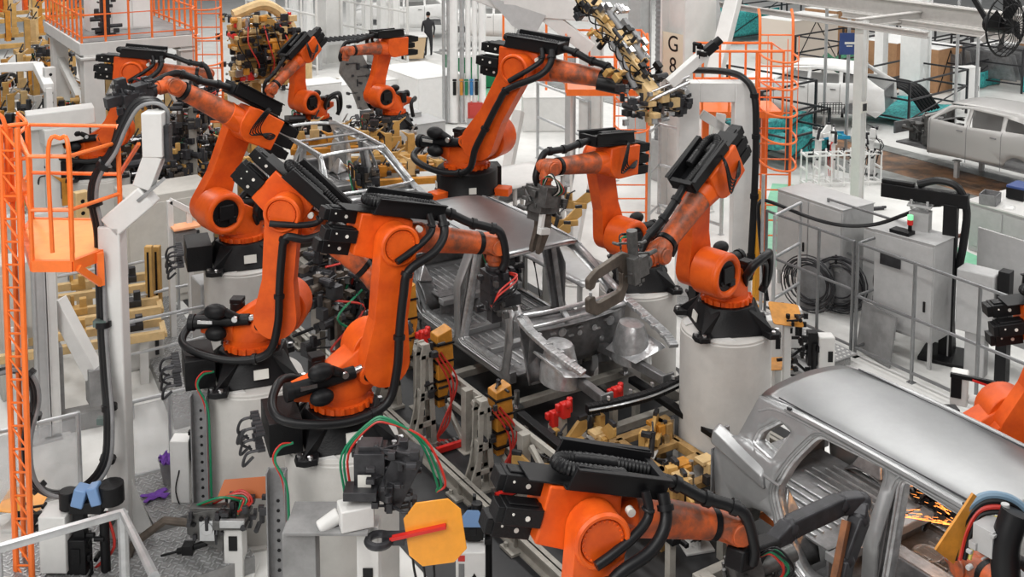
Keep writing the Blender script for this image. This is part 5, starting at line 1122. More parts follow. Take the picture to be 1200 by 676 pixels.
# second white machine beams in the mid left
for k, (x0, y0, x1, y1, lb) in enumerate(((30, 142, 110, 132, 'white machine beam below the white platform column'), (48, 160, 100, 150, 'second white machine beam beyond the orange railing'), (0, 175, 30, 215, 'white slanting machine cover at the left edge'))):
    p, q = dp(x0, y0, 20), dp(x1, y1, 20.5); t = thing('machine_beam', lb, 'beam', (p.x, p.y, p.z)); b = MB(); b.bar((0, 0, 0), q-p, .45, .3); b.build('beam', WHITE, t, bevel=.02); b = MB(); b.box((.2, .1, -p.z/2), (.3, .3, p.z)); b.build('leg', WHITE, t)
robot(tuple(at(-12, 130, 1.2)), R(200), R(5), R(20), 'orange robot cut off at the top left edge beside the ochre tooling', tool=None, hose_side=False, S=1.1)
pedestal(at(-12, 130, 1.2).x, at(-12, 130, 1.2).y, 1.19, 'low pedestal of the robot cut off at the top left edge', group='white robot pedestals')
# clamp stations along the lower left
def station(label, x, y, rz, h, seed, plate=None, pm=AMBER, body=WHITE):
    t = thing('weld_station', label, 'station', (x, y, 0), R(rz), None); rr = random.Random(seed)
    b = MB(); b.box((0, 0, .02), (.4, .4, .04)); b.box((0, 0, h/2), (.20, .20, h)); b.build('post', body, t, bevel=.01)
    b = MB(); b.box((0, -.105, h*.72), (.09, .012, .16)); b.build('name_plate', BLACK, t)
    return t
# station A: weld gun holder, red and green hoses
g = g2(277, 676); X, Y = g; hA = hz(277, 612, g)
t = station('weld gun tip dressing station with rust coloured shield, left of the front pedestal', X, Y, -33, hA, 1)
b = MB(); b.box((-.02, 0, hA+.05), (.36, .30, .10)); b.box((-.25, 0, hA+.02), (.44, .10, .34)); b.hull([(-.5, -.06, hA+.12), (-.5, .06, hA+.12), (-.1, -.06, hA+.2), (-.1, .06, hA+.2), (-.5, -.06, hA-.1), (-.5, .06, hA-.1), (-.12, -.06, hA-.3), (-.12, .06, hA-.3)]); b.build('gun_mount', GGREY, t, bevel=.006)
b = MB(); knobs(b, random.Random(61), 30, (-.1, -.02, hA+.05), (.8, .26, .40), .03, .08); b.build('gun_detail', DGREY, t, bevel=.003)
b = MB(); b.box((.02, -.18, hA+.10), (.26, .05, .08)); b.box((-.28, -.07, hA-.05), (.16, .03, .22)); b.cyl((-.28, -.075, hA-.02), (-.28, -.10, hA-.02), .07, n=14); b.build('steel_plate', ALU, t, bevel=.004)
b = MB()
for i in range(5): b.cyl((-.42+.08*i, -.07, hA+.02+.06*(i % 2)), (-.42+.08*i, -.085, hA+.02+.06*(i % 2)), .025, n=10)
b.each('bolt', BLACK, t)
b = MB(); b.cyl((-.3, -.02, hA-.22), (-.62, -.02, hA-.32), .035, n=10); b.cyl((-.62, -.02, hA-.32), (-.8, -.02, hA-.37), .014, n=8); b.box((-.5, -.02, hA-.28), (.12, .12, .1)); b.build('gun_nozzle', BLACK, t, bevel=.004)
b = MB(); b.tube([(-.45, -.02, hA+.0), (-.75, 0, hA+.02), (-1.1, 0, hA-.25), (-1.2, 0, hA-.5)], .045, 8); b.build('gun_arm', BROWN, t)
b = MB(); b.hull([(-.22, .12, hA+.2), (-.16, .2, hA+.36), (.30, .2, hA+.40), (.34, .16, hA+.30), (.3, .12, hA+.2), (-.22, .14, hA+.2), (-.16, .21, hA+.36), (.30, .21, hA+.40)]); b.build('shield_plate', mat('rust_shield', (.50, .13, .03), .5), t)
for k, m_ in enumerate((REDH, REDH, GREENH, REDH, GREENH)):
    b = MB(); b.hose([(-.3-.04*k, .04, hA+.15), (-.12, .02-.03*k, hA+.26+.02*k), (.08, 0, hA+.36-.03*k), (.2-.03*k, -.04, hA+.26), (.05, -.06, hA+.16-.01*k)], .013, 6); b.build('hose', m_, t)
b = MB(); knobs(b, random.Random(5), 18, (.1, 0, hA+.16), (.5, .3, .2), .03, .08); b.build('valve_block', DGREY, t)
# station B: amber octagon plate
q_ = dp(432, 600, 10.1); g = (q_.x, q_.y); X, Y = g; hB = hz(432, 610, g)
t = station('weld gun station with a big amber octagonal plate in front of the near pedestal', X, Y, -33, hB, 2)
b = MB(); b.box((-.35, 0, hB+.02), (.75, .5, .03)); b.box((-.6, -.1, hB-.3), (.3, .2, .6)); b.build('table', CONC, t, bevel=.006)
b = MB(); b.box((.02, .06, hB+.48), (.28, .26, .38)); b.box((.02, .06, hB+.69), (.20, .18, .06)); b.box((.28, .04, hB+.44), (.26, .26, .5), Matrix.Rotation(R(25), 3, 'Y')); b.box((-.05, -.1, hB+.34), (.30, .2, .08)); knobs(b, random.Random(6), 44, (.15, -.05, hB+.42), (.6, .35, .6), .03, .09); b.build('gun_body', DGREY, t, bevel=.008)
b = MB(); b.box((-.1, -.12, hB+.14), (.30, .22, .20), R(20)); b.cyl((-.25, -.1, hB+.12), (-.42, -.16, hB+.02), .07, n=12); b.build('holder_block', WHITE, t, bevel=.012)
b = MB(); b.ring((.12, -.22, hB-.05), (0, 0, 1), .10, .035, 18); b.box((.25, -.2, hB-.04), (.2, .1, .08)); b.build('gun_jaw', DGREY, t)
b = MB(); b.box((-.02, -.1, hB+.42), (.12, .012, .14)); b.build('paper_label', STICK, t)
b = MB(); r_ = .30; P = [(.26*c, .30*s_) for c, s_ in ((-.6, -1), (.5, -1), (1, -.62), (1, .62), (.62, 1), (-.5, 1), (-1, .55), (-1, -.6))]
b.prism(P, .014, Matrix.Translation((.62, -.20, hB+.02)) @ Matrix.Rotation(R(-8), 4, 'Y') @ Matrix.Rotation(R(90), 4, 'X')); b.build('octagon_plate', AMBER, t, bevel=.004)
b = MB(); b.bar((.22, -.24, hB-.02), (.72, -.24, hB+.10), .05, .03); b.build('warning_rod', RED, t)
for k, m_ in enumerate((GREENH, GREENH, REDH)):
    b = MB(); b.hose([(-.22+.03*k, .02, hB+.25), (-.24+.03*k, .02, hB+.62), (.02, .04, hB+.92-.02*k), (.18, .04, hB+.95-.02*k), (.46+.03*k, .04, hB+.75), (.62+.04*k, 0, hB+.38), (.62, 0, hB+.28)], .012, 6); b.build('hose', m_, t)
b = MB(); 
for k in range(3): b.hose([(.4+.08*k, -.1, hB-.1), (.42+.09*k, -.1, hB-.4), (.5+.05*k, -.05, hB-.8)], .012, 6)
b.each('cable', HOSE, t)
# station C: small white box with blue clamp
g = g2(552, 705); X, Y = g; hC = hz(552, 645, g)
t = station('white control box with warning triangle and a blue clamp on top, bottom centre', X, Y, -33, hC, 3)
b = MB(); b.box((0, 0, hC-.15), (.30, .26, .42)); b.build('control_box', WHITEB, t, bevel=.01)
b = MB(); b.prism([(-.05, 0), (.05, 0), (0, .09)], .006, Matrix.Translation((.04, -.131, hC-.25)) @ Matrix.Rotation(R(90), 4, 'X')); b.build('warning_triangle', BLACK, t)
b = MB(); b.box((-.09, -.133, hC-.16), (.06, .006, .2)); b.build('label_strip', MGREY, t)
b = MB(); b.box((-.09, -.134, hC+.0), (.07, .006, .06)); b.build('red_label', RED, t)
b = MB(); b.box((.02, .1, hC+.18), (.22, .2, .14)); b.cyl((.18, .1, hC-.4), (.18, .1, hC+.4), .04, n=10); b.cyl((.06, .1, hC+.2), (.06, .1, hC+.46), .06, n=10); knobs(b, random.Random(9), 10, (.1, .1, hC+.2), (.3, .2, .5), .03, .08); b.build('clamp_body', BLACK, t, bevel=.004)
b = MB(); b.hull([(-.14, -.02, hC+.26), (.14, -.02, hC+.26), (-.1, .16, hC+.28), (.14, .16, hC+.28), (-.04, .04, hC+.42), (.08, .04, hC+.42)]); b.build('blue_cover', mat('pale_blue', (.16, .28, .50), .4), t, bevel=.01)
# station D: lower left blue clamp
g = g2(95, 690); X, Y = g; hD = hz(85, 600, g)
t = station('tip dresser with blue clamps and a white box, inside the lower left corner rail', X, Y, -33, .6, 4, body=BLACK)
b = MB(); b.box((-.22, -.02, hD-.28), (.28, .26, .62)); b.build('control_box', WHITE, t, bevel=.012)
b = MB(); b.box((.02, 0, hD-.4), (.12, .12, .9)); b.box((.12, 0, hD+.10), (.34, .22, .12)); b.cyl((-.1, 0, hD+.05), (-.1, 0, hD+.24), .09, n=12); b.cyl((.36, .0, hD+.12), (.36, 0, hD+.32), .13, n=14); b.cyl((.28, -.02, hD-.75), (.28, -.02, hD+.0), .05, n=10); b.ring((.22, 0, hD-.8), (0, 0, 1), .12, .05, 16); knobs(b, random.Random(10), 16, (.1, 0, hD-.3), (.4, .2, .7), .03, .09); b.build('clamp_body', BLACK, t, bevel=.005)
b = MB(); b.box((.06, -.06, hD+.22), (.13, .16, .2), Matrix.Rotation(R(15), 3, 'Y')); b.box((.22, -.06, hD+.24), (.11, .16, .2), Matrix.Rotation(R(-15), 3, 'Y')); b.build('blue_cover', MATS['pale_blue'], t, bevel=.015)
b = MB(); b.hose([(.3, 0, hD), (.36, .02, hD-.4), (.1, .04, hD-.7), (.05, 0, hD-.9)], .016); b.build('hose', REDH, t)
# white stele posts, bucket, cloth, steel hose post
g = g2(215, 602); h_ = hz(215, 512, g)
t = thing('white_pillar_box', 'slim white pillar box with black clips, left of the second pedestal', 'pillar', (g[0], g[1], 0), R(-33)); b = MB(); b.box((0, 0, h_/2), (.22, .2, h_)); b.build('housing', WHITEB, t, bevel=.012); b = MB(); b.box((.16, 0, h_-.1), (.08, .14, .3)); knobs(b, random.Random(3), 10, (.18, 0, h_-.2), (.14, .14, .6), .03, .08); b.build('clip', BLACK, t); b = MB(); b.hose([(.0, -.11, h_-.35), (-.04, -.13, h_-.6), (.05, -.13, h_-.9), (.02, -.12, .15)], .008); b.build('cable', BLACK, t)
g = g2(247, 590); t = thing('cup_box', 'small white box with a blue cup behind the rust coloured shield', 'box', (g[0], g[1], 0), R(-33)); b = MB(); b.box((0, 0, .32), (.14, .14, .62)); b.build('housing', WHITE, t, bevel=.01); b = MB(); b.cyl((0, 0, .63), (0, 0, .70), .05, n=10); b.build('cup', NAVY, t)
g = g2(197, 572); t = thing('bucket', 'grey bucket with purple cloth standing on the checker plate', 'bucket', (3.42, 13.0, .2)); b = MB(); b.lathe([(.10, 0), (.145, .28), (.155, .29), (.14, .285), (.10, .05), (.0, .05)], n=20); b.build('pail', CONC, t)
t = thing('purple_cloth', 'crumpled purple cloth stuffed in the bucket', 'cloth', (3.42, 13.0, .44)); b = MB(); b.grid(10, 10, lambda u, v: Vector(((u-.5)*.25, (v-.5)*.25, .05+.05*math.sin(u*13)*math.cos(v*11)+.03*math.sin(u*29+v*17)))); b.build('cloth', PURPLE, t, solid=.01)
t = thing('purple_cloth', 'purple cloth lying on the checker plate beside the bucket', 'cloth', (3.16, 12.75, .21)); b = MB(); b.grid(10, 8, lambda u, v: Vector(((u-.5)*.25*(1+.3*math.sin(v*9)), (v-.5)*.16*(1+.3*math.cos(u*8)), .02+.02*math.sin(u*13)*math.cos(v*11)))); b.build('cloth', PURPLE, t, solid=.008)
def hose_post(label, px, ytop, g, hx):
    z1 = hz(px, ytop, g); t = thing('hose_channel', label, 'channel', (g[0], g[1], 0), R(-33)); b = MB(); b.box((0, 0, z1/2), (.17, .015, z1)); b.box((-.085, -.05, z1/2), (.012, .12, z1)); b.box((.085, -.05, z1/2), (.012, .12, z1)); b.build('steel_channel', MGREY, t); b = MB()
    for i in range(14): b.cyl((.0, -.01, .3+.1*i), (.0, -.014, .3+.1*i), .018, n=6)
    b.each('slot', BLACK, t)
    for k, m_ in enumerate((GREENH, REDH)): b = MB(); b.hose([(.12-.035*k, -.1, -0), (.12-.035*k, -.1, z1-.5), (.10-.03*k, -.1, z1-.1), (-.0-.02*k, -.1, z1+.12+.02*k), (.04, -.04, z1+.22+.03*k), (.14, .05, z1+.22)], (.013, .008)[k], 8); b.build('hose', m_, t)
hose_post('perforated steel hose channel with green hose beside the near pedestal', 330, 548, g2(330, 770), 0)
hose_post('perforated steel hose channel beside the second pedestal', 238, 460, g2(240, 640), 0)
# slanted salmon plates on small stands
def flag(label, px, py, z, w, h, rz, tilt, m, rod=False):
    v = at(px, py, z); t = thing('guard_flag', label, 'plate', (v.x, v.y, 0), R(rz)); b = MB(); b.box((0, .05, (z-.1)/2), (.10, .10, z-.1)); b.box((0, .05, .02), (.3, .3, .04)); b.build('stand', WHITE, t, bevel=.006)
    b = MB(); b.prism(rnd([(-w/2, 0), (w/2, -h*.15), (w/2, h*.85), (-w/2, h)], .05), .012, Matrix.Translation((0, 0, z-.1)) @ Matrix.Rotation(R(tilt), 4, 'X')); b.build('plate', m, t)
    b = MB(); knobs(b, random.Random(int(px)), 14, (w*.35, 0, z-.15), (.3, .2, .4), .03, .09); b.build('clamp', BLACK, t)
    if rod: b = MB(); b.bar((-.05, -.03, z+.08), (w*.6, -.06, z-.05), .05, .03); b.build('warning_rod', RED, t)
    return t
SAL = mat('salmon_acrylic', (.78, .33, .12), .35)
flag('salmon plate with a red rod in front of the second pedestal', 278, 478, 1.55, .55, .3, -50, 20, SAL, True)
flag('amber plate tilted on a stand at the left of the walkway by the right fence', 924, 372, 1.3, .42, .42, -33, 25, AMBERD)
flag('amber plate lying on the floor stand right of the tall drum', 912, 425, .5, .5, .3, -20, 10, AMBERD)
flag('orange plate on the floor at the lower left edge', 20, 590, .3, .5, .4, -33, 10, AMBER)
for px, py, yt, lb in ((905, 440, 372, 'white narrow control box left of the perforated walkway'), (966, 448, 392, 'white narrow control box with a black window, beside the roof of the near car'), (928, 420, 360, 'white narrow control box behind the tilted amber plate')):
    g = g2(px, py); h_ = hz(px, yt, g); t = thing('control_box', lb, 'control box', (g[0], g[1], 0), R(-33)); b = MB(); b.box((0, 0, h_/2+.1), (.24, .2, h_-.2)); b.build('housing', WHITE, t, bevel=.02); b = MB(); b.box((.05, -.105, h_*.6), (.07, .01, .16)); b.build('window', BLACK, t)
    b = MB(); b.box((-.2, 0, h_-.2), (.14, .14, .5)); b.cyl((-.18, -.06, h_*.3), (-.18, -.06, h_-.1), .04); knobs(b, random.Random(px), 14, (-.22, 0, h_*.6), (.24, .2, h_*.7), .03, .1); b.hose([(-.2, 0, h_-.1), (-.45, .0, h_-.3), (-.5, -.05, .4), (-.2, 0, .1)], .022); b.build('clamp', BLACK, t)
# ---------------------------------------------------------------- centre: carriage, stands, tooling, back area
def ibeam(label, p, q, w, h, m, name='rail_beam', group=None):
    t = thing(name, label, 'beam', tuple(p), 0, group); b = MB(); beam_i(b, (0, 0, h/2), Vector(q)-Vector(p)+Vector((0, 0, h/2)), w, h, .02); b.build('flanges', m, t); 
    d = (Vector(q)-Vector(p)); n = int(d.length/1.2)
    b = MB()
    for k in range(n): e = d*((k+.5)/n); b.box(e+Vector((0, 0, h/2)), (w*.9, .015, h)); b.box(e+Vector((-w*.8, 0, .02)), (w*.8, .25, .03)); b.cyl(e+Vector((-w*.9, .06, 0)), e+Vector((-w*.9, .06, .08)), .025, n=6)
    b.each('stiffener', m, t)
    return t
BEI = mat('beige_beam', (.38, .36, .32), .5, noise=.25)
ibeam('long beige floor rail running down past the near pedestal', (6.40, 18, .006), (6.40, 5.5, .006), .14, .20, BEI)
ibeam('long beige floor rail on the far side of the carriage', (10.35, 18, .006), (10.35, 9.5, .006), .14, .20, BEI)
def carriage(label, y0, y1, xa=7.35, xb=10.0):
    t = thing('body_carriage', label, 'carriage', (xa, y0, 0)); W_ = xb-xa; L_ = y1-y0
    for x in (0.1, W_-.1): b = MB(); b.box((x, L_/2, .34), (.12, L_, .12)); b.build('side_beam', BEI, t, bevel=.006)
    for k in range(5): b = MB(); b.box((W_/2, L_*k/4, .34), (W_, .12, .10)); b.build('cross_beam', BEI, t, bevel=.006)
    for x in (.1, W_-.1):
        for k in range(5): b = MB(); b.box((x, L_*k/4, .15), (.14, .14, .29)); b.build('leg', BEI, t)
        b = MB(); b.bar((x, 0, .34), (x, L_*.25, .1), .07); b.bar((x, L_*.5, .34), (x, L_*.75, .1), .07); b.each('brace', BEI, t)
    return t
carriage('beige steel carriage frame under the middle car body', 10.9, 15.8)
t = thing('sill_guide', 'beige guide frame of posts and two rails beside the middle car body sill', 'frame', (6.98, 9.3, .006))
for k in range(4): b = MB(); b.box((0, 1.35*k, .42), (.12, .12, .84)); b.box((0, 1.35*k, .01), (.22, .22, .02)); b.build('post', BEI, t, bevel=.006)
for z in (.38, .78): b = MB(); b.box((.08, 2.0, z), (.06, 4.3, .08)); b.build('rail', BEI, t, bevel=.005)
for k in range(3): b = MB(); b.bar((.0, 1.35*k+.1, .1), (.0, 1.35*k+1.2, .74), .06); b.build('brace', BEI, t)
carriage('beige steel carriage frame under the lower right car body', 3.4, 8.0)
carriage('beige steel carriage frame under the roofless car frame', 17.0, 21.8)
for k, (x, y) in enumerate(((7.75, 12.0), (9.6, 12.0), (7.75, 14.8), (9.6, 14.8), (7.85, 18.6), (9.4, 18.6), (7.85, 21), (9.4, 21), (7.85, 4.6), (9.6, 4.6), (7.85, 7.4), (9.6, 7.4))):
    lb = ('front left', 'front right', 'rear left', 'rear right')[k % 4] if k < 4 or k > 7 else ('front left', 'front right', 'rear left', 'rear right')[k % 4]
    t = thing('support_pin', 'short steel support pin at the %s corner under the %s' % (lb, ('middle car body', 'roofless car frame', 'lower right car body')[k//4]), 'support', (x, y, .395), 0, 'support pins under the car bodies'); b = MB(); b.box((0, 0, .0), (.14, .14, .02)); b.cyl((0, 0, .0), (0, 0, .22), .04, n=10); b.build('pin', STEEL, t)
# cast stands with ochre tools
def cast_stand(label, x, y, h, rz=0, red=True, tool=True):
    t = thing('cast_stand', label, 'stand', (x, y, .006), R(rz)); s_ = h/1.3
    b = MB(); b.hull([(-.26, -.13, 0), (.20, -.13, 0), (-.26, .13, 0), (.20, .13, 0), (-.26, -.13, .04), (.20, -.13, .04), (-.26, .13, .04), (.20, .13, .04)])
    for yy in (-.07, .07):
        for pl in ([(-.22, .03), (-.05, .03), (.0, .5*h), (-.06, .5*h), (-.10, .3*h)], [(.10, .03), (.18, .03), (.13, h*.58), (.07, h*.58)], [(-.08, .46*h), (.13, .46*h), (.13, .54*h), (-.06, .54*h)], [(-.06, .5*h), (-.0, .5*h), (.02, h*.9), (-.05, h*.9)], [(.08, .5*h), (.13, .5*h), (.12, h*.92), (.06, h*.92)], [(-.06, .86*h), (.12, .86*h), (.07, h), (-.02, h)], [(-.1, .2*h), (.16, .2*h), (.16, .25*h), (-.1, .25*h)]):
            b.prism(pl, .03, Matrix.Translation((0, yy+.015, 0)) @ Matrix.Rotation(R(90), 4, 'X'))
    b.box((-.03, 0, h*.3), (.03, .14, h*.5)); b.box((.1, 0, h*.7), (.03, .14, h*.45)); b.box((.03, 0, h*.97), (.1, .16, .04)); b.build('casting', BEI, t, bevel=.004)
    if tool:
        b = MB(); b.hull([(.20, -.09, h*.35), (.30, -.09, h*.35), (.20, .09, h*.35), (.30, .09, h*.35), (.18, -.12, h*.75), (.42, -.12, h*.75), (.18, .12, h*.75), (.42, .12, h*.75), (.18, -.10, h*1.05), (.40, -.1, h*1.1), (.18, .1, h*1.05), (.40, .1, h*1.1)]); b.build('ochre_tool', AMBERD, t, bevel=.01); b = MB()
        for q in (.45, .62, .8, .97): b.box((.29, 0, h*q), (.26, .27, .02))
        b.each('strap', BLACK, t)
        b = MB(); knobs(b, random.Random(int(x*y)), 16, (.2, -.06, h*.75), (.34, .24, .7*h), .03, .09); b.build('clamp_unit', DGREY, t)
    if red:
        for k in range(3): b = MB(); b.hose([(.12+.05*k, -.12, h*.9), (.3+.06*k, -.2, h*.6), (.30-.05*k, -.2, h*.25), (.15, -.15, .12), (.22+.05*k, -.2, .06)], .014, 6); b.build('hose', REDH, t)
        b = MB()
        for k in range(7): b.box((.05+.06*k, -.26, .07), (.035, .10, .06))
        b.each('valve', STEEL, t)
        b = MB(); b.box((.25, -.34, .07), (.45, .06, .07)); b.build('red_manifold', RED, t)
    return t
for k, (px, py, yt, lb) in enumerate(((495, 522, 402, 'cast grey stand with ochre tool between near robot and car door opening'), (562, 574, 468, 'cast grey stand with ochre tool below the front door sill of the middle car'), (455, 478, 350, 'cast grey stand partly behind the near robot link'))):
    g = g2(px, py); cast_stand(lb, g[0], g[1], hz(px, yt, g), 0, red=k < 2)
for k, (x, y, z, lb) in enumerate(((650, 490, .75, 'red clamp block below the engine bay, left one'), (722, 462, .8, 'red clamp block under the front bumper beam'), (662, 480, .9, 'red clamp block beside the front rail of the middle car'), (496, 395, 1.0, 'red clamp block on top of the cast stand by the rear door opening'))):
    v = at(x, y, z); t = thing('red_clamp', lb, 'clamp', (v.x, v.y, 0)); b = MB(); b.box((0, 0, z), (.12, .10, .20)); b.cyl((.07, 0, z-.05), (.07, 0, z+.14), .04, n=10); b.box((-.07, .04, z+.03), (.07, .07, .09)); b.ball((.02, -.04, z+.08), .05, 8, 6); b.build('clamp_body', RED, t, bevel=.015); b = MB(); b.box((0, .05, (z-.1)/2+.003), (.08, .08, z-.1)); b.build('stand', BEI, t)
# ochre transfer shuttle in front of the middle car
OCH = mat('ochre_weathered', (.42, .25, .09), .55, noise=.4, nscale=6)
def shuttle(label, x0, x1, y0, y1, z, m=OCH, n=3):
    t = thing('transfer_shuttle', label, 'shuttle', (x0, y0, 0)); W_ = x1-x0; L_ = y1-y0
    for k in range(n): b = MB(); b.box((W_*k/(n-1), L_/2, z), (.10, L_, .12)); b.build('long_beam', m, t, bevel=.006)
    for k in range(5): b = MB(); b.box((W_/2, L_*k/4, z+.02), (W_, .12, .08)); b.build('cross_beam', m, t, bevel=.006)
    for x in (0, W_):
        for y in (.1, L_-.1): b = MB(); b.box((x, y, z/2), (.1, .1, z)); b.build('leg', m, t)
    rr = random.Random(4)
    for k in range(9):
        x, y = rr.uniform(0, W_), rr.uniform(0, L_); b = MB(); b.box((x, y, z+.15), (.1, .1, .24)); b.box((x, y+.08, z+.26), (.2, .16, .05)); b.build('rest_block', (m, TANL, AMBERD)[k % 3], t, bevel=.006)
        b = MB(); b.cyl((x+.08, y, z+.06), (x+.08, y, z+.3), .03, n=8); b.box((x-.08, y-.05, z+.1), (.08, .08, .1)); b.build('clamp_unit', (DGREY, STEEL)[k % 2], t)
    return t
shuttle('weathered ochre shuttle frame between the bumper beam and the near car rear', 7.75, 9.0, 8.9, 10.6, .34)
t = thing('drop_tray', 'orange and pale drop tray left of the near car rear', 'tray', (8.0, 8.3, 0)); b = MB(); b.box((.2, .2, .55), (.75, .5, .03)); b.build('tray_plate', mat('tray_salmon', (.60, .30, .13), .5, noise=.3), t); b = MB(); b.box((.62, .1, .62), (.03, .6, .4)); b.build('side_plate', mat('tray_orange', (.75, .20, .05), .5), t); b = MB(); b.box((.2, .2, .27), (.1, .1, .54)); b.build('leg', BEI, t)
for k, (x, lb) in enumerate(((7.35, 'black cable track beside the ochre shuttle, left side'), (9.15, 'black cable track beside the ochre shuttle, right side'))):
    t = thing('cable_track', lb, 'cable track', (x, 8.3, .6)); b = MB(); b.bar((0, 0, 0), (0, 3.0, .1), .12, .08); b.bar((.15, 0, -.1), (.15, 3.0, 0), .05, .05); b.build('track', BLACK, t, bevel=.01); b = MB()
    for y in (.1, 2.9): b.box((0, y, -.32), (.08, .08, .58))
    b.each('leg', BEI, t)
for k, (px, py, z, lb) in enumerate(((655, 520, .5, 'grey clamping unit behind the bottom robot tray, left one'), (640, 560, .4, 'grey clamping unit left of the bottom robot motors'), (700, 500, .6, 'ochre clamping unit under the bumper beam'), (760, 520, .5, 'ochre clamping unit right of the bumper beam end'), (780, 560, .5, 'ochre clamping unit between shuttle and tall drum'), (720, 585, .4, 'ochre clamping unit behind the bottom robot elbow'), (815, 600, .4, 'ochre clamping unit below the near car rear corner'))):
    v = at(px, py, z); clampstand(lb, v.x, v.y, .006, 40*k, z*.75, k)
# dark clutter of weld guns between the two front robots
def gun_rack(label, x, y, z, seed, n=26, s=(.8, .6, 1.0), legs=True, m1=BROWN):
    t = thing('weld_gun_rack', label, 'weld gun', (x, y, 0), R(seed*17)); rr = random.Random(seed)
    b = MB(); b.box((0, 0, z/2), (.14, .14, z)); b.box((0, 0, .02), (.4, .4, .03)); b.build('post', BEI, t)
    b = MB(); knobs(b, rr, n, (0, 0, z), s, .06, .2); b.build('gun_body', DGREY, t, bevel=.006); b = MB(); knobs(b, rr, n//2, (0, 0, z), s, .05, .15); b.build('gun_block', m1, t, bevel=.006); b = MB(); knobs(b, rr, n//3, (0, 0, z), s, .04, .12); b.build('steel_part', STEEL, t, bevel=.004)
    for k, m_ in enumerate((HOSE, REDH, HOSE, GREENH)): b = MB(); b.hose([(rr.uniform(-.3, .3), -.2, z+s[2]*.3), (rr.uniform(-.4, .4), -.35, z+.2), (rr.uniform(-.4, .4), -.3, z-.2), (rr.uniform(-.2, .2), -.1, z-.4)], .016, 6); b.build('hose', m_, t)
    b = MB(); P = [(-.25, -.3), (.25, -.3), (.3, .1), (.2, .1), (.18, -.2), (-.18, -.2), (-.18, .3), (-.27, .3)]; b.prism(P, .06, Matrix.Translation((0, -.25, z-.1)) @ Matrix.Rotation(R(90), 4, 'X')); b.build('electrode_yoke', BROWN, t, bevel=.006)
    return t
for k, (px, py, z, s, lb) in enumerate(((395, 375, 1.5, (.9, .6, 1.3), 'dark weld gun cluster between the two front robots'), (372, 330, 1.9, (.5, .4, .9), 'weld gun cluster with red hoses under the second robot forearm'), (420, 345, 1.6, (.5, .4, .7), 'grey weld gun cluster below the near robot motors'), (225, 125, 2.9, (.9, .6, .9), 'tangled gripper head at the end of the third robot forearm'), (200, 150, 2.3, (.9, .6, .9), 'dark tooling cluster right of the mast head'), (235, 165, 1.8, (.8, .6, .6), 'dark tooling cluster left of the third robot link'))):
    v = at(px, py, z); gun_rack(lb, v.x, v.y, z, k+1, 30, s)
# long ochre gripper hanging at the top robot wrist
t = thing('ochre_gripper', 'long ochre geometry gripper with clamps held by the top centre robot', 'gripper', tuple(dp(700, 90, 19.0))); o = Vector(t.location)
A_ = dp(683, -8, 19.2)-o; B_ = dp(762, 100, 18.2)-o; dr = (B_-A_).normalized()
Mx = Matrix.Translation(A_) @ dr.to_track_quat('X', 'Z').to_matrix().to_4x4(); Lg = (B_-A_).length
b = MB(); b.M = Mx; b.box((Lg*.45, 0, 0), (Lg*.9, .14, .14)); b.box((Lg*.1, 0, 0), (.35, .34, .22)); b.box((Lg*.55, .1, .05), (.3, .3, .2)); b.box((Lg*.98, 0, -.1), (.5, .3, .22)); b.build('spine', TANL, t, bevel=.01)
b = MB(); b.M = Mx; b.cyl((Lg*.15, .20, .05), (Lg*.8, .20, .05), .07, n=12); b.cyl((Lg*.55, -.22, .05), (Lg*.98, -.24, -.1), .05, n=10); b.box((Lg*.5, .28, .1), (.5, .10, .2)); b.build('grey_cylinder', MGREY, t, bevel=.006)
rr = random.Random(12)
for k in range(10):
    b = MB(); b.M = Mx; x = Lg*(.1+.095*k); knobs(b, rr, 9, (x, rr.uniform(-.15, .2), rr.uniform(-.1, .1)), (.26, .6, .45), .04, .14); b.build('clamp_unit', (BLACK, DGREY, STEEL, TAN)[k % 4], t, bevel=.004)
for k in range(9):
    b = MB(); b.M = Mx; x = Lg*(.06+.1*k); b.hose([(x, -.1, .05), (x-.05, -.34, .18), (x+.12, -.36, .05), (x+.22, -.1, .0)], .012, 6); b.build('air_hose', BLACK, t)
Cc = dp(712, 118, 18.4)-o; Dd = dp(800, 92, 18.0)-o; dr = (Dd-Cc).normalized(); Mx = Matrix.Translation(B_) @ Matrix.Rotation(R(0), 4, 'Z')
b = MB()
for k in range(4): knobs(b, rr, 12, B_+Vector((-.3+.35*k, 0, -.25-.05*k)), (.45, .4, .5), .05, .16)
b.build('clamp_cluster', DGREY, t, bevel=.005); b = MB(); knobs(b, rr, 24, B_+Vector((.1, 0, -.3)), (1.2, .4, .6), .04, .14); b.build('bright_cluster', STEEL, t, bevel=.004); b = MB(); knobs(b, rr, 10, B_+Vector((.1, -.1, -.35)), (.8, .3, .5), .08, .2); b.build('ochre_block', TANL, t, bevel=.006)
p = dp(785, 98, 18.1)-o; q = dp(826, 62, 18.1)-o; b = MB(); b.bar(p, q, .22, .16); b.build('pale_arm', WHITE, t, bevel=.01); b = MB(); b.bar(q-(q-p)*.1, q+(q-p)*.3, .18, .14); b.cyl(q+(q-p)*.2, q+(q-p)*.45, .07, n=10); knobs(b, rr, 8, q, (.3, .3, .3), .05, .12); b.build('arm_clamp', BLACK, t, bevel=.005)
p = dp(740, 128, 18.2)-o; q = dp(808, 96, 18.0)-o; b = MB(); b.cyl(p, q, .035, n=8); b.cyl(p+Vector((0, 0, .15)), q+Vector((0, 0, .1)), .02, n=8); b.each('guide_rod', STEEL, t)
b = MB(); b.cyl(dp(700, 97, 18.6)-o, dp(728, 103, 18.5)-o, .12, n=14); b.build('coupling', BLACK, t)
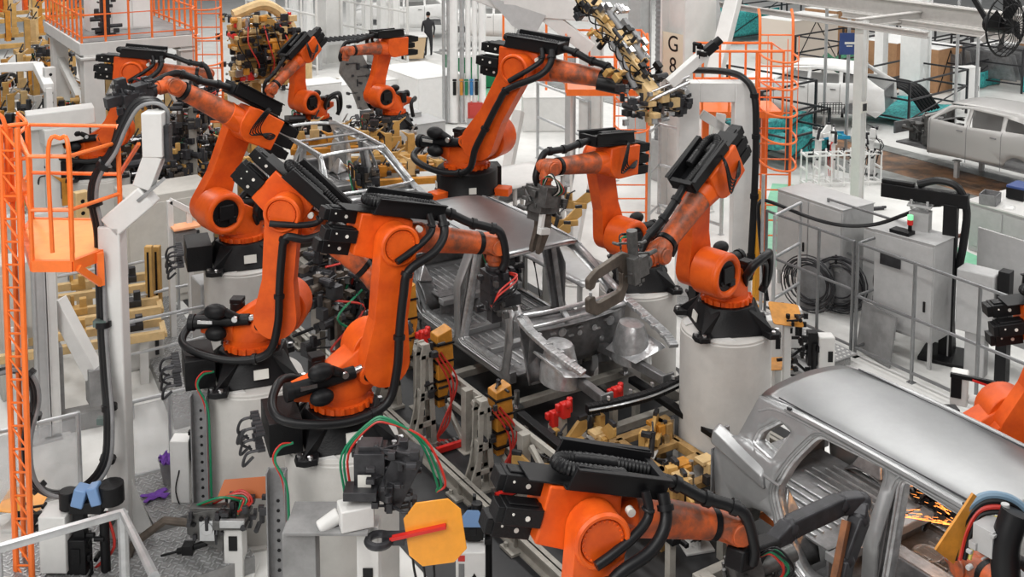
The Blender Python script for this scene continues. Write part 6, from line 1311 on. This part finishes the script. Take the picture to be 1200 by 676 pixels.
# top left ochre robot with tooling
v = at(305, 110, 1.2); t = tooling('dense ochre geometry gripper standing right of the orange ladder, top left', v.x, v.y, 1.2, 20, 1.8, 1.0, 9, 21, frame=TAN, tall=1.0)
v = at(300, 60, 2.6); gun_rack('black and ochre valve cluster on top of the ochre gripper, top left', v.x, v.y, 2.6, 9, 60, (1.9, .8, 2.2), m1=TAN)
t = thing('geometry_gripper', 'dense ochre geometry gripper block with valves, right of the orange ladder', 'gripper', tuple(dp(305, 52, 27.5))); rr = random.Random(77)
b = MB(); b.hull([(-.75, 0, .55), (.2, 0, .75), (.75, 0, .25), (.85, 0, -.6), (.2, 0, -.95), (-.5, 0, -.7), (-.75, .3, .5), (.2, .3, .7), (.8, .3, .2), (.8, .3, -.6), (.2, .3, -.9), (-.5, .3, -.6)]); b.box((-.1, .15, -1.4), (.24, .24, 1.2)); b.build('body', TAN, t, bevel=.02)
b = MB(); b.tube(catmull([(-.6, .2, .75), (.2, .2, .95), (.8, .2, .5), (1.0, .2, -.2), (1.0, .2, -.9)], 6), .14, 8); b.build('curved_cover', TANL, t)
for q, (m_, n_) in enumerate(((AMBERD, 30), (BLACK, 34), (TANL, 24), (STEEL, 14), (RED, 5), (DGREY, 26))): b = MB(); knobs(b, rr, n_, (0, -.2, -.1), (1.6, .35, 1.6), .06, .2); b.build('valve_bank', m_, t, bevel=.008)
for q in range(6): b = MB(); b.hose([(-.6+.2*q, -.3, .5), (-.7+.25*q, -.45, .1), (-.4+.2*q, -.42, -.4), (-.3+.15*q, -.3, -.7)], .016, 6); b.build('hose', (HOSE, REDH)[q % 2], t)
t = thing('tan_cone_cover', 'tan curved cover behind the ochre gripper, top left', 'cover', tuple(at(338, 112))); b = MB(); b.lathe([(.8, 0), (.8, 1.4), (.6, 1.9), (.3, 2.2), (.05, 2.3)], n=20); b.build('cover', TANL, t)
# ochre work tables at centre back
v = at(472, 205, 1.0); tooling('ochre tool table with small orange parts behind the open car frame', v.x, v.y, 1.0, -20, 2.4, 1.0, 8, 31, frame=AMBERD, tall=.35)
v = at(500, 185, 1.05); t = thing('ochre_table', 'ochre slab table with a pale board left of the drum robot base', 'table', (v.x, v.y, 0), R(-20)); b = MB(); b.box((0, 0, 1.05), (1.9, 1.0, .10)); b.build('top', TAN, t, bevel=.01); b = MB(); b.box((.2, 0, 1.13), (.9, .6, .06)); b.build('board', CONC, t)
for i in (-1, 1):
    for j in (-1, 1): b = MB(); b.box((i*.85, j*.4, .5), (.1, .1, 1.0)); b.build('leg', WHITE, t)
v = at(440, 175, 1.2); tooling('ochre tooling frame with red clamps just right of the frame arc', v.x, v.y, 1.1, -20, 1.8, .9, 7, 33, frame=TAN, tall=.5, cm=TAN)
v = at(395, 165, 1.3); tooling('ochre tooling frame seen inside the open car frame', v.x, v.y, 1.2, -20, 2.0, .9, 6, 34, frame=AMBERD, tall=.4)
v = at(440, 150, 1.5); gun_rack('black weld equipment under the robot holding the grey plate', v.x, v.y, 1.5, 14, 24, (.9, .6, .8))
v = at(360, 140, 1.4); gun_rack('small weld gun cluster left of the frame arc', v.x, v.y, 1.4, 15, 24, (.9, .6, .6))
t = thing('signal_tower', 'thin signal tower with green and red lamps left of the grey plate robot', 'signal lamp', tuple(at(372, 140))); zz = hz(372, 112, at(372, 140)); b = MB(); b.cyl((0, 0, 0), (0, 0, zz), .03); b.build('pole', BLACK, t); b = MB(); b.cyl((0, 0, zz), (0, 0, zz+.16), .07, n=10); b.build('green_lamp', MATS['lamp_green'], t); b = MB(); b.cyl((0, 0, zz+.16), (0, 0, zz+.32), .07, n=10); b.build('red_lamp', RED, t)
t = thing('fixture_plate', 'large dark grey perforated fixture plate hanging from the grey plate robot', 'plate', tuple(dp(415, 92, 29.5))); b = MB(); b.prism(rnd([(-.35, .7), (.1, .8), (.55, -.1), (.45, -.8), (.1, -.85), (-.1, -.3), (-.45, .2)], .06), .18, Matrix.Rotation(R(90), 4, 'X') @ Matrix.Rotation(0, 4, 'Z')); b.build('plate', mat('fixture_grey', (.17, .16, .15), .5, noise=.3), t, bevel=.01); b = MB(); knobs(b, random.Random(2), 16, (0, -.2, -.2), (.8, .2, 1.3), .05, .14); b.build('locator', DGREY, t)
# white line of cabinets at the back
for k, (px, py, w, d, h, lb, m) in enumerate(((470, 180, 1.3, 1.1, 2.0, 'white switch cabinet left of the drum robot, nearer one', LGREY), (500, 185, 1.2, 1.1, 1.9, 'white switch cabinet right next to the nearer one, by the drum robot', LGREY), (400, 150, 4.6, .9, 2.2, 'long white low enclosure behind the grey plate robot', WHITEB), (345, 170, 3.0, .9, 2.2, 'long white low enclosure left of the grey plate robot', WHITEB), (455, 112, 2.6, 1.4, 1.9, 'white desk-high enclosure with black top behind the grey plate robot', WHITEB), (505, 140, 1.6, 2.6, 2.6, 'tall white enclosure left of the vertical pipes', WHITEB), (490, 125, .7, .7, 2.3, 'dark open control rack between the white enclosures', MGREY))):
    g = g2(px, py); cabinet(lb, g[0], g[1]+.6, R(0), w, d, min(h, hz(px, {470: 133, 500: 143, 400: 100, 345: 102, 455: 92, 505: 84, 490: 86}[px], (g[0], g[1]+.3))), m, 3 if w > 2 else 1, name='white_enclosure' if m is WHITEB else 'switch_cabinet')
t = thing('roller_conveyor', 'grey slatted conveyor strip behind the left robots at the back', 'conveyor', tuple(at(300, 88))); b = MB(); b.box((2.4, 0, 1.0), (5.0, .9, .1)); b.build('bed', LGREY, t)
for k in range(26): b = MB(); b.cyl((.1+.19*k, -.42, 1.08), (.1+.19*k, .42, 1.08), .05, n=8); b.build('roller', DGREY, t)
for x in (.2, 2.4, 4.7): b = MB(); b.box((x, 0, .48), (.12, .7, .95)); b.build('leg', LGREY, t)
post('thick pale grey building column at the top left of centre', 17.24, 40.25, 10, .95, WHITE, 'building_column', False, cat='column')
railing('white_fence', 'white wire fence line across the far background, left of the column', 'fence', [g2(290, 62), g2(372, 88)], 3.4, (.3, 1.2, 2.2, 3.3), WHITE, r=.05, extra=1)
railing('white_fence', 'white wire fence line across the far background, right of the column', 'fence', [g2(398, 62), g2(478, 82)], 3.4, (.3, 1.2, 2.2, 3.3), WHITE, r=.05, extra=1)
for k, px in enumerate((318, 345, 362, 412, 430, 448, 463)):
    g = g2(px, 52+k*2); post('slim white far building upright, %s of the seven from the left' % ('first', 'second', 'third', 'fourth', 'fifth', 'sixth', 'seventh')[k], g[0], g[1], 7, .38, WHITEB, 'far_upright', False, group='slim far uprights', cat='upright')
v = at(485, 70); t = thing('wheelie_bin', 'tan wheeled bin with a pale lid in the far background', 'bin', (v.x, v.y, 0), R(-20)); b = MB(); b.hull([(-.34, -.3, .08), (.34, -.3, .08), (-.34, .3, .08), (.34, .3, .08), (-.45, -.4, .95), (.45, -.4, .95), (-.45, .4, .95), (.45, .4, .95)]); b.build('body', mat('bin_tan', (.55, .40, .24), .5), t, bevel=.03); b = MB(); b.hull([(-.5, -.46, .95), (.5, -.46, .95), (-.5, .46, .95), (.5, .46, .95), (-.46, -.4, 1.03), (.46, -.4, 1.03), (-.46, .42, 1.06), (.46, .42, 1.06)]); b.build('lid', WHITE, t, bevel=.02)
for s in (-1, 1): b = MB(); b.cyl((s*.38, .3, .12), (s*.46, .3, .12), .12, n=12); b.build('wheel', BLACK, t)
v = at(565, 104); t = thing('green_container', 'green open container behind the vertical pipes', 'container', (v.x, v.y, 0), R(-10)); b = MB(); b.box((0, 0, .6), (2.0, .08, 1.1)); b.box((0, 1.2, .6), (2.0, .08, 1.1)); b.box((-1, .6, .6), (.08, 1.2, 1.1)); b.box((1, .6, .6), (.08, 1.2, 1.1)); b.box((0, .6, .1), (2, 1.2, .1)); b.build('shell', GREEN, t); b = MB(); b.box((0, .6, 1.19), (2.1, 1.4, .08)); b.build('lid', WHITEB, t)
v = at(557, 145); t = thing('red_box', 'small red box at the foot of the vertical pipes', 'box', (v.x, v.y, 0), R(-30)); b = MB(); b.box((0, 0, .42), (.45, .3, .48)); b.box((0, -.16, .44), (.34, .03, .34)); b.build('housing', mat('brick_red', (.45, .04, .03), .5), t, bevel=.01); b = MB(); b.box((0, 0, .1), (.5, .3, .2)); b.build('stand', LGREY, t)
t = thing('pipe_bundle', 'bundle of vertical white and silver pipes with green bands, top centre', 'pipes', (16.16, 28.25, 0), R(-30)); k = 0
for x, r_, m_ in ((-.42, .05, ALU), (-.28, .05, ALU), (-.12, .13, WHITEB), (.12, .07, ALU), (.30, .08, WHITEB), (.50, .08, WHITEB), (.72, .11, WHITEB)):
    b = MB(); b.cyl((x, 0, .05), (x, 0, 9), r_, n=12); b.build('pipe', m_, t)
for z in (2.2, 4.6): b = MB(); b.box((.15, .1, z), (1.4, .06, .08)); b.build('pipe_clamp', ALU, t)
for x in (.12, .30, .50): b = MB(); b.cyl((x, 0, 6.9), (x, 0, 7.25), .10, n=12); b.build('green_band', mat('band_green', (.25, .6, .15), .5), t)
for k, x in enumerate((-.1, .1, .25, .4, .55)): b = MB(); b.cyl((x, -.15, .9), (x, -.15, 1.3), .05, n=8); b.box((x, -.15, 1.35), (.12, .05, .05)); b.build('valve', (BLACK, AMBERD, GREENH, BLUE, BLACK)[k], t)
t = thing('pipe_post', 'thin galvanised pipe between the pipe bundle and the top robot', 'post', (*g2(563, 112), 0)); b = MB(); b.cyl((0, 0, 0), (0, 0, 8), .07, n=8); b.build('pipe', ALU, t)
# white steelwork at top centre
p, q = dp(545, 2, 26), dp(700, 40, 23)
t = thing('overhead_beam', 'white overhead box beam crossing the top centre', 'beam', tuple(dp(600, 5, 24))); o = Vector(t.location); b = MB(); b.bar(dp(590, 4, 24)-o, dp(690, 12, 24)-o, .4, .45); b.bar(dp(540, -15, 24)-o, dp(625, 18, 24)-o, .3, .3); b.build('box_beam', WHITE, t, bevel=.02); b = MB(); b.hull([dp(x, y, d)-o for x, y in ((570, -5), (640, 18), (625, 45), (600, 30)) for d in (23.8, 24.6)]); b.build('gusset', LGREY, t)
t = thing('overhead_beam', 'white diagonal strut at the top right of the top robot elbow', 'beam', tuple(dp(640, 20, 24))); o = Vector(t.location); b = MB(); b.bar(dp(636, 14, 24)-o, dp(692, 58, 24)-o, .26, .3); b.build('strut', WHITE, t, bevel=.01)
g = g2(692, 210); post('white column under the diagonal strut, behind the top robot forearm', g[0], g[1], hz(692, 40, g), .5, WHITE, 'steel_column', cat='column')
g = g2(668, 215); post('narrow white column left of the one under the diagonal strut', g[0], g[1], hz(668, 60, g), .22, LGREY, 'steel_column', cat='column')
railing('grey_handrail', 'grey pipe handrail left of the white column behind the top robot', 'railing', [g2(630, 185), g2(690, 215)], 2.0, (.3, 1.1, 2.0), ALU, r=.04)
railing('orange_handrail', 'small orange handrail high behind the top robot elbow', 'railing', [g2(590, 120), g2(640, 118)], 3.0, (1.6, 2.2, 3.0), RAILO, r=.04)
t = cabinet('small white equipment box on a platform behind the top robot forearm', *g2(640, 150), R(-30), 1.4, 1.0, 1.0, WHITE, 1, name='equipment_box', cat='box')
# flat grey panels on stands behind the middle car
def panel_stand(label, px, py, z, w, l, rz=0, m=BODY):
    v = at(px, py, z); t = thing('panel_stand', label, 'panel', (v.x, v.y, 0), R(rz)); b = MB(); b.grid(6, 8, lambda u, q: Vector((w*(u-.5), l*(q-.5), z+.03*math.sin(math.pi*u)))); b.build('sheet_panel', m, t, solid=.015)
    for i in (-1, 1):
        for j in (-1, 1): b = MB(); b.box((i*w*.4, j*l*.4, z/2), (.06, .06, z-.02)); b.build('leg', WHITE, t)
    return t
panel_stand('flat silver roof sheet lying on a stand inside the far window of the middle car', 668, 308, 1.3, .9, 1.9)
panel_stand('pale flat sheet on a stand behind the middle car roof', 612, 205, 1.6, 1.6, 1.2, 10, WHITE)
panel_stand('dark grey sheet on a stand between the top robot and the grey gripper', 600, 225, 1.3, 1.6, 1.0, 10, BODYD)
for k, (px, py, z, lb) in enumerate(((612, 262, 1.5, 'ochre clamp post behind the middle car roof'), (655, 268, 1.4, 'pale clamp post under the grey gripper'), (640, 285, 1.2, 'pale clamp post beside the roof edge'), (668, 245, 1.4, 'ochre clamp post left of the upright robot'))):
    v = at(px, py, z); clampstand(lb, v.x, v.y, .0, 50*k, z, k, pm=WHITE)
t = thing('slanted_brace', 'white slanted column brace behind the grey gripper', 'brace', (*g2(660, 330), 0)); o = Vector(t.location); b = MB(); b.bar((0, 0, 0), atX(690, 175, o.x+1.6)-o, .3, .3); b.build('brace', WHITE, t, bevel=.015)
t = thing('slanted_brace', 'white slanted brace left of the grey gripper, above the roof', 'brace', (*g2(588, 235), 0)); o = Vector(t.location); b = MB(); b.bar((0, 0, 0), atX(608, 130, o.x+.8)-o, .22, .22); b.build('brace', WHITE, t, bevel=.015)
# yoke gun in the near car window, hose loom at the lower right
t = thing('weld_yoke', 'big rusty steel weld yoke reaching into the near car rear door', 'weld gun', tuple(dp(905, 655, 9.6))); o = Vector(t.location)
def pp(x, y, d): return dp(x, y, d)-o
b = MB(); W_ = [pp(905, 640, 8.9), pp(925, 618, 9.0), pp(985, 590, 9.3), pp(1010, 588, 9.35), pp(1008, 606, 9.3), pp(990, 655, 9.2), pp(983, 690, 9.15)]
for a, q in zip(W_, W_[1:]): b.bar(a, q, .13, .16)
for a in W_[1:-1]: b.ball(a, .085, 10, 6)
b.build('yoke_frame', DGREY, t, bevel=.02); b = MB(); b.bar(pp(992, 610, 9.2), pp(978, 680, 9.05), .05, .1); b.build('rusty_edge', mat('rust', (.28, .10, .03), .6, noise=.5), t)
b = MB(); b.bar(pp(905, 640, 8.9), pp(860, 655, 8.4), .16, .16); b.build('yoke_mount', BLACK, t, bevel=.02)
put('R12', 7.06, 3.27, .30, 75, 5, -6, 'orange robot wrist with coloured hoses cut off at the lower right corner', plabel='white pedestal out of frame below the lower right robot', a5=R(-10), hose_side=False, tool=None, S=1.05)
t = thing('hose_loom', 'loop of blue, red and black hoses with an amber plate, lower right corner', 'hose loom', tuple(dp(1160, 640, 8.2))); o = Vector(t.location)
for k, m_ in enumerate((mat('blue_grey_hose', (.14, .22, .30), .4), HOSE, REDH, HOSE, mat('yellow_wire', (.6, .5, .12), .5))):
    b = MB(); b.hose([pp(1112+k*6, 655, 8.2), pp(1122+k*5, 612+k*5, 8.2), pp(1150, 582+k*7, 8.2), pp(1185, 584+k*6, 8.15), pp(1215, 610+k*4, 8.1)], .028-.003*k, 8, 6); b.build('hose', m_, t)
b = MB(); b.bar(pp(1150, 586, 8.22), pp(1106, 652, 8.15), .02, .22); b.build('amber_plate', AMBERD, t)
b = MB(); b.hose([pp(1190, 600, 8.0), pp(1178, 640, 8.0), pp(1180, 690, 8.0)], .10, 12, 6); b.build('big_hose', HOSE, t)
b = MB(); b.box(pp(1162, 628, 8.1), (.22, .16, .20)); b.cyl(pp(1178, 590, 8.05), pp(1178, 640, 8.05), .03); knobs(b, random.Random(6), 18, pp(1160, 630, 8.1), (.5, .2, .3), .02, .06); b.build('valve_block', LGREY, t, bevel=.005)
# sparks inside the near car
SPK = mat('glowing_spark', (1, .33, .07), .5, emit=2.6)
t = thing('weld_sparks', 'shower of orange weld sparks inside the near car', 'sparks', tuple(at(1112, 618, 1.25))); t['kind'] = 'stuff'; rr = random.Random(1); b = MB()
o = Vector(t.location); s0 = at(1118, 618, 1.28)-o
for k in range(330):
    tt = rr.random()**.7; sp = rr.gauss(0, .12)*(.3+tt); c = s0+Vector((-.10*tt+sp*.3, .55*tt+sp*.4, .06+.62*tt-.22*tt*tt+sp*.5)) if k % 3 else s0+Vector((-.42*tt+sp*.2, .30*tt+sp*.3, .02+.08*tt+abs(sp)*.25))
    d = Vector((-.3, .8, .25-.4*tt)) if k % 3 else Vector((-.8, .6, .02)); d = d.normalized()*rr.uniform(.02, .07); b.cyl(c, c+d, .0020+.0018*rr.random(), .0008, 4)
so = b.build('spark', SPK, t); so['kind'] = 'stuff'
lt = bpy.data.lights.new('spark_glow', 'POINT'); lt.energy = 7; lt.color = (1, .45, .15); lt.shadow_soft_size = .15; lo = bpy.data.objects.new('spark_glow', lt); COL.objects.link(lo); lo.location = at(1118, 618, 1.28)+Vector((0, .15, .18))
# person at the back
t = thing('person', 'person in dark clothes standing behind the tan bin, seen from behind', 'person', tuple(at(502, 66)), R(160))
def skin_body(name, V, E, m, parent, sub=2):
    me = bpy.data.meshes.new(name); me.from_pydata([v[:3] for v in V], E, []); ob = bpy.data.objects.new(name, me); COL.objects.link(ob); ob.parent = parent; me.materials.append(m)
    sk = ob.modifiers.new('skin', 'SKIN'); me.skin_vertices[0].data.foreach_set('radius', [c for v in V for c in (v[3], v[4] if len(v) > 4 else v[3])]); me.skin_vertices[0].data[0].use_root = True
    ob.modifiers.new('sub', 'SUBSURF').render_levels = sub; ob.modifiers['sub'].levels = sub
    return ob
S_ = 1.0
V = [(0, 0, .96, .15, .11), (0, 0, 1.15, .14, .10), (0, 0, 1.38, .18, .11), (0, 0, 1.50, .07, .06), (0, .01, 1.60, .06, .06), (.19, 0, 1.42, .055), (.25, .02, 1.16, .045), (.24, -.08, .92, .035), (-.19, 0, 1.42, .055), (-.25, .02, 1.16, .045), (-.24, -.08, .92, .035), (.10, 0, .86, .095), (.11, 0, .48, .065), (.11, .02, .09, .045), (-.10, 0, .86, .095), (-.12, 0, .48, .065), (-.12, .02, .09, .045), (.11, -.12, .05, .04), (-.12, -.12, .05, .04), (.24, -.11, .84, .03), (-.24, -.11, .84, .03)]
E = [(0, 1), (1, 2), (2, 3), (3, 4), (2, 5), (5, 6), (6, 7), (7, 19), (2, 8), (8, 9), (9, 10), (10, 20), (0, 11), (11, 12), (12, 13), (13, 17), (0, 14), (14, 15), (15, 16), (16, 18)]
skin_body('body', V, E, mat('dark_clothes', (.02, .02, .024), .8), t)
b = MB(); b.ball((0, -.01, 1.70), (.08, .095, .115), 14, 10); b.hull([(-.012, -.10, 1.68), (.012, -.10, 1.68), (0, -.125, 1.67), (0, -.1, 1.71)]); b.ball((.08, 0, 1.69), (.012, .02, .03), 6, 4); b.ball((-.08, 0, 1.69), (.012, .02, .03), 6, 4); b.build('head', SKIN, t)
b = MB(); b.ball((0, .012, 1.735), (.088, .098, .10), 14, 10); b.build('hair', BLACK, t)
for s in (-1, 1):
    b = MB(); b.ball((s*.24, -.12, .82), (.022, .035, .045), 8, 6)
    for k in range(4): b.tube([(s*.24, -.145+.016*k, .80), (s*.24, -.15+.016*k, .755), (s*.235, -.145+.016*k, .725)], .008, 5)
    b.tube([(s*.235, -.15, .83), (s*.225, -.17, .79)], .009, 5); b.build('hand', SKIN, t)

# dense ochre tooling, far top left
for px, py, z, L, W, n, sd, rz, lb, kw in ((10, 20, 2.2, 4.0, 2.0, 10, 41, 10, 'ochre tooling frame in the extreme top left corner', dict(frame=TAN, tall=1.1)), (75, 60, 2.2, 2.4, 1.6, 8, 43, 0, 'ochre tooling frame left of the white platform deck', dict(frame=TAN, tall=1.0)), (110, 115, 1.8, 2.0, 1.2, 7, 44, 0, 'ochre tooling frame behind the robot under the white platform', dict(tall=.7)), (185, 130, 1.8, 2.2, 1.2, 8, 45, 0, 'ochre tooling frame between the platform legs', dict(tall=.7)), (60, 105, 1.9, 1.8, 1.4, 7, 46, 20, 'white tooling frame just left of the thick platform column', dict(tall=.8)), (10, 130, 1.6, 2.2, 1.4, 7, 47, 0, 'ochre tooling frame below the white bent pipe frame', dict(tall=.7)), (25, 175, 1.3, 2.0, 1.0, 6, 48, 0, 'ochre and white tooling frame behind the arched orange rail', dict(tall=.6)), (110, 215, 1.2, 1.6, .9, 6, 49, 0, 'white tooling frame between the platform railing and the mast hoses', dict(tall=.6))):
    tl(px, py, z, lb, rz, L, W, n, sd, **kw)
for px, py, z, s, sd, lb in ((20, 150, 2.0, (1.6, .6, .6), 51, 'dark clamp cluster at the left edge above the orange platform'), (65, 135, 2.2, (1.4, .6, .7), 52, 'dark clamp cluster left of the platform column'), (180, 210, 1.7, (1.0, .5, .7), 53, 'dark clamp cluster right of the mast upper tube'), (165, 185, 2.0, (.9, .5, .8), 54, 'dark equipment behind the mast head hoses'), (215, 185, 1.9, (.9, .5, .7), 55, 'silver and dark tooling left of the third robot'), (60, 70, 2.6, (1.6, .8, .9), 56, 'ochre and dark valve cluster left of the platform deck'), (430, 205, 1.4, (.6, .4, .4), 57, 'small tool cluster behind the roofless car front'), (590, 300, 1.3, (.5, .4, .5), 58, 'small dark tool cluster behind the middle car window')):
    v = at(px, py, z); gun_rack(lb, v.x, v.y, z, sd, 34, s, m1=TAN if sd in (52, 56, 55) else BROWN)
t = thing('far_platform', 'far white and orange machinery block at the top left behind the platform', 'machine', tuple(at(25, 60)))
b = MB(); b.box((0, 0, 1.5), (3.0, 1.6, .3)); b.box((-1.2, 0, .7), (.3, 1.2, 1.4)); b.box((1.2, 0, .7), (.3, 1.2, 1.4)); b.box((0, .6, 2.3), (2.2, .3, 1.6)); b.build('frame', WHITE, t, bevel=.02)
b = MB(); b.box((.4, -.5, 2.1), (.7, .4, .9)); b.cyl((-.6, -.4, 1.7), (-.6, -.4, 2.6), .25, n=14); b.build('drive_unit', ORANGE, t, bevel=.02)
# extra silver rails left of the robots
for k, (x0, y0, x1, y1, z) in enumerate(((150, 310, 208, 298, 1.1), (150, 350, 228, 332, .9))):
    p, q = at(x0, y0, z), at(x1, y1, z); railing('pipe_rail', ('silver rail beyond the ochre guide posts, upper one', 'silver rail just above the ochre guide post feet')[k], 'railing', [(p.x, p.y), (q.x, q.y)], z, (z*.5, z), ALU, r=.026)
